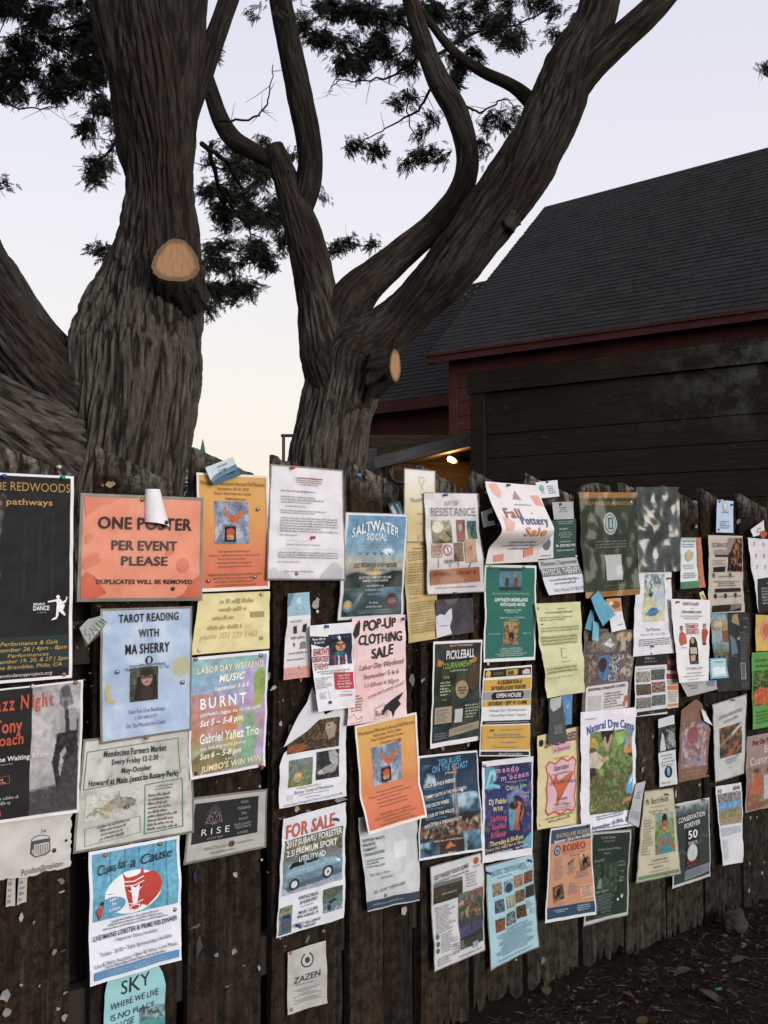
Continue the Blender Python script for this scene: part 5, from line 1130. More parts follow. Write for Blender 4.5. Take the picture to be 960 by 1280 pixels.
sheet('flyer', 'pink hand drawn clothing sale flyer with a black bird', 'flyer', [(440, 772.6), (506.7, 768.5), (507, 895.5), (432, 907)], 4, 'dcbfc0', [
    ('T', 'POP-UP', .20, .025, .80, .115, '2b2428', 'bh', 0, -.02), ('T', 'CLOTHING', .12, .165, .92, .25, '2b2428', 'bh', 0, -.02), ('T', 'SALE', .36, .295, .76, .385, '2b2428', 'bh', 0, -.03), ('P', [(.02, .15), (.06, .07), (.13, .02), (.15, .06), (.10, .13), (.13, .16), (.06, .20)], '2b2428'), ('T', 'Labor Day Weekend', .16, .435, .95, .485, '5a4448', 'ih', 0, -.03), ('T', 'September 5 & 6', .24, .535, .86, .575, '5a4448', 'h', 0, -.02), ('T', '11:00am 4:30pm', .26, .62, .86, .66, '8a5a5e', 'ih', 0, -.02), ('T', 'a mix and pretty closet!', .32, .69, .96, .725, '8a5a5e', 'ih', 0, -.10),
    ('L', [(.05, .28), (.06, .38), (.02, .48), (.05, .60), (.03, .68)], .5, '7a5c60'), ('L', [(.11, .28), (.13, .40), (.10, .52), (.12, .66)], .5, '7a5c60'), ('P', [(.62, .86), (.76, .81), (.94, .75), (.86, .83), (.90, .87), (.80, .93), (.77, .99), (.74, .93), (.66, .90), (.58, .95), (.56, .93)], '241f24'), ('L', [(.46, .93), (.46, .88), (.60, .84), (.70, .90)], .8, '5a4448'), ('T', 'Re-Find', .46, .92 - .02, .66, .955, '5a4448'), ('L', [(.44, .87), (.68, .86), (.70, .97), (.44, .98), (.44, .87)], .6, '5a4448'), ('G', .05, .72, .28, .88, 6, 'b06468', 'l'), ('L', [(.02, .93), (.10, .90), (.16, .96), (.24, .93), (.22, .98), (.05, .985)], .8, '3a2c30')],
    bg=[('n', 3, 'e2cacb', .1, .6), ('e', .3, .6, .3, .2, 'dcb4b4')], wave=1.5, curl=(0, 0, 3, 4))
sheet('flyer', 'white artists gallery flyer with three animal pictures and a flopped over corner', 'flyer', [(357, 893), (432.5, 880), (430.7, 994.5), (346.8, 1010)], 1, 'd0d2da', [
    ('I', .06, .12, .87, .44, [('g', '2b2622', '33302a'), ('n', 6, '6a5a30', .1, .7), ('n', 9, '1b1716', .1, .7), ('p', [(.72, .30), (.86, .10), (.94, .3), (.9, .62), (.78, .72)], '8c8378'), ('e', .82, .26, .09, .12, '9a9084'), ('e', .80, .24, .02, .03, '1b1716'), ('n', 14, '8a6a34', .35, .6), ('e', .20, .84, .20, .14, '8a4a28')]),
    ('I', .11, .51, .465, .80, [('g', '56707e', '4f6a5a', '47722f'), ('n', 4, '6f8a86', .2, .5), ('e', .38, .66, .17, .17, 'b09a8a'), ('e', .42, .58, .08, .06, 'd0a44a'), ('l', [(.9, .1), (.55, .5), (.5, .85)], .07, '8a6a3a'), ('n', 8, 'a88440', .3, .7), ('n', 6, '3f5a2c', .3, .6)]),
    ('I', .52, .47, .875, .77, [('g', '24262c', '1d1f24'), ('p', [(.55, .05), (.80, .0), (.98, .2), (.95, .6), (.72, .55), (.62, .4)], '9a9ca2'), ('p', [(.05, .72), (.30, .60), (.75, .48), (.95, .58), (.80, .78), (.35, .82), (.1, .8)], '94918c'), ('e', .18, .74, .12, .08, 'b0aaa0'), ('n', 6, '55575e', .3, .5)]),
    ('G', .13, .805, .72, .83, 1, '7a7c84'), ('T', "Artists' Co-op of Mendocino", .20, .838, .78, .875, '4a4e60', 's', 0, -.01), ('G', .20, .885, .78, .905, 1, '7a7c84'), ('G', .30, .92, .68, .94, 1, '6a6c74'), ('R', .10, .875, .185, .935, 'b9bbc4'), ('T', 'HOW Gallery, Courageous & Theatrical TRUST SINCE 1988', .05, .955, .93, .98, '6a87a8', '', 0, -.02)],
    wave=2.0, curl=(0, 0, 3, 6), outline=[(.62, .08), (1, 0), (1, 1), (0, 1), (-.04, .55), (.02, .42)])
sheet('folded_corner', 'bare white back of a flyer corner folded down over the animal pictures', 'paper corner', [(389, 858), (405, 893), (353.5, 934), (371, 896)], 3, 'c9cbd4', [('L', [(.35, .5), (.5, .45), (.42, .6), (.55, .62)], .4, 'a9abb6')], bulge=[(0, .002), (.5, .012), (1, .002)], wave=.4)
sheet('flyer', 'white for sale flyer with red capitals and a blue grey estate car', 'flyer', [(353.8, 1023.7), (432, 1002.5), (428.5, 1146.5), (344.4, 1172.5)], 1, 'c9ced8', [
    ('I', .04, .195, .955, .66, [('g', '5c6448', '66664c', '6f7a86', '5f7890', '8a9aa8'), ('N', 7, '3f4a34', .0, .8, 0, 0, 1, .40), ('N', 9, '99906c', .2, .7, 0, 0, 1, .35), ('N', 12, '2f3a2a', .35, .7, 0, 0, 1, .4), ('N', 6, '9db0c0', .2, .6, 0, .68, 1, 1),
        ('p', [(.05, .76), (.05, .60), (.10, .46), (.17, .40), (.50, .375), (.60, .41), (.70, .50), (.90, .545), (.97, .62), (.97, .76), (.86, .80), (.70, .82), (.30, .88), (.10, .87)], '7396a6'), ('p', [(.15, .405), (.50, .38), (.58, .405), (.16, .43)], '3a4a54'), ('p', [(.10, .55), (.15, .45), (.36, .43), (.37, .535)], '12161b'), ('p', [(.395, .53), (.39, .425), (.51, .415), (.63, .50)], '161b20'), ('l', [(.38, .55), (.39, .82)], .008, '4a606c'), ('l', [(.08, .62), (.9, .60)], .008, '9ab4c0'), ('p', [(.06, .70), (.96, .66), (.97, .74), (.86, .80), (.30, .86), (.10, .86)], '587888'), ('p', [(.66, .50), (.88, .54), (.93, .58), (.70, .56)], '7fa0ae'), ('p', [(.04, .86), (.97, .76), (1, .86), (.1, .95)], '4a5864'), ('e', .19, .84, .085, .105, '0f1113'), ('e', .19, .84, .052, .065, 'b8c2c8'), ('e', .75, .78, .095, .12, '0f1113'), ('e', .75, .78, .06, .078, 'b8c2c8'), ('e', .75, .78, .02, .025, '33383c'), ('p', [(.90, .58), (.97, .61), (.96, .65), (.90, .62)], 'c8d2d8')]),
    ('T', 'FOR SALE', .03, .06, .80, .165, 'b8503e', 'b', 0, -.06) if False else ('T', 'FOR SALE', .05, .065, .82, .175, 'b8503e', 'b', 0, -.0),
    ('T', '2017 SUBARU FORESTER', .06, .205, .93, .255, 'd3d8dc', 'b'), ('T', '2.5I PREMIUM SPORT', .07, .285, .84, .335, 'd3d8dc', 'b'), ('T', 'UTILITY 4D', .28, .365, .68, .41, 'd3d8dc', 'b'),
    ('I', .02, .755, .21, .985, [('g', '6a7a5a', '8a9470', '5a6450'), ('n', 6, '3a4a34', .1, .7), ('p', [(.15, .42), (.3, .3), (.85, .3), (1, .5), (1, .9), (.1, .95)], '33556a'), ('p', [(.25, .42), (.35, .34), (.8, .34), (.88, .46)], '1e2a34'), ('r', .1, .62, 1, .68, '7a2c2a')]), ('I', .66, .705, .955, .905, [('g', '4a5a40', '56665a', '9aa2a8'), ('n', 8, '2f3c2a', .1, .7), ('p', [(.05, .85), (.2, .5), (.6, .4), (.95, .25), (.98, .6), (.5, .95)], '55707c'), ('p', [(.25, .55), (.6, .45), (.7, .55), (.35, .68)], '20282e'), ('e', .3, .8, .1, .12, '1c1f22')]),
    ('T', 'ASKING PRICE:', .29, .70, .58, .728, '4a4f5a', 'b'), ('T', '$14,000 OBO', .31, .74, .57, .768, '4a4f5a', 'b'), ('G', .26, .78, .58, .80, 1, '70757f'), ('T', 'MILES: 122,000', .30, .825, .58, .85, '4a4f5a', 'b'), ('T', 'MPG AVERAGE: 29', .29, .862, .59, .885, '4a4f5a', 'b'), ('T', 'CONTACT: WILL LENNOX', .22, .925, .63, .948, '4a4f5a', 'b'), ('T', '707 478 9147', .32, .958, .56, .98, '4a4f5a', 'b')], wave=1.8, curl=(0, 0, 5, 3))
retreat('yellow to orange winged heart flyer with a bent foot, below the pink sale flyer', [(442.5, 907.5), (519.5, 890), (525.5, 1018.8), (452.5, 1041)], 3, bulge=[(0, 0), (.5, .002), (.68, -.002), (.8, .010), (1, .022)], wave=.8)
sheet('flyer', 'white support flyer with a blue foot strip below the bent orange flyer', 'flyer', [(447, 1022), (521, 1008), (522.5, 1125), (457.5, 1139)], 1, 'c2c8cc', [
    ('T', "SUPPORT MILO'S", .03, .235, .40, .265, '4d6070', 'b'), ('T', 'FAVORITE', .03, .285, .24, .315, '4d6070', 'b'), ('T', 'COMMUNITY', .03, .335, .27, .365, '4d6070', 'b'), ('T', 'ORGANIZATIONS!', .03, .385, .40, .415, '4d6070', 'b'), ('R', .57, .335, .80, .50, 'ccd1d4'), ('L', [(.52, .31), (.88, .29), (.90, .55), (.54, .57), (.52, .31)], .4, 'aeb6bc'), ('G', .06, .45, .44, .55, 3, '8a96a0', 'l'), ('T', 'but this is from', .10, .60, .45, .635, '5c6874', 'ih'), ('T', 'animals!', .28, .655, .52, .685, '5c6874', 'ih'), ('T', 'do not remove', .14, .765, .72, .81, '6a7680', 'ih', 0, -.04), ('L', [(.60, .66), (.68, .66), (.74, .60)], .6, '5c6874'), ('R', .0, .895, 1, .985, '33475a'), ('G', .06, .925, .74, .955, 1, '9fb0be')],
    bg=[('n', 2, 'b4bbc0', .0, .7), ('n', 5, 'ccd2d6', .2, .5)], sleeve=1, wave=2.0, curl=(0, 0, 3, 8))
sheet('notice', 'small worn white meditation notice with a ring emblem', 'notice', [(358.4, 1190), (406.6, 1175), (407.5, 1253), (358.4, 1268)], 0, 'aeadaa', [
    ('L', [(.50 + .15 * math.cos(a), .215 - .105 * math.sin(a)) for a in np.linspace(2.0, 7.4, 22)], 3.2, '33343a'), ('E', .50, .215, .06, 0, '33343a'), ('T', 'ZAZEN', .17, .43, .82, .535, '3d3e44', '', 0, -.03), ('G', .18, .565, .7, .595, 1, '808084'), ('G', .10, .65, .92, .70, 2, '707074'), ('G', .10, .72, .92, .775, 2, '707074'), ('G', .10, .80, .92, .875, 3, '707074')], bg=[('n', 4, '9c9b98', .2, .8)], wave=1.5, curl=(2, 2, 6, 2))
sheet('poster', 'blue seaside social poster with white arched lettering over dark water', 'poster', [(432, 641), (509.4, 643.4), (501, 770.5), (421.4, 775)], 1, 'd3d5de', [
    ('I', .04, .02, .97, .975, [('g', '4f86ac', '5f96ba', '6f9fbc', '86a8b8', 'b9ad94', '3a464c', '24323a', '22303a', '1d2830'), ('n', 2.5, '7fb0cc', .2, .5), ('n', 4, '4277a0', .3, .5), ('p', [(0, .60), (.2, .56), (.4, .59), (.6, .60), (.8, .56), (1, .55), (1, .72), (0, .72)], '1f2a2c'), ('e', .5, .57, .12, .03, 'c9b488'), ('p', [(.35, .72), (.52, .70), (.34, .95), (.1, .95)], '33505c'), ('p', [(.28, .78), (.36, .74), (.2, .93), (.1, .95)], '6f8c94'), ('N', 8, '2f4a44', .1, .7, 0, .62, 1, 1), ('e', .72, .36, .10, .03, 'd0dfe6')]),
    ('T', 'SALTWATER', .10, .075, .86, .165, 'd8dce2', 'bh', .075), ('T', 'SOCIAL', .33, .19, .66, .255, 'd8dce2', 'bh'), ('G', .25, .275, .75, .33, 2, '4d7693', 'c')] + [('L', [(.22 + .12 * q, .37), (.25 + .12 * q, .395), (.27 + .12 * q, .375)], 2, '24445c') for q in range(5)] + [
    ('T', 'LAST FRIDAY OF EVERY MONTH', .17, .475, .86, .515, '45586a', 'bh'), ('T', '[ 5PM to 8PM! ]', .40, .53, .68, .555, '5a6068', 'h'), ('T', 'ALL OF THE COMMUNITY WELCOME', .26, .60, .78, .622, 'c4ccd2', 'bh'), ('T', '& MUSIC, FOOD & DRINK', .32, .632, .74, .652, 'c4ccd2', 'bh'), ('G', .30, .675, .76, .697 + .008, 1, 'c4ccd2'), ('G', .30, .715, .74, .735 + .008, 1, 'c4ccd2'), ('G', .34, .755, .70, .778 + .008, 1, 'aab4bc'), ('G', .44, .835, .60, .858 + .008, 1, 'c4ccd2'), ('G', .30, .875, .74, .897 + .008, 1, 'c4ccd2'), ('G', .26, .915, .80, .955, 2, '98a2aa'), ('E', .115, .875, .075, 0, '3f88a4'), ('E', .115, .865, .05, 0, 'd09a48'), ('E', .82, .84, .09, 0, '4a2a26'), ('G', .75, .815, .89, .865, 3, 'a8685a')],
    sleeve=2, wave=1.6, curl=(0, 0, 4, 2))
sheet('card', 'tall cream laminated card with two linked heart outlines', 'card', [(505.5, 586.5), (542.5, 589.5), (543, 676), (506, 677)], 1, 'cfc5a8', [
    ('L', [(.55, .22), (.46, .14), (.48, .09), (.55, .11), (.62, .09), (.65, .14), (.55, .24), (.50, .32), (.56, .36), (.64, .32), (.55, .22)], .8, 'a08650'), ('T', 'Moonlite', .18, .385, .62, .45, '8a8064', 'ih', 0, -.02), ('G', .30, .60, .72, .63, 1, 'a89c7c'), ('G', .45, .74, .7, .765, 1, 'a89c7c'), ('R', .40, .90, .66, .99, 'b89c88')], bg=[('g', 'd8d8da', 'd3cdbd', 'c9b98c', 'c8b888')], sleeve=3, wave=1.0)  # whitish top puts the sky's wash on the laminate into the print
sheet('notice', 'long yellow printed strip of newsprint under the resistance flyer', 'notice', [(505, 676.5), (546, 674), (545, 798), (508, 803.8)], 0, 'c4b078', [
    ('T', 'THE WELL', .45, .03, .95, .055, '6a5c3a', 'b'), ('R', .24, .075, .95, .085, '6a5c3a')] + [('G', .08, v, .95, v + .10, 4, '82724a', 'j') for v in (.10, .22, .33, .44, .60, .71, .82)] + [('G', .08, .555, .6, .58, 1, '5f5232', 'l')], bg=[('n', 3, 'bca76c', .2, .7)], sleeve=.3, wave=1.6, curl=(0, 0, 3, 4))
sheet('flyer', 'white art exhibition flyer with picture collage and an orange strip, shiny sleeve', 'flyer', [(530.5, 616.5), (595.5, 617.5), (604.5, 739), (534, 742.5)], 3, 'd8d5da', [
    ('T', 'ART OF', .36, .075, .62, .12, '8a7886'), ('T', 'RESISTANCE', .07, .145, .92, .225, '6a5866', 's'),
    ('I', .10, .27, .47, .50, [('g', 'c9c3a4', '8a8468', '5a5840'), ('n', 5, '3f3e2c', .1, .7), ('p', [(.3, .75), (.6, .5), (.95, .8), (.7, .95)], 'a89a74'), ('e', .3, .3, .25, .25, 'd8d4bc')]), ('I', .56, .265, .72, .49, [('g', '6a4a44', '8a3a30'), ('n', 4, '33443c', .1, .7), ('e', .5, .35, .25, .18, 'b8968a'), ('p', [(.2, .55), (.8, .5), (.9, 1), (.1, 1)], '8a2f28')]), ('I', .76, .275, .94, .46, [('g', '2f5a80', '3a6a4c'), ('n', 5, '6a8a3c', .1, .7), ('l', [(.3, .8), (.7, .2)], .12, '22344c')]),
    ('I', .07, .50, .28, .645, [('g', 'b89484', 'a8806c'), ('n', 7, 'cdb8a8', .1, .6)]), ('G', .09, .52, .26, .62, 3, '8a3a3a', 'cB'), ('E', .37, .57, .075, 0, 'a83a34'), ('E', .37, .57, .055, 0, 'd8d5da'), ('L', [(.32, .535), (.42, .605)], 2, 'a83a34'), ('L', [(.37, .54), (.37, .60)], 2.4, '2a2628'), ('T', 'NO DO', .30, .665, .45, .70, '2a2628', 'b'), ('L', [(.19, .65), (.19, .735)], 2, '5a4a44'), ('L', [(.40, .715), (.40, .735)], 2, '5a4a44'),
    ('I', .48, .495, .65, .685, [('g', '5a4a2c', '6a4a34'), ('n', 5, '8a7a2c', .1, .8), ('n', 7, '8a3a2c', .25, .7), ('n', 8, '2c4a2c', .3, .7)]), ('I', .68, .465, .88, .70, [('g', 'c09a7c', 'b48868'), ('n', 4, 'a87a5c', .2, .5), ('e', .5, .35, .12, .09, '8a5c44'), ('l', [(.5, .4), (.45, .9)], .05, '9a6c50')]), ('L', [(.54, .69), (.55, .74)], 2, '5a4a44'), ('L', [(.76, .70), (.72, .75)], 2, '5a4a44'),
    ('P', [(.05, .765), (.90, .745), (.92, .895), (.04, .915)], 'b06a44'), ('T', 'SEPTEMBER 5 - FEBRUARY 28', .08, .785, .84, .825, '8a4626', '', 0, -.01), ('G', .12, .845, .80, .885, 2, 'd8a888'), ('G', .06, .93, .92, .955, 1, '9a949c')], sleeve=2, plastic='foil', wave=1.6, curl=(0, 0, 3, 3))
sheet('photo', 'creased photo of a white shape on black below the resistance flyer', 'photo', [(544.6, 750), (590.6, 747), (592, 790), (544.6, 797.5)], 1, '35333a', [
    ('P', [(0, .45), (.10, .38), (.22, .42), (.34, .28), (.40, .25), (.42, .55), (.36, .75), (.40, .95), (0, 1)], 'c2c2cc'), ('G', .08, .68, .34, .72, 1, '8a8a96'), ('P', [(.2, 0), (.6, 0), (.5, .12), (.3, .14)], '5a5862')], bg=[('n', 3, '4a4850', .2, .7)], wave=1.2, gloss=True)
sheet('poster', 'dark green and black pickleball tournament poster with white capitals', 'poster', [(541.7, 802), (602.5, 799.5), (598, 925), (537, 936)], 1, 'd2d3d8', [
    ('I', .03, .025, .97, .955, [('g', '2a2420', '1f2620', '181f1c', '1b2528', '20282c'), ('n', 4, '2f4034', .15, .6), ('n', 6, '4a3a22', .35, .6), ('e', .60, .40, .12, .16, '3a3a2c'), ('e', .85, .36, .12, .14, '4a3626'), ('N', 5, '2c4458', .1, .6, 0, .84, 1, .95)]),
    ('R', .30, .035, .80, .055, '6a2c2c'), ('T', 'BE AT THE WEEKEND', .32, .038, .78, .052, 'c0a8a8', 'b'), ('T', 'PICKLEBALL', .25, .09, .83, .17, 'cfd2d6', 'b', 0, -.01), ('P', [(.10, .17), (.22, .20), (.16, .245), (.08, .23)], 'b0682c'), ('P', [(.72, .20), (.90, .165), (.88, .215), (.74, .235)], 'b0682c'), ('T', 'TOURNAMENT', .18, .205, .78, .26, '6f9a3c', 'bi', 0, -.02), ('G', .32, .275, .72, .30, 1, 'b0b4b0'), ('T', '2026', .20, .335, .32, .355, '6f9a3c', 'b'), ('G', .14, .38, .40, .52, 5, '7aa050', 'l'), ('E', .60, .475, .13, 0, '8c7c58'), ('T', 'JOIN THE', .52, .448, .68, .465, '2c2a20', 'b'), ('T', 'WEEKEND', .51, .475, .69, .492, '2c2a20', 'b'), ('T', 'FUN!', .56, .502, .64, .518, '2c2a20', 'b'), ('G', .16, .545, .30, .56 + .008, 1, 'b0a03c'),
    ('R', .06, .625, .40, .78, '9a8a74'), ('G', .09, .64, .37, .765, 5, '4a4034', 'l'), ('R', .46, .66, .62, .79, 'a9adb0'), ('R', .44, .58, .98, .60, '22322c'), ('G', .66, .62, .96, .76, 5, '5f8a48', 'l'), ('G', .06, .86, .4, .93, 3, '8a9096', 'l'), ('P', [(.36, .845), (.95, .80), (.95, .875), (.36, .92)], '8c8066'), ('G', .40, .85, .92, .895, 1, '3a362c', 'c', -.08)], wave=1.0, curl=(0, 0, 4, 2), gloss=True)
sheet('poster', 'night blue concert series poster with clouds and a guitar neck', 'poster', [(522, 945), (596, 937.5), (602, 1062.5), (522.5, 1076)], 2, 'cfd3dc', [
    ('I', .02, .02, .98, .975, [('g', '1d2c40', '22364e', '26405c', '20344a', '2a2c30', '203444', '1c3040'), ('N', 3, '5f8aa4', .02, .9, 0, .08, .3, .30), ('N', 5, 'a8c4d0', .22, .9, 0, .08, .26, .27), ('N', 3, '4f7f9c', -.02, .9, .5, .38, 1, .60), ('N', 5, '9abccc', .18, .9, .55, .40, 1, .58), ('l', [(.60, .12), (.60, .62)], .06, '6a5c58'), ('p', [(.56, .10), (.64, .09), (.63, .17), (.57, .17)], 'a85c3c'), ('l', [(.60, .2), (.60, .6)], .015, '8a98a8'), ('e', .72, .37, .02, .02, 'd0e4f0'), ('p', [(.0, .66), (.2, .70), (.5, .66), (.8, .68), (1, .62), (1, .80), (.6, .82), (.3, .84), (0, .80)], '6a5a4c'), ('N', 14, '2a2220', .05, .9, 0, .66, 1, .84), ('N', 16, 'b0a088', .3, .8, 0, .66, 1, .82), ('N', 12, 'a84c34', .4, .8, 0, .68, 1, .8), ('e', .50, .92, .22, .09, '3a2c28'), ('p', [(.40, .95), (.50, .88), (.58, .94)], 'b06838'), ('N', 4, '4a7a94', -.05, .9, 0, .84, .32, 1), ('N', 6, '8fb4c4', .2, .9, 0, .86, .3, 1), ('N', 4, '4f829c', -.05, .9, .7, .78, 1, 1), ('N', 6, '8fb4c4', .2, .9, .72, .8, 1, 1)]),
    ('T', '2026 BLUES', .32, .045, .70, .095, '4f9ac0', 'bs', 0, -.02), ('T', 'ON THE COAST', .22, .105, .82, .165, '4f9ac0', 'bs', 0, -.02), ('T', 'presents', .44, .175, .62, .20, 'd0a884', 'bs'), ('T', 'DELLA RAYNE & FRIENDS', .08, .265, .60, .30, 'd3d0cc', 'b', 0, -.03), ('T', 'Saturday March 28', .08, .315, .40, .335, '3f80a4', 'b'), ('T', 'TOMMY CASTRO & THE PAIN KILLERS', .08, .365, .78, .395, 'd3c8bc', 'b', 0, -.05), ('T', 'Saturday June 20', .08, .415, .40, .435, '3f80a4', 'b'), ('T', 'THE DELTA WIRES', .08, .46, .48, .492, 'd3d0cc', 'b', 0, -.02), ('T', 'Saturday August 1', .08, .505, .40, .525, '3f80a4', 'b'), ('T', 'A CASE OF THE WILLYS', .08, .555, .55, .585, 'd3d0cc', 'b', 0, -.03), ('T', 'Saturday September', .08, .60, .44, .62, '3f80a4', 'b'), ('T', 'RICK ESTRIN & THE NIGHTCATS', .08, .645, .66, .675, 'd3d0cc', 'b', 0, -.04), ('T', 'Friday October 9', .08, .69, .40, .71, '3f80a4', 'b'), ('G', .20, .825, .80, .85 + .008, 1, 'c8a890'), ('G', .42, .955, .60, .975 + .008, 1, 'd0c8c0')], wave=1.4, gloss=True)
sheet('poster', 'deep blue dance jam poster with pink and yellow lettering and a wave', 'poster', [(602.5, 952), (665.5, 945), (665, 1068), (602, 1078.7)], 2, 'cdd0da', [
    ('I', .05, .055, .97, .925, [('g', '1a2448', '1e2c5a', '27346a', '2a2f60', '20244c', '1b2344'), ('n', 3, '2c4478', .2, .5), ('p', [(0, .0), (.22, .02), (.25, .16), (.16, .20), (.28, .26), (.10, .27), (0, .24)], '3a88a6'), ('l', [(.05, .2), (.12, .08), (.22, .07), (.2, .15)], .05, '7fc0cc'), ('l', [(.0, .24), (.14, .22), (.3, .25)], .04, '63b0c4'), ('e', .68, .40, .22, .09, '5a5a9c'), ('N', 8, '7a78b4', .1, .8, .45, .30, .95, .45), ('e', .66, .54, .20, .17, '2f2433'), ('e', .70, .56, .12, .12, 'a8604c'), ('p', [(.50, .60), (.62, .66), (.80, .70), (.78, .78), (.54, .76)], '8a4a40'), ('e', .56, .56, .07, .2, '3f8ea8'), ('e', .60, .48, .10, .05, '1d1a24'), ('l', [(.78, .5), (.74, .66), (.78, .78)], .05, '1f1a24'), ('n', 12, 'b0785c', .5, .35), ('p', [(.82, .92), (1, .80), (1, 1), (.84, 1)], '3f98b0')]),
    ('T', 'mendo', .26, .075, .70, .13, 'c084b8', 'bw'), ('T', "m'ocean", .36, .15, .90, .205, 'c084b8', 'bw', 0, -.02), ('T', 'Presents our community', .44, .222, .88, .24, '90b0a0'), ('T', 'Dance Jam', .47, .265, .86, .31, '9ac09c', '', 0, -.01), ('T', 'Cover', .78, .345, .92, .368, 'b8c0a8'), ('T', '$15', .81, .385, .90, .41, 'b8c0a8'), ('T', 'DJ Pablo', .12, .385, .45, .435, 'c9c07c', 'b'), ('T', '9/10', .20, .465, .38, .505, 'c9c07c', 'b'), ('T', 'Uplifting', .15, .555, .46, .605, 'c0486c', 'b'), ('T', 'Soulful', .18, .635, .44, .685, 'c0486c', 'b'), ('T', 'Eclectic', .16, .715, .44, .765, 'c0486c', 'b'), ('T', 'Thursday 6:30-8 pm', .14, .79, .80, .835, 'c9b878', 'b', 0, -.03), ('T', 'Preston Hall, 44867 Main st. Mendocino', .06, .85, .92, .878, 'b0a070', 'b', 0, -.04), ('T', 'Drug & alcohol free space', .08, .905, .58, .928, 'd0d0d8', 'b', 0, -.02), ('T', 'Ages 12 and up', .64, .885, .90, .90, 'd0d0d8', 'b', 0, -.02)], wave=1.3)
sheet('flyer', 'yellow black and white theatre open house flyer with a bold black label', 'flyer', [(604.5, 836), (664.5, 831), (661, 945), (597.5, 945)], 3, 'cfcfd2', [
    ('R', .02, .02, .98, .105, '201e20'), ('E', .09, .065, .05, 0, 'c89a3c'), ('P', [(.45, .035), (.70, .03), (.69, .095), (.46, .10)], 'b08c34'), ('T', '50', .48, .045, .60, .088, '2a2420', 'b'), ('G', .13, .045, .42, .08, 2, '9a8a5c'), ('P', [(.78, .06), (.86, .035), (.95, .045), (.96, .095), (.80, .095)], 'b8b0a0'), ('R', .02, .135, .98, .262, 'bd9330'), ('T', 'A CELEBRATION of', .28, .148, .78, .19, '2a2218', 'b'), ('T', '50 YEARS of LIVE THEATRE', .16, .21, .86, .252, '2a2218', 'b'), ('R', .02, .27, .98, .365, '8a8a8e'), ('P', [(.16, .318), (.20, .28), (.80, .275), (.84, .318), (.80, .36), (.20, .365)], '1c1a1c'), ('T', 'OPEN HOUSE', .25, .295, .76, .34, 'd6d6da', 'b'), ('R', .02, .372, .98, .438, 'bd9330'), ('T', 'SATURDAY • SEPT 19 • 12-4PM', .12, .385, .88, .425, '2a2218', 'b'), ('T', 'Backstage Tours • Win Acting Lessons', .16, .47, .88, .497, '5a6a80'), ('T', '1 Minute Plays • Food • Treasure', .15, .525, .88, .552, '5a6a80'), ('R', .03, .60, .99, .64, '242226'), ('G', .06, .61, .96, .63, 1, 'b8b8bc', 'c'), ('R', .02, .655, .98, .925, 'bd9330'), ('T', 'aw', .16, .68, .26, .72, '4a3c1c', 'ih'), ('G', .34, .69, .86, .715, 1, '7a6020'), ('G', .10, .745, .92, .80, 2, '4a3c1c'), ('G', .38, .83, .70, .855, 1, '4a3c1c'), ('G', .14, .88, .84, .91, 1, '6a5420'), ('R', .02, .945, .96, .985, '242226'), ('G', .35, .953, .82, .978 + .008, 1, 'c4c4c8')], wave=1.4, curl=(0, 0, 3, 4))
sheet('flyer', 'teal green concert flyer with a duo picture and a small tan woodcut', 'flyer', [(605, 705.7), (669.6, 707), (668, 824.8), (604, 828)], 1, 'd0d6d8', [
    ('R', .03, .025, .965, .965, '1d6459'), ('I', .28, .035, .71, .265, [('g', '4a6a74', '3f7088', '2f5a6a'), ('n', 3, '5a8aa0', .1, .5), ('r', 0, 0, 1, .12, '24383c'), ('p', [(.26, .45), (.36, .36), (.42, .5), (.40, .82), (.28, .82)], '3a2f30'), ('e', .33, .36, .06, .07, '8a6a5c'), ('p', [(.66, .42), (.76, .34), (.84, .52), (.82, .86), (.62, .86)], '6a3c2c'), ('e', .70, .34, .06, .07, '9a7460'), ('l', [(.78, .2), (.76, .6)], .03, '5a3826'), ('r', 0, .86, 1, 1, '1f3434')]),
    ('T', 'MENDOCINO COMMUNITY CENTER OF MENDOCINO', .14, .29, .86, .308, '8abab0'), ('T', 'GWYNETH MORELAND', .18, .345, .82, .38, 'd4e2de', 'b'), ('T', 'WITH DAVID HAYES', .28, .395, .76, .428, 'd4e2de', 'b'), ('T', 'SEPTEMBER 26 AT 7:30PM', .35, .462, .68, .48, 'b8d2cc'), ('T', 'DOORS AT 7:00', .39, .485, .62, .50, 'b8d2cc'), ('T', 'MENDOCINO HALL, LITTLE RIVER INN', .28, .54, .75, .556, 'b8d2cc'), ('T', 'TICKETS $', .45, .565, .60, .58, 'b8d2cc'),
    ('I', .36, .585, .65, .835, [('g', 'a88a60', '9c7c54'), ('n', 6, '5a4228', .2, .9), ('n', 12, '2f2218', .3, .8), ('p', [(.35, .5), (.6, .42), (.72, .6), (.62, .85), (.55, .66), (.42, .7), (.40, .9), (.34, .7)], '241a14')]), ('G', .06, .70, .31, .716 + .008, 1, '9ac4bc'), ('G', .70, .70, .93, .716 + .008, 1, '9ac4bc'), ('G', .2, .855, .82, .95, 5, 'b8d2cc')], wave=.8)
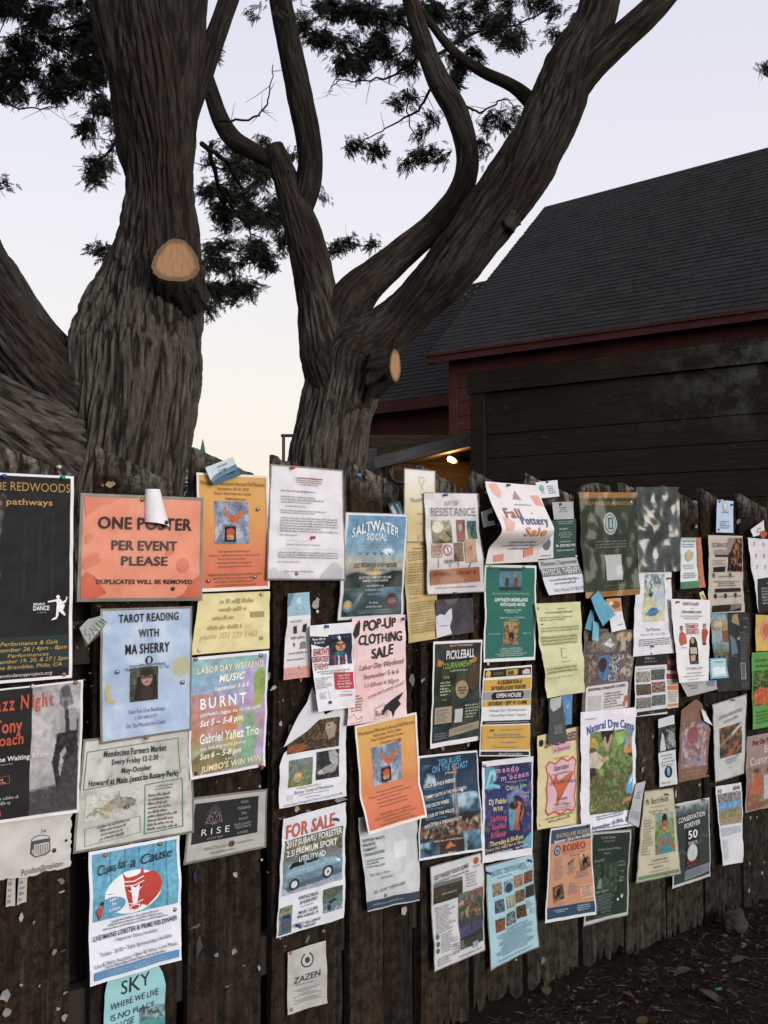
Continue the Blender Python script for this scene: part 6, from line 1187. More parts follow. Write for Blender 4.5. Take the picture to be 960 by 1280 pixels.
sheet('flyer', 'white pottery sale flyer with peach blots, bulging out in a fold', 'flyer', [(606, 601.7), (671.5, 607), (670, 702), (604.7, 705)], 4, 'd6d0d2', [
    ('P', [(.06, .03), (.20, .01), (.26, .12), (.20, .20), (.10, .15)], 'd8a497'), ('P', [(.80, .14), (.96, .13), (.98, .28), (.84, .26)], 'd29a8a'), ('P', [(.10, .42), (.28, .50), (.20, .60), (.08, .60)], 'd8a497'), ('P', [(.44, .19), (.52, .09), (.58, .19), (.60, .205), (.42, .205)], 'a8847c'), ('G', .30, .255, .86, .285, 1, '6a5a68'), ('T', 'Fall', .16, .325, .46, .44, '9a6a5c', 'bs'), ('T', 'Pottery', .40, .42, .92, .52, '5c6a8a', 'bs'), ('T', 'Sale', .44, .56, .86, .665, 'd08c48', 'bs'), ('T', 'in', .66, .36, .70, .385, '5c6a8a', 'is'), ('P', [(.12, .90), (.30, .88), (.32, .97), (.14, .98)], 'd08a78'), ('P', [(.66, .84), (.82, .78), (.86, .90), (.70, .94)], 'd0836c'), ('G', .2, .72, .9, .84, 3, '9a949c')],
    bulge=[(0, .0), (.10, .006), (.30, .028), (.52, .062), (.60, .070), (.68, .056), (.80, .018), (1, .004)], wave=.5, bg=[('n', 5, 'c8c4c8', .3, .5)])
sheet('card', 'small white card with a round earth emblem above the green tag card', 'business card', [(669, 603), (696, 600), (699, 620.5), (674.5, 623)], 3, 'ccd2dc', [('E', .22, .40, .11, 0, '5a9ab0'), ('E', .22, .36, .07, 0, '7fb87c'), ('G', .10, .62, .38, .72, 1, '7a8a9a'), ('G', .5, .25, .9, .8, 4, '9aa2b0', 'l')], wave=.4)
sheet('card', 'small white card with a black patch tucked beside the bulging pottery flyer', 'business card', [(601, 640), (615, 635), (618, 656), (603.5, 659.6)], 1, 'bfbfc8', [('P', [(.45, .35), (.7, .25), (1, .3), (1, .75), (.5, .7)], '2a262a')], wave=.4)
sheet('card', 'dark green card headed by a grey tag, beside the bulging pottery flyer', 'card', [(671.5, 650), (720, 648.5), (719.5, 695.4), (671.5, 699)], 1, '2c4a42', [
    ('R', 0, .3, .40, 1, 'c4c8cc'), ('E', .22, .62, .11, 0, '5a6468'), ('G', .05, .9, .35, .95, 1, '5a7a9a'), ('G', .45, .03, .97, .14, 2, 'a8c0b4'), ('G', .52, .22, .80, .28 + .008, 1, 'c0ccc4'), ('G', .5, .32, .9, .5, 3, '9ab4a8'), ('G', .52, .56, .86, .61 + .008, 1, 'b0c4ba'), ('T', 'Ph. (707) 962-1910', .46, .66, .96, .72, 'd0d8d4', 'b'), ('G', .46, .78, .96, .85, 1, 'b0c4ba')], wave=.6)
sheet('tag', 'plain grey paper tag over the head of the dark green card', 'paper tag', [(689.7, 628), (716, 626.8), (717, 648.6), (692.5, 649.5)], 3, 'a3a8ac', [('G', .25, .25, .75, .6, 3, '8a8f95')], bg=[('n', 4, '979ca0', .2, .6)], wave=.4)
sheet('flyer', 'curling white physical therapy flyer with a grey band', 'flyer', [(671.5, 700.6), (719.5, 696), (734.7, 739), (684, 744)], 2, 'c9ccd6', [
    ('R', 0, 0, 1, .22, 'a8acb2'), ('T', 'Movement 2 Improvement', .06, .05, .97, .17, '4a525a', 'is'), ('R', 0, .24, 1, .48, '6e7078'), ('T', 'PHYSICAL THERAPY', .02, .27, .97, .44, 'd8dade'), ('G', .05, .54, .95, .74, 2, '5a5e6a'), ('T', 'Hello Wilson 707 895-7909', .18, .83, .94, .93, '6a78a8', 'is')], wave=1.2, curl=(0, 0, 9, 6))
sheet('poster', 'dark olive preservation poster with a tan top strip and an oval emblem', 'poster', [(723, 615.5), (795, 615.5), (796.8, 742.8), (729.6, 748)], 3, '39463a', [
    ('R', 0, 0, 1, .055, 'a8793c'), ('R', 0, .945, 1, 1, 'a8793c'), ('T', 'HELP PRESERVE MENDOCINO', .08, .09, .93, .125, 'b8934c', 'b'), ('E', .50, .30, .125, .108, 'c4cac8'), ('E', .50, .30, .10, .09, '52605a'), ('E', .50, .30, .088, .08, 'b8c4c8'), ('R', .455, .245, .545, .355, '3d5f70'), ('R', .478, .26, .522, .34, 'a8c4cc'), ('L', [(.13, .155), (.90, .150)], .6, '6a7466'), ('G', .10, .455, .90, .54, 3, '9aa294'), ('L', [(.13, .565), (.88, .56)], .6, '6a7466'), ('R', .38, .60, .69, .845, 'c2c6c6'), ('G', .30, .885, .72, .905, 1, 'a08c54'), ('G', .36, .915, .66, .93, 1, 'a08c54')],
    bg=[('n', 3, '46523f', .1, .6)], sleeve=.3, plastic='foil', wave=2.0, curl=(0, 0, 3, 6), gloss=True)
sheet('notice', 'pale yellow green typed sheet with a small square code box', 'notice', [(668.6, 754.5), (726, 752), (728.7, 865), (681, 872.5)], 4, 'c4c698', [
    ('G', .38, .05, .72, .065 + .008, 1, '6a6c4c'), ('G', .08, .085, .92, .115, 1, '4f5138'), ('G', .06, .14, .94, .19, 2, '74764f', 'l'), ('R', .06, .215, .12, .228, '4f5138'), ('G', .06, .25, .92, .31, 2, '74764f', 'j'), ('R', .05, .345, .90, .45, 'b4b47c'), ('G', .06, .35, .90, .45, 3, '6a6c48', 'j'), ('R', .46, .49, .60, .60, '9a9c84'), ('R', .475, .503, .585, .588, 'c4c698'), ('G', .42, .625, .68, .645, 1, '7a8a6a'), ('R', .04, .67, .82, .75, 'b4b47c'), ('G', .06, .68, .82, .75, 2, '6a6c48', 'j'), ('R', .05, .79, .7, .80, '9a9c74')], bg=[('n', 2.5, 'babd8c', .1, .7)], wave=2.0, curl=(0, 0, 3, 4))
# ---- right part
sheet('tape', 'folded strip of light blue tape above the mushroom flyer', 'tape', [(737, 747.5), (747.6, 738), (766.8, 768.5), (752, 782.6)], 6, '4f9cbc', [('L', [(.3, 0), (.32, 1)], .6, '6fb4cc'), ('L', [(.7, 0), (.68, 1)], .6, '6fb4cc')], wave=1.2, curl=(3, 0, 9, 4), gloss=True)
sheet('tape', 'thin hanging blue tape tail beside the folded blue tape', 'tape', [(741, 776), (749, 779), (746, 801), (739, 800)], 4, '66aac4', [], wave=1.2, curl=(0, 0, 6, 3), gloss=True)
sheet('tape', 'short blue tape piece sticking out past the mushroom flyer edge', 'tape', [(738, 762), (743, 764), (741, 789), (730, 786)], 3, '4a8eaa', [], wave=.8, gloss=True)
sheet('card', 'small card with an orange print and a loose white flap by the blue tape', 'card', [(757, 748.8), (775, 747.3), (780, 786), (764, 790.5)], 3, 'cfcfd8', [('R', 0, 0, 1, .42, 'b88a68'), ('E', .6, .2, .3, .12, '8a5434'), ('E', .3, .14, .16, .06, 'd8b898'), ('G', .5, .8, .9, .86, 1, '8a8ab0')], wave=1, curl=(0, 0, 8, 3))
sheet('flyer', 'brown grey foraging class flyer with mushroom photographs', 'flyer', [(730, 785), (794, 787.5), (786.5, 884), (727, 893)], 1, '5f5558', [
    ('I', .04, .03, .97, .645, [('g', '5a5052', '544a4c'), ('e', .14, .20, .16, .20, '8a7a64'), ('N', 16, '4a3c2c', .1, .9, 0, .02, .3, .38), ('e', .45, .22, .20, .20, '74726c'), ('p', [(.36, .26), (.50, .12), (.54, .24), (.62, .24), (.50, .32)], 'c2beb8'), ('e', .80, .10, .18, .11, 'b09a70'), ('p', [(.74, .12), (.86, .12), (.84, .38), (.70, .40)], 'a89c88'), ('n', 6, '463c3e', .35, .6),
        ('r', 0, .46, .24, 1, '5a4a44'), ('N', 10, '8a7c70', .15, .9, 0, .46, .24, 1), ('p', [(.26, .5), (.5, .46), (.52, .9), (.42, 1), (.28, .86)], '4a6f9c'), ('e', .36, .66, .09, .14, '3a2434'), ('r', .5, .46, .74, 1, '4c4c52'), ('N', 22, 'a8a8ac', .1, .9, .5, .46, .74, 1), ('r', .76, .46, 1, 1, '6a5c58'), ('N', 8, 'b0a498', .15, .9, .76, .46, 1, 1), ('n', 10, '2a2426', .45, .6)]),
    ('P', [(.06, .70), (.10, .685), (.90, .66), (.93, .69), (.94, .99), (.06, 1)], 'c2bec2'), ('T', 'SEASONAL FORAGING CLASSES', .10, .70, .86, .73, '3c3436', 'b', 0, -.02), ('G', .42, .77, .86, .97, 6, '7a7478', 'l'), ('R', .10, .80, .36, .975, 'aaa6aa'), ('E', .90, .88, .045, 0, 'a8504a'), ('E', .86, .94, .04, 0, 'b06058')], wave=1.4, curl=(0, 4, 0, 0))
sheet('notice', 'white memorial sheet with a faded photo of a kneeling photographer', 'notice', [(796, 714.6), (838.8, 714.6), (840, 816), (788.4, 820.7)], 2, 'cfd0d8', [
    ('I', .22, .03, .80, .60, [('g', '7f96a8', '8fa48c', 'b9b890', 'bcb894'), ('N', 6, '4a6a84', .0, .8, 0, 0, 1, .45), ('N', 9, '3a5240', .15, .8, 0, .05, .7, .5), ('N', 7, 'c8d4dc', .3, .8, 0, 0, 1, .4), ('p', [(.55, .22), (.75, .18), (.95, .32), (.98, .62), (.85, .82), (.6, .78), (.62, .5)], 'a8b8c4'), ('e', .68, .20, .13, .06, '3a5a84'), ('e', .66, .26, .09, .06, 'b8927c'), ('l', [(.7, .4), (.4, .5), (.35, .4)], .12, '9cb0bc'), ('e', .33, .42, .10, .06, '24303a'), ('p', [(.2, .82), (.35, .70), (.6, .72), (.72, .80), (.6, .88), (.28, .88)], '2f6a9c'), ('e', .2, .85, .1, .04, '4a7fa8'), ('n', 12, 'd0d4bc', .45, .4)]),
    ('T', 'Ted Thoman', .30, .675, .68, .715, '5a6480'), ('T', 'March 12, 1951 - July 7, 2026', .18, .74, .82, .765, '7a8298'), ('G', .12, .80, .92, .89, 4, '7a8090', 'j')], wave=1.6, curl=(0, 0, 3, 6))
sheet('flyer', 'pale grey green flyer inside a crumpled clear sleeve that mirrors the sky', 'flyer', [(795, 609), (846, 609), (848.6, 713.5), (795.7, 714.6)], 3, '7f8c88', [
    ('T', 'MOONLIT EVENINGS', .2, .12, .8, .16, '8a948c', 's') if False else ('G', .2, .10, .8, .16, 1, '8a948c'), ('P', [(.3, .34), (.5, .22), (.72, .34), (.66, .36), (.36, .36)], '6f7a70'), ('E', .12, .925, .075, 0, '8a9088'), ('G', .2, .42, .9, .72, 9, '74827a', 'l')], sleeve=1.5, plastic='mirror', bg=[('n', 2, '9aa8b0', .1, .7)], wave=3.0, curl=(0, 4, 4, 2), gloss=True)  # paper paled to carry the sky's sheen in its own colour
sheet('flyer', 'small white and orange striped earth day leaflet with a green foot', 'flyer', [(850, 672), (876, 672), (879, 734), (848.6, 736.5)], 1, 'c9d0cf', [
    ('R', .76, 0, 1, 1, 'b8683c'), ('G', .79, .05, .97, .95, 8, '8a4a2c'), ('R', 0, 0, .76, .03, '7fa8b8'), ('T', 'Earth Day Week!', .10, .045, .70, .085, '2f4450', 'b'), ('G', .08, .11, .70, .2, 2, '4f9ab8'), ('P', [(.2, .32), (.38, .24), (.6, .30), (.56, .42), (.38, .48), (.24, .42)], '6fb0a0'), ('E', .40, .35, .12, 0, 'c0a070'), ('G', .06, .52, .70, .62, 3, '6a7a78'), ('G', .08, .68, .70, .80, 3, '5f7ab0'), ('R', 0, .86, .76, 1, '2f7a52'), ('N', 1, 'ffffff', 1, 0, 0, 0, 1, 1) if False else ('G', .1, .88, .68, .98, 2, '23503a')], wave=1.4, curl=(0, 0, 4, 3))
sheet('sticker', 'tiny yellow and rainbow sticker beside the striped leaflet foot', 'sticker', [(873.8, 741), (879, 738.5), (883, 749.6), (876, 750)], 3, 'cfc070', [('P', [(.2, .3), (.6, .3), (.9, 1), (.3, .9)], '4fa090'), ('P', [(.5, .5), (.7, .5), (1, 1), (.6, 1)], 'c0583c')], wave=.3)
sheet('flyer', 'white family show flyer with red title block and three small figures', 'flyer', [(837.7, 748.5), (887.6, 750), (885, 851), (847, 853.5)], 5, 'd6d6da', [
    ('T', 'SHERRY GLASER', .28, .035, .68, .07, '6a2c34', 'bs'), ('T', 'in', .47, .095, .52, .115, '4a4448', 's'), ('T', 'GRANDMA LAND', .24, .135, .74, .165, '5a3c40', 'bs'), ('G', .22, .185, .78, .24, 2, '7a747c'), ('T', 'FAMILY', .34, .30, .66, .35, 'a83a30', 'b'), ('T', 'SECRETS', .34, .36, .66, .41, 'a83a30', 'b'), ('R', .33, .29, .67, .295, 'a83a30'), ('R', .33, .415, .67, .42, 'a83a30'),
    ('P', [(.16, .42), (.22, .38), (.32, .42), (.34, .53), (.16, .56), (.12, .50)], 'b05440'), ('E', .22, .355, .045, 0, '9a8078'), ('E', .22, .335, .045, .018, '6a6468'), ('P', [(.76, .37), (.86, .34), (.96, .40), (.92, .46), (.88, .53), (.78, .53)], 'a8402f'), ('E', .84, .33, .045, 0, 'a88a7c'), ('E', .84, .31, .05, .02, '84808a'), ('P', [(.78, .53), (.88, .53), (.88, .555), (.78, .555)], '2a2628'), ('G', .12, .57, .34, .59, 1, '8a848c'),
    ('P', [(.42, .50), (.48, .455), (.56, .46), (.62, .52), (.64, .76), (.56, .78), (.40, .76), (.38, .64)], '221e20'), ('E', .49, .50, .05, 0, 'b08874'), ('P', [(.40, .58), (.58, .58), (.60, .66), (.40, .66)], 'b0a890'), ('P', [(.40, .68), (.54, .67), (.52, .77), (.42, .77)], 'b48a78'), ('P', [(.40, .75), (.62, .74), (.64, .78), (.40, .785)], '33405c'), ('T', 'OCTOBER 6 at 7PM', .26, .82, .76, .85, '3c3a44', 's'), ('G', .24, .875, .74, .90, 1, '4a4850'), ('G', .12, .915, .86, .935, 1, '4a4850'), ('G', .2, .955, .78, .975, 1, 'b03a34')], wave=1.4, curl=(0, 0, 2, 6))
sheet('flyer', 'cream and black yoga class flyer in a puckered sleeve', 'flyer', [(884.7, 669), (927.5, 670), (928.5, 765), (885, 767)], 2, 'bcb4ac', [
    ('I', .54, .03, .98, .47, [('g', '4a4440', '2a2422', '1f1a1a'), ('e', .6, .45, .18, .3, 'a86a44'), ('n', 5, '15100f', .05, .8), ('n', 7, 'c07a4c', .35, .8), ('p', [(0, .0), (.5, 0), (.2, .4), (0, .5)], '8a8680')]), ('T', 'SCIENCE', .10, .10, .52, .15, '4a4648', 's'), ('T', '& YOGA', .18, .185, .50, .235, '4a4648', 's'), ('R', .20, .245, .55, .28, '3c3436'), ('G', .10, .31, .48, .38, 3, '7a726c'), ('P', [(.14, .41), (.48, .40), (.48, .47), (.14, .475)], '211d1f'), ('G', .12, .51, .94, .545, 1, '6a625e'), ('E', .14, .515, .04, 0, '5a5250'), ('E', .62, .515, .04, 0, '5a5250'), ('G', .1, .58, .9, .66, 3, '8a827c'), ('P', [(.14, .685), (.92, .68), (.92, .73), (.14, .735)], '2a2628'), ('E', .16, .78, .04, 0, '33302e'), ('E', .46, .78, .04, 0, '33302e'), ('E', .76, .775, .04, 0, '33302e'), ('G', .22, .77, .94, .80, 1, '8a827c'), ('P', [(.08, .90), (.9, .885), (.9, .98), (.08, .985)], '262224'), ('P', [(.6, .89), (.9, .885), (.88, .94), (.55, .98)], '7a7674')], sleeve=1.2, wave=1.8, curl=(0, 2, 3, 2))
sheet('card', 'small pale blue card with an orange emblem above the yoga flyer', 'card', [(896, 625), (916.5, 626.4), (916, 666), (894.8, 665.5)], 2, 'a8bcd8', [('E', .50, .18, .17, 0, 'bca07c'), ('E', .50, .17, .11, 0, 'b4c4d8'), ('G', .3, .32, .72, .4, 1, '8a94a8'), ('G', .2, .62, .85, .88, 4, '8496b4', 'l')], wave=.5)
sheet('chart', 'white chart of small red yoga figures over a black timetable', 'chart', [(934, 672), (985, 676), (983, 760), (946, 766)], 2, 'c9c9d2', [('L', [(u, v + .05), (u + .02, v), (u + .05, v + .02), (u + .02, v + .06)], 1.8, 'a84c48') for v in (.05, .21, .36) for u in (.12, .34, .56, .78)] + [('P', [(.10, .55), (1, .50), (1, 1), (0, 1)], '23242a'), ('G', .22, .58, .78, .63 + .008, 1, 'a0a06c'), ('G', .15, .66, .9, .9, 6, '5a6a54', 'l')], wave=1.5, curl=(0, 0, 3, 6))
sheet('tag', 'folded white tag with an orange leaf shape above the yoga figures', 'paper tag', [(938, 662), (954.7, 650), (955, 667.5), (940, 671)], 4, 'c4c6cc', [('G', .3, .3, .8, .8, 2, '8a8c94')], wave=.5, curl=(0, 0, 4, 4))
sheet('leaf_cutout', 'small orange red paper leaf by the folded white tag', 'paper leaf', [(949.5, 664), (958, 662), (959.5, 672), (950, 673.5)], 5, 'a8482a', [('L', [(.2, .2), (.8, .8)], .6, '7a3018')], outline=[(0, .5), (.25, .1), (.6, 0), (1, .35), (.9, .7), (.5, 1), (.2, .85)], wave=.5)
sheet('poster', 'black text poster with a column of pale beach pictures', 'poster', [(886, 766), (936.8, 766), (937, 862), (896.5, 865)], 1, '3a3d40', [
    ('I', 0, 0, .42, .50, [('g', '7fa4b4', 'a8a496', '8fb0bc', '6a7a70'), ('r', 0, .22, .9, .42, 'a8886c'), ('e', .4, .30, .3, .08, 'c8b498'), ('n', 4, '5a6a70', .25, .6), ('r', .62, .45, 1, .75, '8a5a44')]), ('I', .02, .50, .40, .66, [('g', '8a8460', '5a5a3c'), ('n', 6, '2f3020', .1, .8), ('e', .3, .55, .12, .3, '2a2a2c'), ('e', .65, .5, .12, .3, '3a2c2c')]), ('P', [(.55, .03), (.68, .01), (.72, .17), (.52, .12)], 'a08c74'), ('P', [(.45, .28), (.60, .34), (.66, .52), (.48, .54)], '5f7f90'), ('P', [(.64, .33), (.72, .30), (.70, .36)], 'b8a480'), ('G', .80, .06, .92, .08 + .008, 1, '9a9ea2'), ('G', .78, .17, .94, .195 + .008, 1, '9a9ea2'), ('G', .72, .24, .96, .62, 14, '7c8084', 'l'), ('R', .72, .64, .86, .86, '8a8e90'), ('P', [(.74, .66), (.84, .65), (.82, .84), (.75, .84)], '5c6264'), ('G', .68, .88, .96, .97, 4, '74787c', 'l'), ('L', [(.42, .55), (.64, .56)], .8, 'b0b4b8')], bg=[('n', 3, '33363a', .1, .6)], sleeve=1, wave=1.2, gloss=True)
sheet('postcard', 'blue framed postcard with a white drawing stuck on the black text poster', 'postcard', [(886, 823), (907.5, 822), (910.4, 847), (887.5, 849)], 3, '62a0bc', [('P', [(.08, .08), (.90, .06), (.90, .9), (.08, .92)], 'aac6d0'), ('P', [(.16, .45), (.4, .36), (.62, .44), (.86, .38), (.84, .78), (.2, .82)], 'd0dade'), ('L', [(.16, .45), (.4, .36), (.62, .44), (.86, .38)], 1.2, '2f5a70'), ('L', [(.3, .3), (.5, .22), (.7, .28)], 1.2, '3a6a80'), ('R', .2, .16, .8, .2, '4a7a90')], wave=.6)
sheet('flyer', 'yellow flyer with a pink hand shape, cut off by the picture edge', 'flyer', [(944, 768), (990, 771), (990, 812), (944, 814)], 1, 'c2a244', [('E', .28, .42, .15, .26, 'c47a7c'), ('L', [(.2, .7), (.34, .5), (.5, .66)], 1.8, '8a4a4c'), ('E', .28, .42, .09, .18, 'b0602c'), ('G', .5, .1, .9, .8, 6, '8a6c24', 'l')], bg=[('n', 5, 'b0882c', .2, .7)], wave=.8)
sheet('flyer', 'bright green gardening flyer with vegetables and a heap of tomatoes', 'flyer', [(939.6, 816), (990, 812), (988, 903), (940, 912)], 2, '5a9a4a', [
    ('I', .02, .24, 1, .70, [('g', '3c5a2c', '33502a', '4a4a3a'), ('n', 5, '6a9a3c', .1, .8), ('n', 7, '1f3018', .2, .8), ('e', .25, .75, .26, .24, 'a84a2c'), ('N', 14, 'c86a44', .1, .9, .02, .52, .5, .98), ('e', .72, .3, .24, .2, 'a8a054'), ('n', 9, 'c0b06c', .45, .6)]), ('T', 'Grow Gardens', .08, .08, .74, .125, '2c5a26', 'i'), ('G', .08, .155, .74, .20 + .008, 1, '2c5a26'), ('G', .08, .76, .9, .94, 4, '35682c', 'l')], sleeve=1, wave=1.0)
sheet('flyer', 'white mushroom club flyer with a black head and six small photographs', 'flyer', [(794, 817), (833, 815), (833.5, 892), (791.5, 896.5)], 2, 'c4c5cb', [('R', .0, .0, 1, .20, '211f20'), ('G', .24, .06, .62, .10 + .008, 1, '7a787a'), ('G', .2, .12, .7, .15, 1, '5a585a')] + [
    ('I', u, v, u + .43, v + .17, [('g', a, b), ('n', 6, c, .05, .9), ('n', 11, d, .3, .8)]) for (u, v, a, b, c, d) in ((.04, .29, '8a8880', '6a6a62', 'b4b2aa', '3a3834'), (.50, .27, '2f3438', '22262a', '3f4a44', '8a9090'), (.04, .49, '4a4a3c', '33342a', '6a5a44', '22221c'), (.50, .47, '6a4a44', '5a3c38', 'a88478', '2a1c1a'), (.04, .70, '6a625a', '4a443e', 'a8a098', '2a2622'), (.50, .68, '4a5650', '3a443e', '7a8a7c', '24282a'))] + [('G', .05, .235, .9, .255, 1, '8a8890'), ('P', [(.08, .925), (1, .905), (1, .965), (.08, .985)], '232122'), ('G', .42, .93, .60, .955 + .008, 1, '8a888a')], wave=1.3, curl=(3, 0, 0, 0))
sheet('flyer', 'red and orange banded leaflet peeping out between the mushroom and family flyers', 'flyer', [(831, 817), (846.5, 819), (847.5, 884), (832, 886)], 0, 'c2b8b4', [('R', 0, 0, 1, .30, '4a3230'), ('E', .5, .15, .3, .06, 'a05a44'), ('R', 0, .36, 1, .46, '8a3430'), ('R', 0, .58, 1, .66, 'b8703c'), ('G', .1, .47, .95, .56, 2, '6a5a5a'), ('G', .1, .68, .95, .88, 5, '8a7a74'), ('R', .1, .92, .95, .96, 'b07a4c')], wave=.8)
sheet('sleeve', 'empty pale torn plastic sleeve under the family show flyer', 'plastic sleeve', [(849, 852), (895, 850), (896.5, 861.5), (859, 871)], 1, 'a9adac', [('G', .1, .2, .5, .6, 2, '8a9aa8'), ('P', [(.7, 0), (.95, 0), (.9, .6), (.7, .5)], '7a84a0')], sleeve=.3, wave=1.0)
sheet('flyer', 'narrow black and white leaflet with a round blue portrait badge', 'flyer', [(822.5, 899), (842, 893.5), (845.4, 979.6), (823.5, 983.7)], 1, 'bfc2c8', [
    ('I', 0, .13, 1, .50, [('g', '25262a', '1f2024'), ('n', 9, '4a4c52', .2, .8), ('p', [(.10, .78), (.2, .2), (.3, .35), (.44, .8), (.42, .95), (.1, .95)], 'b8b8bc'), ('e', .74, .5, .16, .25, '74767c'), ('N', 14, '9a9ca2', .1, .9, .5, .15, 1, .9)]), ('G', .06, .53, .94, .72, 4, '7a7e88'), ('E', .52, .80, .21, 0, '1f2a36'), ('P', [(.44, .74), (.56, .735), (.60, .79), (.54, .86), (.46, .84)], '5fa4c8'), ('G', .08, .93, .6, .97, 1, '6a6e78')], wave=.9)
sheet('flyer', 'brown misty flyer cut to a point in a clear sleeve with a white flap', 'flyer', [(848, 876), (890, 872), (882, 971), (846.5, 978.5)], 1, '7a5a4c', [
    ('I', .08, .28, .92, .84, [('g', '6a5450', '705a62', '7a5a54'), ('n', 4, '7f86a8', .05, .7), ('n', 6, 'b87a5c', .25, .7), ('n', 8, 'd0b8a8', .4, .6), ('e', .45, .3, .2, .2, '8a4a54')]), ('G', .1, .87, .85, .95, 2, 'b08a6c')], outline=[(.04, 1), (0, .9), (.06, .12), (.3, .05), (.5, 0), (.68, .06), (.82, .22), (1, .4), (1, .62), (.98, 1)], sleeve=0, bg=None, wave=1.6, gloss=True)
sheet('paper_flap', 'curled white paper flap on the pointed brown flyer', 'paper flap', [(876.7, 886), (880.5, 889), (889, 906.5), (880, 901)], 3, 'd0d0d4', [], wave=.6, curl=(0, 4, 6, 0))
sheet('flyer', 'white farm stand flyer with an orange and green photo, laminated', 'flyer', [(891, 881.5), (932, 868.5), (929.3, 966), (894, 977)], 2, 'bdbfc3', [
    ('T', 'CASPAR FARMSTAND', .16, .16, .88, .205, '6a6c74', '', 0, -.03), ('T', 'IS NOW OPEN', .32, .235, .74, .275, '6a6c74', '', 0, -.03), ('I', .17, .33, .88, .725, [('g', '5a4434', '4a4a3c', '2f3f44'), ('n', 5, '2a3a2c', .0, .8), ('n', 6, 'b8602c', .2, .9), ('n', 9, '3a5a64', .3, .8), ('l', [(0, .6), (.6, .25), (1, .05)], .06, '8a847c'), ('p', [(.5, .28), (.98, .0), (1, .12), (.56, .36)], 'b0b8bc')], 0), ('G', .28, .76, .84, .84, 3, '6a7080', 'c', -.08), ('L', [(.35, .93), (.42, .87), (.55, .86), (.5, .9)], .7, '5a5e68')], bg=[('n', 3, 'b0b3b8', .1, .6)], sleeve=3.5, wave=1.2)
sheet('poster', 'pinkish country dancing poster with twirling figures in long skirts', 'poster', [(933, 921), (1002, 908), (1000, 1000), (931, 1016)], 1, '9a8884', [
    ('T', 'Put On Ye Old', .10, .06, .55, .125, '8a2a34', 'bi', 0, -.02), ('T', 'English', .30, .16, .62, .25, 'cfc8c4', 'bs'), ('T', 'Country Dancing', .06, .28, .78, .38, 'cfc8c4', 'bs', 0, -.03), ('I', .02, .42, 1, .98, [('g', '8a7470', '8f6c58', '8a5a3c'), ('n', 3, '7a6864', .1, .6), ('p', [(.08, .2), (.2, .12), (.26, .3), (.30, .62), (.04, .66)], 'a8603c'), ('e', .16, .1, .05, .06, '5a3a30'), ('p', [(.30, .25), (.44, .2), (.52, .45), (.6, .78), (.3, .82)], 'a9b0b8'), ('e', .40, .12, .05, .06, '4a3430'), ('p', [(.48, .12), (.62, .05), (.66, .4), (.52, .5)], 'a8402c'), ('p', [(.7, .15), (.85, .1), (.95, .7), (.68, .7)], '6a4a3c'), ('n', 8, 'b8a89c', .4, .4)])], sleeve=1, wave=1.2)
sheet('flyer', 'narrow white flyer with a blue and tan house picture and a curled foot', 'flyer', [(894, 983), (926.7, 978), (927.7, 1077.7), (900, 1081.5)], 1, 'c2c5cc', [
    ('T', 'ALF', .06, .045, .20, .085, '3f434c', 'b'), ('T', '$500', .64, .035, .92, .075, '3f434c', 'b'), ('I', .05, .10, .95, .50, [('g', '8a8e90', '6a8494', '7a7a64', '8a8474'), ('N', 9, '5a4a44', .05, .9, 0, 0, 1, .28), ('N', 12, 'a84c44', .35, .9, .4, 0, 1, .25), ('r', 0, .30, 1, .56, '4f86b0'), ('N', 5, '6fa0c4', .1, .7, 0, .30, 1, .56), ('p', [(.05, .62), (.3, .5), (.55, .52), (.95, .46), (1, .9), (.5, .86), (.05, .9)], '8a7c58'), ('N', 8, '5a6a34', .15, .8, .1, .46, .9, .78)]), ('G', .06, .53, .94, .64, 5, '5f74a0', 'j'), ('R', .10, .68, .34, .92, 'b0b3ba'), ('L', [(.14, .70), (.30, .72)], 1, '7a7e88'), ('L', [(.14, .9), (.2, .95), (.3, .93)], .8, '6a6e78')], wave=1.5, curl=(0, 0, 2, 12))
sheet('poster', 'dark slate land trust poster with a large fifty and a leaf circle', 'poster', [(844, 1005), (886, 996.5), (888, 1095), (840, 1111)], 1, 'bcbfc4', [
    ('R', .03, .03, .97, .965, '32403f'), ('I', .03, .03, .97, .16, [('g', 'a8b2b8', '6a7c80', '44565a'), ('n', 3, '3a4c50', .1, .7)]), ('T', 'CONSERVATION', .08, .165, .84, .225, 'c8cfd0', 'b', 0, -.03), ('T', 'FOREVER', .26, .255, .70, .31, 'c8cfd0', 'b', 0, -.02), ('R', .30, .34, .66, .79, '2a2026'), ('T', '50', .36, .36, .62, .455, 'd4d6d8', 'b'), ('T', 'YEARS OF', .35, .49, .62, .53, 'b8bcc0', 'b'), ('E', .49, .635, .135, 0, 'b8c0c4'), ('L', [(.44, .66), (.50, .60), (.54, .64), (.47, .68)], 1.0, '5a6a6c'), ('T', 'MENDOCINO', .34, .725, .62, .75, 'a8483c', 'b'), ('T', 'LAND TRUST', .35, .765, .62, .785, '9a5a54', 'b'), ('L', [(.05, .60), (.16, .605), (.22, .57), (.30, .63), (.40, .60)], .8, 'a8b4b4'), ('L', [(.58, .57), (.70, .52), (.78, .43), (.86, .48), (.97, .46)], .8, 'a8b4b4'), ('P', [(.30, .835), (.95, .81), (.95, .925), (.30, .95)], '7a8494'), ('G', .33, .845, .92, .93, 3, '45505e', 'l', -.03), ('G', .05, .955, .5, .965, 1, '8a9090')],
    bg=[('n', 3, 'aeb2b8', .2, .4)], sleeve=1, wave=1.0)
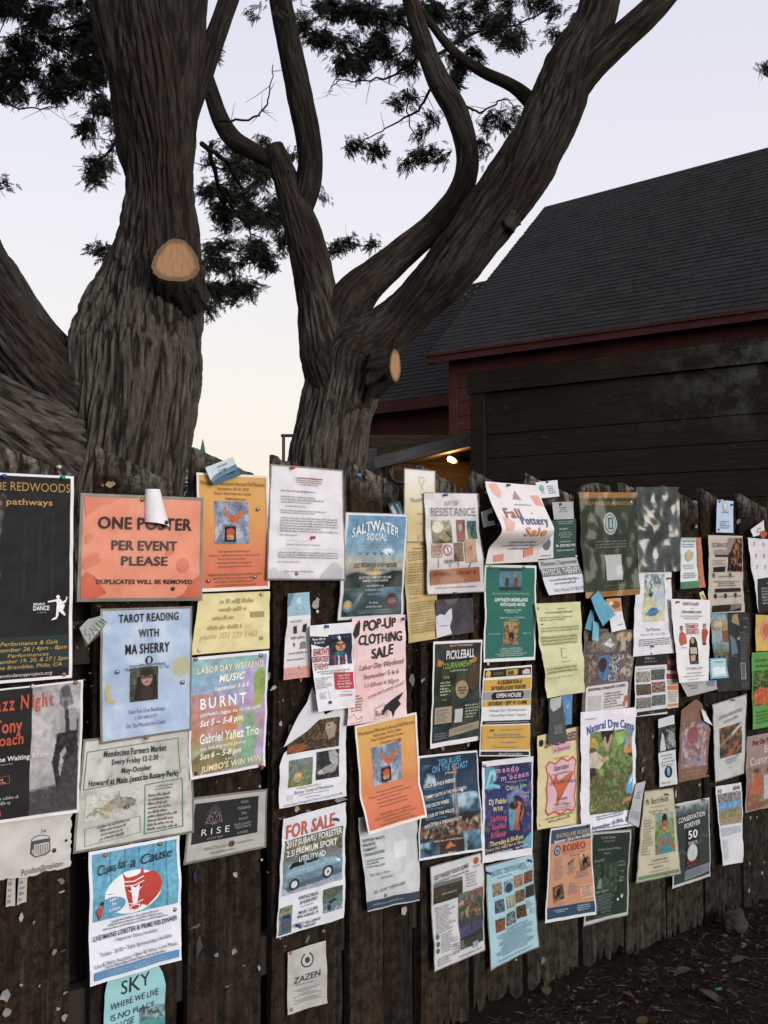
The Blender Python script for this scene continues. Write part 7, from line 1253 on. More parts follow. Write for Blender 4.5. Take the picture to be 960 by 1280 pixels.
sheet('flyer', 'cream laminated house program flyer with a painted woman in teal making a heart', 'flyer', [(806, 990), (841, 986), (849, 1091), (795, 1102.5)], 2, 'bdb9a4', [
    ('R', .02, .945, .98, .985, '6a8a64'), ('T', "Ms. Bart's House", .06, .075, .80, .14, '4a4a42', 's', 0, -.02), ('G', .12, .17, .76, .19, 1, '7a786c'), ('T', 'Summer Program 2026', .16, .215, .78, .245, '7a786c', 's'), ('G', .2, .255, .7, .275, 1, '8a887c'), ('G', .06, .31, .36, .72, 13, '7f7d70', 'l'),
    ('I', .40, .265, .93, .735, [('g', '7fa0b8', '6a8a6a', '7a8a44', '4a6a3c'), ('n', 4, 'a8b46c', .15, .7), ('n', 5, '3f5a34', .25, .7), ('p', [(.12, .70), (.28, .56), (.5, .52), (.72, .54), (.92, .68), (1, 1), (.05, 1)], '2f8c94'), ('e', .46, .30, .19, .15, 'a8684a'), ('e', .46, .42, .10, .06, 'a06044'), ('p', [(.30, .26), (.32, .08), (.46, .0), (.62, .06), (.66, .26), (.58, .18), (.40, .18)], '2a1c1a'), ('e', .40, .29, .03, .015, '2a1c1a'), ('e', .53, .29, .03, .015, '2a1c1a'), ('l', [(.40, .375), (.47, .39), (.54, .37)], .03, 'd0b8a8'), ('l', [(.12, .92), (.34, .66), (.48, .64)], .12, 'a8684a'), ('l', [(.92, .90), (.66, .66), (.54, .64)], .12, 'a8684a'), ('e', .50, .68, .07, .06, '3a9098'), ('l', [(.36, .70), (.50, .80), (.62, .70)], .05, '9a5c40')]),
    ('G', .30, .775, .72, .80 + .008, 1, '5a584c'), ('G', .12, .82, .86, .84, 1, '7f7d70'), ('G', .36, .86, .62, .88 + .008, 1, '5a584c'), ('G', .08, .905, .92, .925, 1, '7f7d70')], bg=[('n', 3, 'b2ae98', .1, .5)], sleeve=4, wave=1.1, curl=(0, 0, 3, 3))
sheet('paper_flap', 'grey torn leaflet hanging between the grass photo flyer and cream house flyer', 'paper flap', [(795, 979.5), (806, 976), (797, 1034), (784, 1027)], 6, 'a3a6ac', [('R', .15, .68, .9, .86, '8c8f96'), ('G', .15, .2, .85, .4, 3, '8f929a')], wave=.8, curl=(0, 3, 3, 0))
sheet('flyer', 'white dye camp flyer with a photograph of hands over green grass', 'flyer', [(725, 890), (794, 884), (793, 1031), (725, 1041)], 4, 'd3d3de', [
    ('I', .16, .175, .93, .865, [('g', '6a7a44', '5f7a3e', '57723a', '5a5a38', '54482f'), ('n', 5, '3f5f2a', .1, .75), ('n', 9, '7f9a4c', .25, .7), ('N', 8, '5a3f2c', .05, .75, 0, .45, 1, 1), ('n', 18, '35502a', .15, .6), ('n', 26, '8aa05c', .35, .5), ('p', [(.24, 0), (.55, 0), (.52, .1), (.46, .14), (.38, .16), (.28, .1)], '25222a'), ('l', [(.34, .10), (.40, .22)], .06, 'b08a74'), ('l', [(.50, .08), (.44, .22)], .06, 'b08a74'), ('e', .42, .23, .05, .025, 'a87e68'), ('p', [(.58, .04), (.78, .02), (.80, .16), (.64, .2)], '86a85a'), ('e', .05, .16, .13, .09, 'a88c34'), ('e', .06, .24, .09, .05, '5a463c'), ('p', [(0, .26), (.14, .24), (.3, .32), (.38, .36), (.24, .46), (.1, .44), (0, .46)], 'b4ac94'), ('l', [(.28, .36), (.42, .34)], .045, 'b88c70'), ('p', [(0, .44), (.12, .44), (.16, .52), (0, .56)], '2c2a30'), ('p', [(.86, 0), (1, 0), (1, .30), (.84, .30), (.80, .22)], '6a8a8c'), ('l', [(.98, .12), (.82, .26)], .05, 'b88c70'), ('p', [(.82, .24), (1, .22), (1, .32), (.86, .34)], 'b8762c'), ('p', [(.86, .30), (1, .30), (1, .36)], '2a2c3a'), ('p', [(.90, .60), (1, .54), (1, .80), (.84, .78), (.82, .70)], '4a9ac0'), ('p', [(.92, .62), (.98, .58), (.98, .64), (.9, .68)], 'c8ccd0'), ('l', [(.76, .90), (.86, .86), (1, .86)], .05, 'a8785c')]),
    ('G', .05, .055, .28, .07, 1, '8a96c0'), ('T', 'Natural Dye Camp', .10, .085, .96, .15, '3a5a9c', 'bs', .045), ('G', .16, .885, .90, .925, 2, '5a78a8', 'c', -.05), ('T', 'September 18-20th, 2026', .18, .935, .93, .965, '44659c', 'ibs', 0, -.05), ('G', .16, .97, .9, .99, 1, '7a90b8')], wave=2.0, curl=(0, 0, 6, 0))
sheet('flyer', 'cream dance class flyer with a pink scalloped label and an orange leaping dancer', 'flyer', [(670.5, 920), (723, 908), (724, 1030), (670.5, 1037)], 1, 'c6ba8a', [
    ('E', .09, .085, .055, 0, '1f1a1e'), ('T', 'DANCE CLASSES', .16, .055, .92, .13, '5a2a54', 'bih', 0, -.03), ('P', [(.34, .15), (.56, .13), (.78, .14), (.80, .195), (.60, .225), (.36, .225)], 'c99aa8'), ('T', 'for Teens & Adults', .38, .165, .76, .205, '8a4c6c', 'ih'), ('T', 'W. Sarah Brandon', .36, .262, .72, .285, '7a6a48'),
    ('P', [(.18, .34), (.26, .29), (.40, .325), (.55, .275), (.70, .32), (.84, .285), (.91, .34), (.87, .45), (.92, .58), (.87, .70), (.91, .80), (.84, .86), (.70, .84), (.55, .885), (.40, .845), (.26, .875), (.18, .82), (.23, .70), (.18, .58), (.23, .45)], 'b8502e'), ('P', [(.205, .345), (.27, .31), (.40, .342), (.55, .295), (.70, .338), (.83, .307), (.88, .345), (.845, .45), (.89, .58), (.845, .70), (.88, .795), (.83, .84), (.70, .82), (.55, .862), (.40, .825), (.27, .852), (.21, .81), (.255, .70), (.21, .58), (.255, .45)], 'cba4b0'),
    ('P', [(.38, .48), (.42, .46), (.46, .49), (.52, .52), (.68, .47), (.86, .44), (.70, .50), (.56, .56), (.52, .62), (.50, .70), (.46, .78), (.44, .77), (.46, .66), (.43, .60), (.36, .55), (.28, .47), (.24, .40), (.30, .44), (.38, .51)], 'b8592e'), ('E', .42, .465, .03, 0, 'b8592e'), ('T', 'Saturdays', .36, .345, .72, .40, '4a3a54', 'ih'), ('G', .32, .425, .80, .455, 1, '7a6074'), ('T', '10:30 - 12:00-1:00pm', .26, .515, .86, .55, '5a4a5c', 'h'), ('T', 'All Levels', .44, .685, .68, .72, '5a4a5c', 'ih'), ('T', '12pm-2:30pm', .38, .745, .74, .775, '5a4a5c', 'h'), ('G', .34, .785, .78, .83, 2, '8a7084'), ('L', [(.08, .905), (.95, .845)], .5, '8a8050'), ('G', .12, .89, .95, .96, 2, '6a6240', 'c', -.06)] + [('E', .06 + .22 * q, .955 - .02 * q, .012, 0, '3a3424') for q in range(5)], wave=1.2)
sheet('tag', 'dark grey folded leaflet hanging over the dance class flyer', 'leaflet', [(686, 874), (702.5, 870), (708, 926), (684.5, 931)], 3, '44474a', [('P', [(.1, 0), (.95, 0), (.8, .22), (.3, .30), (.1, .2)], 'a4a8ac'), ('G', .1, .46, .7, .50 + .008, 1, '5f6266'), ('G', .25, .6, .85, .8, 4, '9aa09c')], wave=.8, curl=(0, 0, 6, 3))
sheet('tag', 'bright blue narrow leaflet behind the dark grey folded leaflet', 'leaflet', [(702, 868), (715, 867), (714.5, 904.5), (704, 907)], 2, '4a82b4', [('P', [(.3, .25), (.5, .4), (.8, .2), (.5, .5)], '9ac0dc'), ('G', .2, .6, .8, .8, 2, '7aa8cc')], wave=.5)
sheet('poster', 'tan and navy rodeo poster with riders in tilted brown photographs', 'poster', [(688, 1036), (738, 1028), (743.7, 1142.5), (680, 1153.7)], 5, 'c9cad0', [
    ('R', .03, .02, .97, .165, '2c4660'), ('R', .03, .165, .97, .845, 'b5805f'), ('R', .03, .845, .97, .965, '24405c'), ('T', 'SHORELINE RIDERS', .12, .06, .92, .105, 'c4a078', '', 0, -.01), ('T', 'September 12th & 13th at NOON', .08, .118, .94, .15, 'c8d0d8', 'bi', 0, -.02), ('T', 'RODEO', .31, .19, .82, .265, 'a83c34', 'bs', 0, -.01), ('G', .32, .28, .84, .30, 1, '6a4434'), ('E', .18, .245, .075, 0, '2c4668'), ('E', .18, .245, .05, 0, '9aa8b4'), ('P', [(.15, .235), (.2, .225), (.21, .26), (.16, .27)], '2c4668'), ('T', '* * *', .46, .315, .68, .335, '5a3a2c', 'b'), ('T', '$200', .42, .37, .56, .40, '5a3a2c', 'bi', 0, -.03),
    ('I', .68, .305, .93, .49, [('g', 'c09a6c', '8a6444', '5a3c28'), ('p', [(.25, .45), (.4, .35), (.6, .38), (.8, .3), (.85, .45), (.7, .6), (.75, .85), (.68, .85), (.6, .66), (.4, .66), (.3, .88), (.25, .85)], '1d1614'), ('p', [(.42, .15), (.52, .12), (.56, .36), (.44, .38)], '241a18'), ('e', .47, .12, .08, .05, '1d1614')], -12), ('I', .12, .615, .33, .78, [('g', '4a3a2c', '2a201a'), ('n', 4, '8a6a3c', .15, .8), ('p', [(.3, .3), (.6, .2), (.75, .5), (.5, .8), (.3, .7)], '15100e')], -10), ('G', .10, .325, .33, .56, 10, '6a4232', 'c'), ('G', .40, .42, .62, .54, 5, '6a4232', 'c', -.2), ('G', .56, .50, .92, .58, 3, '5a382a', 'c', -.06), ('G', .44, .605, .58, .625 + .008, 1, '5a382a'), ('G', .42, .64, .64, .74, 4, '5a382a', 'c', -.06), ('R', .68, .655, .95, .80, 'c2997c'), ('G', .70, .665, .93, .79, 5, '5a382a', 'c', -.04), ('G', .10, .79, .40, .83, 2, '5a382a', 'c'), ('G', .14, .87, .42, .91, 2, 'b8c4d0'), ('G', .58, .86, .90, .93, 3, 'b8c4d0', 'c', -.03)], wave=1.2, curl=(0, 0, 4, 3))
sheet('flyer', 'dark green tai chi flyer with pale small lettering, laminated, beside the rodeo poster', 'flyer', [(739.5, 1041), (788.5, 1037.5), (782, 1142.5), (729, 1156.5)], 1, 'b8bcbc', [
    ('R', .03, .02, .97, .965, '25352f'), ('I', .05, .36, .72, .70, [('g', '33463c', '2c4034'), ('n', 5, '4a6a4a', .1, .7), ('n', 9, '1c2a22', .2, .7), ('l', [(.4, .0), (.42, .5)], .1, '1f2a24'), ('p', [(.3, .5), (.42, .46), (.44, .8), (.28, .8)], '7a8a84')]), ('T', 'Tai Chi Chuan', .22, .05, .58, .075, 'a8b4ac'), ('T', 'with Don Brow', .30, .095, .56, .115, '8a9a90'), ('T', 'Ba Gua Circle Walking', .18, .18, .74, .205, '9aa8a0'), ('G', .30, .23, .52, .255, 1, '9aa8a0'), ('T', 'Spring 2027', .10, .30, .36, .325, '9aa8a0'), ('T', 'Monday', .74, .35, .88, .368, '9aa8a0'), ('T', '4:30-5:30', .72, .39, .90, .41, '9aa8a0'), ('T', 'Hall', .78, .46, .86, .478, '9aa8a0'), ('G', .74, .52, .90, .60, 2, '9aa8a0'), ('T', 'Franz Arner', .14, .645, .52, .675, '9aa8a0'), ('G', .10, .70, .66, .88, 7, '84948c', 'c'), ('E', .85, .765, .03, 0, 'a8b4b0'), ('G', .34, .885, .62, .91 + .008, 1, '6f9a84'), ('G', .2, .93, .7, .95, 1, '84948c')], sleeve=3.5, wave=1.3, curl=(0, 0, 4, 2))
sheet('flyer', 'light blue laminated textile arts flyer with rows of small square pictures', 'flyer', [(608, 1084), (665.5, 1067.5), (670.5, 1182), (612, 1211)], 1, '9cc2d2', [
    ('T', 'PACIFIC TEXTILE ARTS', .06, .055, .80, .105, '2f4a5c', 's', 0, -.0), ('G', .12, .125, .62, .15, 1, '5a7a8c'), ('G', .65, .105, .9, .13, 1, '5a7a8c')] + [
    ('I', u, v, u + .19, v + .125, [('g', a, b), ('n', 5, c, .1, .8), ('n', 9, d, .3, .7)]) for (u, v, a, b, c, d) in ((.10, .185, '8a7a64', '6a6054', 'b0a088', '3a3430'), (.345, .19, '9ac2d4', '8fb4c4', '3a5a74', '2a4a64'), (.565, .175, '9a7a5c', '8a6a4c', 'b89474', '5a3c2c'), (.785, .165, '7a4a34', '5a3424', 'a06440', '2a1c18'), (.14, .36, '3a5464', '2f4450', '6a8a98', '1f2c34'), (.38, .355, '8fa4a4', '8a8474', 'b4b0a0', '6a4a34'), (.585, .335, '5a5a34', '6a4a34', '8a7a44', '3a3020'), (.80, .32, '2f3238', '26292e', '3c4048', '5a3a30'), (.13, .545, '5a3a30', '8a4a34', 'b06040', '2a2424'), (.365, .525, '4a5a60', '5a6468', '98a4a4', '24282c'), (.60, .50, '4a3424', '3a2a20', '8a5a34', '1f1814'))] + [
    ('E', .44, .27, .07, 0, '2f4a64'), ('G', .80, .47, .96, .56, 4, '5a7a8c', 'l'), ('R', .88, .575, .97, .62, '8fb4c4'), ('T', 'CLASSES AND EVENTS', .34, .665, .80, .688, '33586c', 's'), ('G', .10, .70, .94, .93, 10, '5a7a8c', 'c', -.01), ('G', .1, .95, .94, .97, 1, '4a6a7c')], bg=[('n', 3, 'a9ccd8', .1, .5)], sleeve=4, wave=1.4, curl=(0, 0, 4, 5))
sheet('flyer', 'white pickleball clinic flyer with court photographs beside grey text', 'flyer', [(538.5, 1084.5), (603.5, 1066), (604, 1186.5), (541.5, 1213)], 1, 'c6c8ce', [
    ('T', 'GET INSIDE YOUR GAME', .04, .075, .70, .115, '5a5e64', 'b', 0, -.03), ('T', 'Pickleball Intensive at', .05, .13, .70, .155, '7a7e84', 'b', 0, -.03), ('E', .85, .055, .05, 0, 'b04a3c'), ('G', .76, .095, .96, .12, 1, '5a5e64'), ('I', .03, .17, .58, .37, [('g', '3a3c34', '4a4438', '2f3428'), ('N', 5, '5a4a3c', .1, .7, 0, .3, 1, .7), ('n', 7, '24281e', .1, .7), ('r', 0, 0, 1, .18, '6a7078')]), ('G', .14, .275, .50, .295 + .008, 1, 'b8bcbc'), ('G', .64, .15, .96, .30, 5, '7a7e84', 'l'), ('G', .05, .40, .46, .66, 11, '6a6e76', 'l', -.02), ('I', .50, .34, .98, .90, [('g', '6a7a80', '4a5a44', '3a4a38', '3a3c58', '2c3440', '24302a'), ('N', 7, '8a4a44', .0, .8, 0, 0, 1, .22), ('N', 9, '33502c', .0, .8, 0, .14, 1, .55), ('N', 10, 'a84c44', .25, .8, .1, .2, .9, .5), ('N', 8, 'b0a498', .4, .8, 0, .1, 1, .5), ('p', [(0, .62), (1, .56), (1, .75), (0, .80)], '4a4668'), ('e', .5, .66, .03, .08, '2a2c34'), ('r', 0, .84, 1, 1, '3a4434')]), ('E', .07, .685, .035, 0, '4a6a54'), ('E', .07, .755, .035, 0, '4a6a54'), ('E', .07, .82, .035, 0, '4a6a54'), ('G', .14, .665, .46, .86, 8, '7a7e84', 'l'), ('G', .36, .80, .68, .90, 4, '7a7e84', 'l'), ('R', .74, .865, .86, .925, '8f9bb0'), ('G', .05, .89, .5, .97, 3, '7a7e84', 'l'), ('G', .45, .945, .96, .962 + .008, 1, '5a6a84')], sleeve=3, wave=1.6, curl=(0, 0, 4, 7))
sheet('sticker', 'dark blue sticker with pale streaks on bare board above the seaside poster', 'sticker', [(485, 630), (500, 626.5), (506, 648), (490, 652)], 0, '2c3c4c', [('P', [(.1, .2), (.3, .1), (.5, .6), (.2, .7)], '8fa8b4'), ('P', [(.55, .1), (.7, .1), (.9, .8), (.7, .7)], '5f8094')], wave=.5, gloss=True)
# ---- rolled sheet hung over the orange sign
rs = empty('rolled_paper', fpos(*fence(203, 655), .03), 'white sheet rolled into a loose cone, hung over the orange sign', 'paper roll')
V, F = [], []
nA, nL = 44, 26
for j in range(nL + 1):
    v = j / nL
    a0, z0 = fence(198 + 5 * v, 611 + 46 * v, .05)
    r0 = .0155 + .012 * v
    for i in range(nA + 1):
        t = i / nA; ang = -2.5 + 7.0 * t; r_ = r0 * (1.12 - .24 * t)
        wob = .03 * math.sin(v * 5 + t * 7)
        lift = .010 * max(0, t - .7) * v + (.010 * math.sin(t * 6.2) * v if j == nL else 0)
        V.append(tuple(fpos(a0 + math.sin(ang) * r_ * (1 + wob), z0 - .004 * math.sin(ang) * v + lift * .5, .030 + .014 * 1 - math.cos(ang) * -r_ * .9 - .018)))
for j in range(nL):
    for i in range(nA):
        a = j * (nA + 1) + i; F.append((a, a + 1, a + nA + 2, a + nA + 1))
adopt(mesh_obj('sheet', V, F, M['paper'], col=np.tile(hexc('dcdadd'), (len(V), 1)), smooth=True), rs)

# ---- pushpins
PIN = {}
def pin_mat(c):
    if c not in PIN:
        t = NT('pin_plastic_' + c); PIN[c] = t.fin(tuple(hexc(PCOL[c])), .3 if c != 'steel' else .35, .5, .8 if c in ('steel', 'brass') else 0)
    return PIN[c]
PCOL = dict(blue='1d4f86', teal='1d7a74', red='b02a22', steel='8a8580', brass='8a6a34', white='c8c8cc', black='1c1a1a', clear='b4b0aa', green='2c6a5a', navy='24365e', copper='8a5a40')
def pushpin(px, py, c, label, d=.034, flat=False, tilt=0):
    s, z = fence(px, py, d)
    o = empty('pushpin', fpos(s, z, d), f'{c} {label}', 'pushpin', 'pins and tacks holding the paper')
    prof = [(-.010, .0006), (.0, .0007)] if not flat else []
    if flat: prof = [(-.006, .0006), (0, .0008), (0, .0046), (.0012, .0046), (.0026, .0030), (.0030, .0004)]
    else: prof = [(-.012, .0005), (0, .0006), (0, .0036), (.0014, .0042), (.003, .0027), (.0075, .0023), (.0085, .0040), (.0098, .0040), (.0102, .0004)]
    V, F, n_ = [], [], 14
    ax = (FN + Vector((0, 0, tilt))).normalized(); u_ = ax.orthogonal().normalized(); w_ = ax.cross(u_)
    for (h, r_) in prof:
        for q in range(n_):
            a = q / n_ * 6.2832; p = ax * h + (u_ * math.cos(a) + w_ * math.sin(a)) * r_; V.append(tuple(Vector(o.location) + p))
    for j in range(len(prof) - 1):
        for q in range(n_): F.append((j * n_ + q, j * n_ + (q + 1) % n_, (j + 1) * n_ + (q + 1) % n_, (j + 1) * n_ + q))
    F.append(tuple((len(prof) - 1) * n_ + q for q in range(n_)))
    adopt(mesh_obj('head', V, F, pin_mat(c), smooth=True), o)
PINS = [
    (4, 595, 'blue', 'pushpin in the top edge of the redwoods poster', .024), (77, 597, 'teal', 'pushpin near the top corner of the redwoods poster', .024), (72.5, 584, 'clear', 'clear knob pushpin in bare board above the redwoods poster', .006),
    (80, 843, 'copper', 'pushpin at the foot of the redwoods poster', .024, 1), (95, 853, 'copper', 'tack in the top corner of the music night poster', .02, 1), (41, 858, 'clear', 'tack at the top of the music night photograph', .022, 1),
    (178, 624.5, 'brass', 'tack at the top of the orange sign', .024, 1), (216, 736, 'black', 'tack near the lower edge of the orange sign', .024, 1), (208, 653, 'black', 'tack holding the mouth of the rolled sheet', .05, 1),
    (322.5, 636.5, 'steel', 'tack beside the winged heart picture above the yellow note', .02, 1), (260.5, 726, 'steel', 'tack low on the winged heart flyer, near the orange sign', .02, 1), (318.5, 721, 'steel', 'tack low on the winged heart flyer, near the typed notice', .02, 1),
    (328, 742.5, 'clear', 'tack in the top corner of the yellow note', .016, 1), (249, 813, 'clear', 'tack in the bottom corner of the yellow note', .016, 1), (245, 824, 'steel', 'tack in the top corner of the rainbow poster below the note', .022, 1), (326.5, 819, 'steel', 'tack in the far top corner of the rainbow poster', .022, 1), (325.5, 957.5, 'red', 'pushpin in the bottom corner of the rainbow poster', .024), (244.5, 967, 'black', 'tack in the bottom corner of the rainbow poster', .022, 1),
    (364.5, 585, 'red', 'pushpin at the top of the typed notice', .026), (390, 672, 'red', 'pushpin in the middle of the typed notice', .026), (371, 717, 'copper', 'rusty pushpin at the stained foot of the typed notice', .026, 1),
    (407, 783, 'blue', 'pushpin at the top of the film flyer', .046), (410.5, 877.5, 'navy', 'pushpin at the foot of the film flyer', .046), (504, 773.5, 'blue', 'pushpin in the top corner of the pink sale flyer', .036), (375.5, 834, 'clear', 'tack at the foot of the narrow brochure', .024, 1), (396.5, 764.5, 'clear', 'tack in bare board beside the narrow brochure', .008, 1),
    (420, 1024, 'navy', 'pushpin at the top corner of the car flyer', .022), (372, 1157, 'navy', 'pushpin at the foot of the car flyer', .022), (500, 924, 'copper', 'tack at the top corner of the lower winged heart flyer', .03, 1), (482, 1119, 'copper', 'tack in the blue foot strip of the support flyer', .02, 1), (363, 1191, 'copper', 'tack in the top corner of the meditation notice', .014, 1), (364, 1262, 'copper', 'tack in the bottom corner of the meditation notice', .014, 1), (327, 1075, 'steel', 'tack in bare board beside the spa card', .008, 1),
    (446.5, 595.5, 'blue', 'pushpin in bare board near the leaning trunk', .006), (555.5, 619, 'blue', 'pushpin at the top of the resistance flyer', .03), (567, 741.5, 'blue', 'dark clip pin at the foot of the resistance flyer', .03), (634, 606.5, 'navy', 'pushpin at the top of the bulging pottery flyer', .034), (607.5, 615.5, 'navy', 'pushpin at the edge of the bulging pottery flyer', .036, 1), (623, 656, 'navy', 'pushpin low on the edge of the bulging pottery flyer', .07, 1),
    (613, 709, 'steel', 'tack in the top corner of the teal flyer', .02, 1), (655, 709, 'steel', 'tack in the far top corner of the teal flyer', .02, 1), (610, 830, 'clear', 'tack in the foot of the teal flyer', .02, 1), (684, 602, 'navy', 'pushpin at the top of the earth emblem card', .028, 1), (701, 630, 'navy', 'pushpin at the top of the plain grey tag', .03, 1), (720, 695.5, 'clear', 'tack in the corner of the physical therapy flyer', .024, 1), (673.5, 760, 'clear', 'tack in the top corner of the yellow green sheet', .034, 1), (700, 846, 'clear', 'tack low in the middle of the yellow green sheet', .036, 1),
    (789, 627.5, 'clear', 'tack at the top of the olive poster', .03, 1), (814, 808, 'teal', 'pushpin at the foot of the memorial sheet', .026), (846, 752.5, 'red', 'pushpin at the top of the family show flyer', .04), (899, 627, 'navy', 'pin in the top corner of the pale blue card', .022, 1), (914, 631, 'navy', 'pushpin in the far top corner of the pale blue card', .022), (898, 662, 'navy', 'pin in the lower corner of the pale blue card', .022, 1), (926, 757, 'red', 'pin in the lower corner of the yoga flyer', .024, 1), (835, 723, 'brass', 'pushpin at the edge of the memorial sheet', .026), (893, 762.5, 'brass', 'pushpin at the foot of the yoga flyer', .024, 1),
    (200, 1055, 'brass', 'tack at the top of the horse head flyer', .03, 1), (132, 1069, 'copper', 'tack in the top corner of the horse head flyer', .03, 1), (218.5, 1137, 'steel', 'tack beside the code corner of the horse head flyer', .03, 1), (67.5, 1063, 'black', 'tack in the cake tin sheet', .016, 1), (915, 875, 'green', 'pushpin at the top of the farm stand flyer', .026), (832.5, 993, 'green', 'pushpin at the top of the cream house flyer', .026), (833.5, 1092, 'steel', 'tack at the foot of the cream house flyer', .026, 1), (846, 1008.5, 'green', 'pushpin in the top corner of the land trust poster', .02), (878, 999.5, 'green', 'pushpin in the far top corner of the land trust poster', .02), (885, 970, 'steel', 'tack at the foot of the pointed brown flyer', .02, 1),
    (661, 1075.5, 'navy', 'pushpin in the top corner of the textile arts flyer', .022), (609.5, 1091, 'navy', 'pushpin in the near top corner of the textile arts flyer', .022), (645, 1206 - 6, 'steel', 'tack at the foot of the textile arts flyer', .02, 1), (606, 957.5, 'steel', 'tack in the top corner of the dance jam poster', .026, 1), (736, 1032, 'navy', 'pushpin in the top corner of the rodeo poster', .044, 1), (772, 1124, 'white', 'pushpin in the dark green flyer', .02, 1), (902, 625.5 + 0, 'clear', 'tack between the pins of the pale blue card', .022, 1),
    (164, 1055.5, 'copper', 'rusty tack under the farmers market notice', .022, 1), (183, 922, 'copper', 'rusty tack at the top of the farmers market notice', .022, 1), (147, 840, 'steel', 'tack in the blue flyer beside the moon', .028, 1), (228.5, 853, 'steel', 'tack at the far edge of the blue flyer', .028, 1),
]
for p in PINS: pushpin(p[0], p[1], p[2], p[3], p[4], flat=len(p) > 5)

# ---- torn scraps left on the boards, staples
def scrap(px, py, wpx, hpx, colr, label, d=.005, seed=0):
    rg = random.Random(seed * 13 + int(px)); s, z = fence(px, py, d)
    k = .311 * (2008 - px); a, b = wpx / k / .75, hpx / k
    n_ = rg.choice((5, 6, 7, 9)); pts = []; a *= .8; b *= .8
    for q in range(n_):
        t = q / n_ * 6.2832; r_ = rg.uniform(.38, 1.15); pts.append((math.cos(t) * a * .5 * r_, math.sin(t) * b * .5 * r_))
    curlv = rg.uniform(-.5, .9)
    V = [tuple(fpos(s, z, d))] + [tuple(fpos(s + x, z + y, d + max(0, (x / a + y / b) * curlv) * .012 + rg.uniform(0, .0015))) for x, y in pts]
    F = [(0, 1 + q, 1 + (q + 1) % n_) for q in range(n_)]
    o = mesh_obj('paper_scrap', V, F, M['paper'], col=np.tile(hexc(colr) * .62, (len(V), 1)))
    o['surface_d'] = d
    tag(o, label, 'paper scrap', 'torn paper scraps left on the boards')
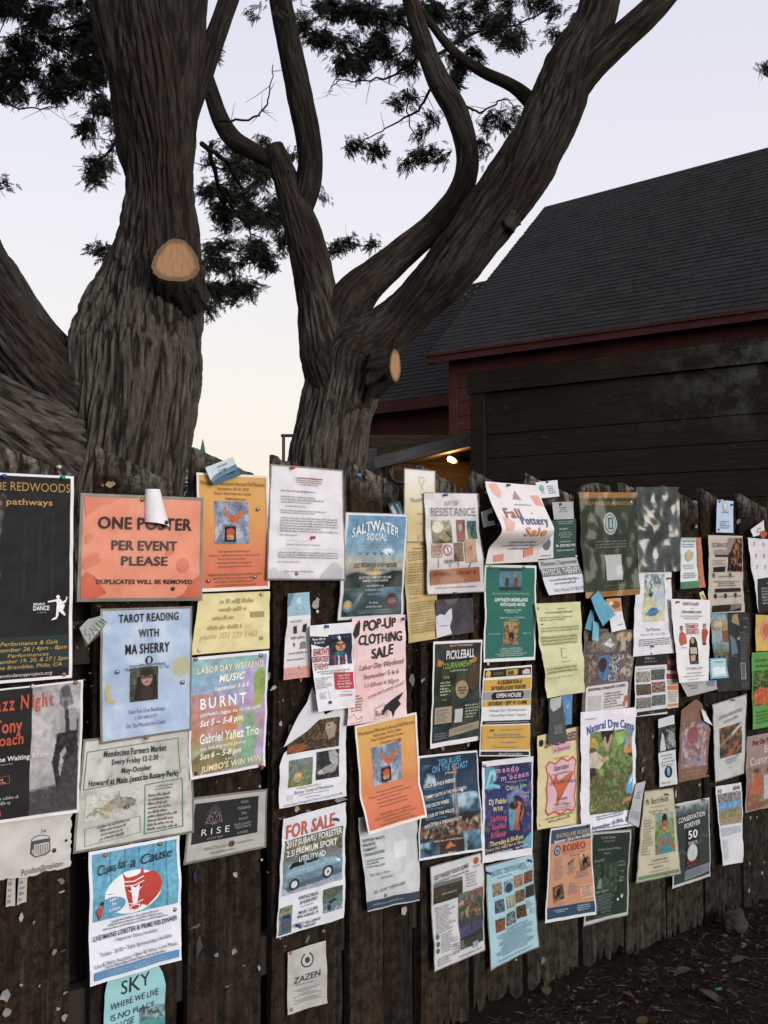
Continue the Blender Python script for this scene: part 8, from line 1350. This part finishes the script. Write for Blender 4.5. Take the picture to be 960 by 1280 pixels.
SCR = [(342.5, 859, 13, 15, 'bdbdc2', 'white torn corner between the rainbow poster and animal picture flyer'), (395, 754, 12, 24, 'b9b4ae', 'long white scrap beside the narrow brochure'), (376, 849, 5, 9, 'b4b4b8', 'white sliver under the narrow brochure'), (335.5, 845, 5, 14, 'b8b8c0', 'white edge scrap beside the rainbow poster'),
    (505, 1138, 10, 16, 'bcbcbc', 'white torn triangle below the support flyer'), (293.5, 1094, 12, 10, 'b8b6b4', 'white torn scrap below the spa card'), (291, 1190, 7, 12, 'b0aeac', 'white scrap low on the board beside the horse flyer'), (269.5, 1194, 11, 8, '8a8884', 'grey scrap low on the board, flat'), (323, 1210, 6, 12, 'a8a6a4', 'pale scrap near the lower board edge by the meditation notice'), (243, 1096, 9, 24, '33384a', 'navy sticker remnant under the spa card'), (245, 1158, 18, 9, '5f5e5a', 'grey tape remnant on the board below the spa card'), (285, 1232, 9, 6, '8a5a4a', 'reddish scrap near the foot of the wide bare board'), (248, 1185, 10, 40, '4c4b48', 'long dim tape stain on the wide bare board'),
    (137, 605, 13, 12, 'b59478', 'torn tan wood chip above the orange sign'), (128, 606, 6, 7, '9a7050', 'small tan wood chip above the orange sign'), (14, 583, 6, 6, 'b09484', 'pale wood chip above the redwoods poster'), (170, 596, 4, 4, 'b8a898', 'tiny pale chip high above the orange sign'),
    (76, 1115, 10, 6, 'b4b2b0', 'white scrap under the cake tin sheet'), (77, 1101, 12, 14, '8a7c70', 'brown paper remnant under the cake tin sheet'), (26, 1147, 7, 22, 'c0bebc', 'white torn strip below the tear-off strips'), (68, 1190, 7, 11, '9a8a78', 'tan scrap midway down the board by the horse flyer'), (27, 1231, 6, 7, 'a89c90', 'pale square chip low on the end board'), (4, 1244, 14, 30, 'a8a6a6', 'white torn strip at the picture edge low down'), (8, 1264, 12, 16, '9c9a9a', 'white curled scrap at the foot of the end board'), (80, 1272, 10, 12, '9aa084', 'greenish white scrap at the foot of the end board'), (81, 1241, 8, 4, 'b09a9a', 'thin pinkish scrap low on the end board'), (72, 1261, 7, 7, 'a0a09c', 'small curled grey scrap low on the end board'), (49, 1232, 3, 7, '9a8a80', 'thin pale splinter low on the end board'), (42, 1153, 4, 6, 'a89890', 'pale fleck midway down the end board'),
    (352, 993 + 30, 12, 9, '6a7068', 'crumpled tape end above the car flyer'), (371, 1012, 9, 14, 'b8ae90', 'cream torn scrap between the animal and car flyers'), (385, 1013, 8, 5, 'a88888', 'pinkish scrap above the car flyer'), (424, 1000, 18, 14, 'a8a8a8', 'white crumpled paper bunch above the car flyer corner'), (404, 1163, 5, 8, '9c8c98', 'mauve scrap under the car flyer corner'), (384, 1174, 9, 14, '6f6e68', 'dull grey lump of paper above the meditation notice'), (356, 1183, 5, 6, 'a88a84', 'pink chip above the meditation notice corner'), (350, 1172, 4, 6, 'b4b4b4', 'white chip under the car flyer near corner'),
    (514.5, 850, 8, 22, '7f7d76', 'dull torn strip between the pink sale and pickleball posters'), (528, 850, 7, 12, 'a09c94', 'pale torn strip beside the pickleball poster'), (553, 935, 10, 14, '8f8c86', 'tape tab below the pickleball poster'), (585, 931, 9, 12, '98958f', 'second tape tab below the pickleball poster'), (678, 1201, 11, 16, '77786f', 'translucent tape tab under the rodeo poster'), (449, 594, 5, 6, 'b8b8bc', 'white chip beside the blue pin near the leaning trunk'), (458, 596, 7, 6, '9a7068', 'reddish chip beside the blue pin near the leaning trunk'),
    (677, 867, 12, 40, '3d3c3c', 'dark crumpled film beside the blue narrow leaflet'), (803, 961, 6, 10, 'b89a94', 'pink chip beside the grass photo flyer'), (845, 992, 6, 14, 'b0a89c', 'pale torn corner beside the cream house flyer'), (874, 981, 5, 7, 'a8a8a8', 'white chip below the pointed brown flyer'), (938, 1022, 5, 10, 'a8a6a4', 'white fleck below the dancing poster'), (946, 1021, 4, 7, 'a0a09e', 'second white fleck below the dancing poster'), (937, 1079, 5, 8, '8f9090', 'pale fleck low on the last board'), (952, 1091, 6, 8, 'a4a4a6', 'white fleck low on the last board'), (936, 1113, 5, 7, '9fa4ae', 'bluish fleck near the foot of the last board'), (955, 1078, 4, 6, '989898', 'grey fleck on the last board edge'), (922, 652, 6, 14, '8a8a8c', 'grey torn strip beside the pale blue card'), (870, 658, 6, 6, 'a8a08c', 'pale chip on the board above the striped leaflet'), (892, 629, 4, 5, 'b8b4b0', 'white chip near the pale blue card corner'), (713, 621, 4, 9, '8a6a54', 'brown chip above the grey tag'), (816, 920, 5, 6, 'a08a7c', 'tan chip beside the black and white leaflet'), (805, 950, 10, 8, '7a6a5a', 'brown torn remnant on the board beside the badge leaflet'), (700, 1133, 4, 5, '8a8880', 'pale speck below the rodeo poster') , (350, 905, 8, 10, 'b0b0b6', 'white corner poking out beside the animal picture flyer'), (299, 985, 6, 6, 'b89a94', 'pink scrap just above the spa card'), (324, 983, 6, 5, 'b8b6b2', 'white scrap just above the spa card corner')]
for k, q in enumerate(SCR): scrap(*q, seed=k)
# staples and wood fibres: hundreds of bits of wire and torn wood
rg = random.Random(77); V, F, C = [], [], []
def bit(p0, p1, wdt, c):
    q = len(V); u_ = (p1 - p0).normalized(); n_ = u_.cross(FN).normalized() * wdt
    V.extend([tuple(p0 - n_), tuple(p0 + n_), tuple(p1 + n_ + FN * .0015), tuple(p1 - n_ + FN * .0015)]); F.append((q, q + 1, q + 2, q + 3)); C.extend([c] * 4)
for _ in range(1500):
    s = rg.uniform(-1.0, 2.35); z = 1.5 - abs(rg.gauss(0, .42))
    if z < .2 or z > 1.40: continue
    a = rg.gauss(0, .5) if rg.random() < .6 else rg.gauss(1.57, .5); L = rg.uniform(.003, .009)
    p = fpos(s, z, rg.uniform(.002, .006)); dv = FD * math.cos(a) * L + Vector((0, 0, math.sin(a) * L))
    bit(p, p + dv, rg.uniform(.0004, .0014), hexc(rg.choice(('6a5a4a', '8a7a6a', '4a3c30', 'a08a74', '77726c', '9a948c', '3a302a', '5c4a3c'))) * rg.uniform(.25, .7))
o = mesh_obj('staple', V, F, M['paper'], col=np.array(C)); o['kind'] = 'stuff'; adopt(o, fence_root)
# ---- a stone and a few fallen leaves at the fence foot
st = W(918, 1148, 3.75)
bm = bmesh.new(); bmesh.ops.create_icosphere(bm, subdivisions=4, radius=1)
Vs = np.array([v.co[:] for v in bm.verts]); Fs = [[v.index for v in f.verts] for f in bm.faces]; bm.free()
Vs = Vs * (1 + .25 * fbm(Vs[:, 0] * 1.5, Vs[:, 1] * 1.5, Vs[:, 2] * 1.5 + 4, 3))[:, None]
M['stone'] = m_plain('dull_stone', (.026, .022, .018), .9, .5, 20)
sp_ = fpos(*fence(918, 1148, .08)[:1], .035, .08)
tag(mesh_obj('stone', np.array(sp_) + Vs * np.array([.046, .045, .042]), Fs, M['stone'], smooth=True), 'rounded dull grey stone on the mulch at the foot of the last boards', 'stone')
def ground_at(px, py):
    r = ray(px, py); t = -CAM_H / r.z * .985; p = Vector((0, 0, CAM_H)) + r * t; p.z = float(ground_z(p.x, p.y)) + .012; return p
def leaf(px, py, L, ang, c, label):
    p = ground_at(px, py); a = Vector((math.cos(ang), math.sin(ang), .25)).normalized(); b = Vector((-math.sin(ang), math.cos(ang), .12)).normalized()
    V, F = [], []
    for k in range(9):
        t = k / 8; w_ = math.sin(math.pi * t) ** .8 * .30 * L
        for sgn in (-1, 0, 1): V.append(tuple(p + a * (t - .5) * L + b * sgn * w_ + Vector((0, 0, abs(sgn) * .18 * w_ + .06 * L * math.sin(t * 3)))))
    for k in range(8):
        for j in range(2): q = 3 * k + j; F.append((q, q + 1, q + 4, q + 3))
    tag(mesh_obj('fallen_leaf', V, F, M['paper'], col=np.tile(hexc(c), (len(V), 1)), smooth=True), label, 'leaf', 'fallen leaves on the mulch')
for q in ((888, 1243, .075, 2.2, '403b38', 'large dull grey leaf lying on the mulch'), (922, 1197, .05, .3, '3f4a30', 'green leaf fragment lying on the mulch'), (683, 1235, .05, 1.4, '4a4634', 'olive leaf standing beside the foot of a board'), (803, 1272, .05, .8, '453828', 'yellowish leaf at the bottom picture edge'), (785, 1240, .045, 2.6, '44322a', 'russet leaf lying in the middle of the mulch'), (930, 1178, .03, 1.0, '5a554c', 'tiny pale leaf by the stone'), (853, 1213, .06, .2, '4a4038', 'long brown leaf on the mulch below the land trust poster')): leaf(*q)
pf = ground_at(898, 1235)
mesh = MB().hexa([pf + Vector(v) for v in ((-.010, -.004, 0), (.010, -.005, .002), (.010, .006, .004), (-.009, .006, 0), (-.010, -.004, .002), (.010, -.005, .004), (.010, .006, .006), (-.009, .006, .002))])
M['scrapblue'] = m_plain('blue_plastic', (.03, .14, .18), .4, .1)
tag(mesh.build('plastic_scrap', M['scrapblue']), 'tiny bright blue plastic scrap on the mulch', 'litter')
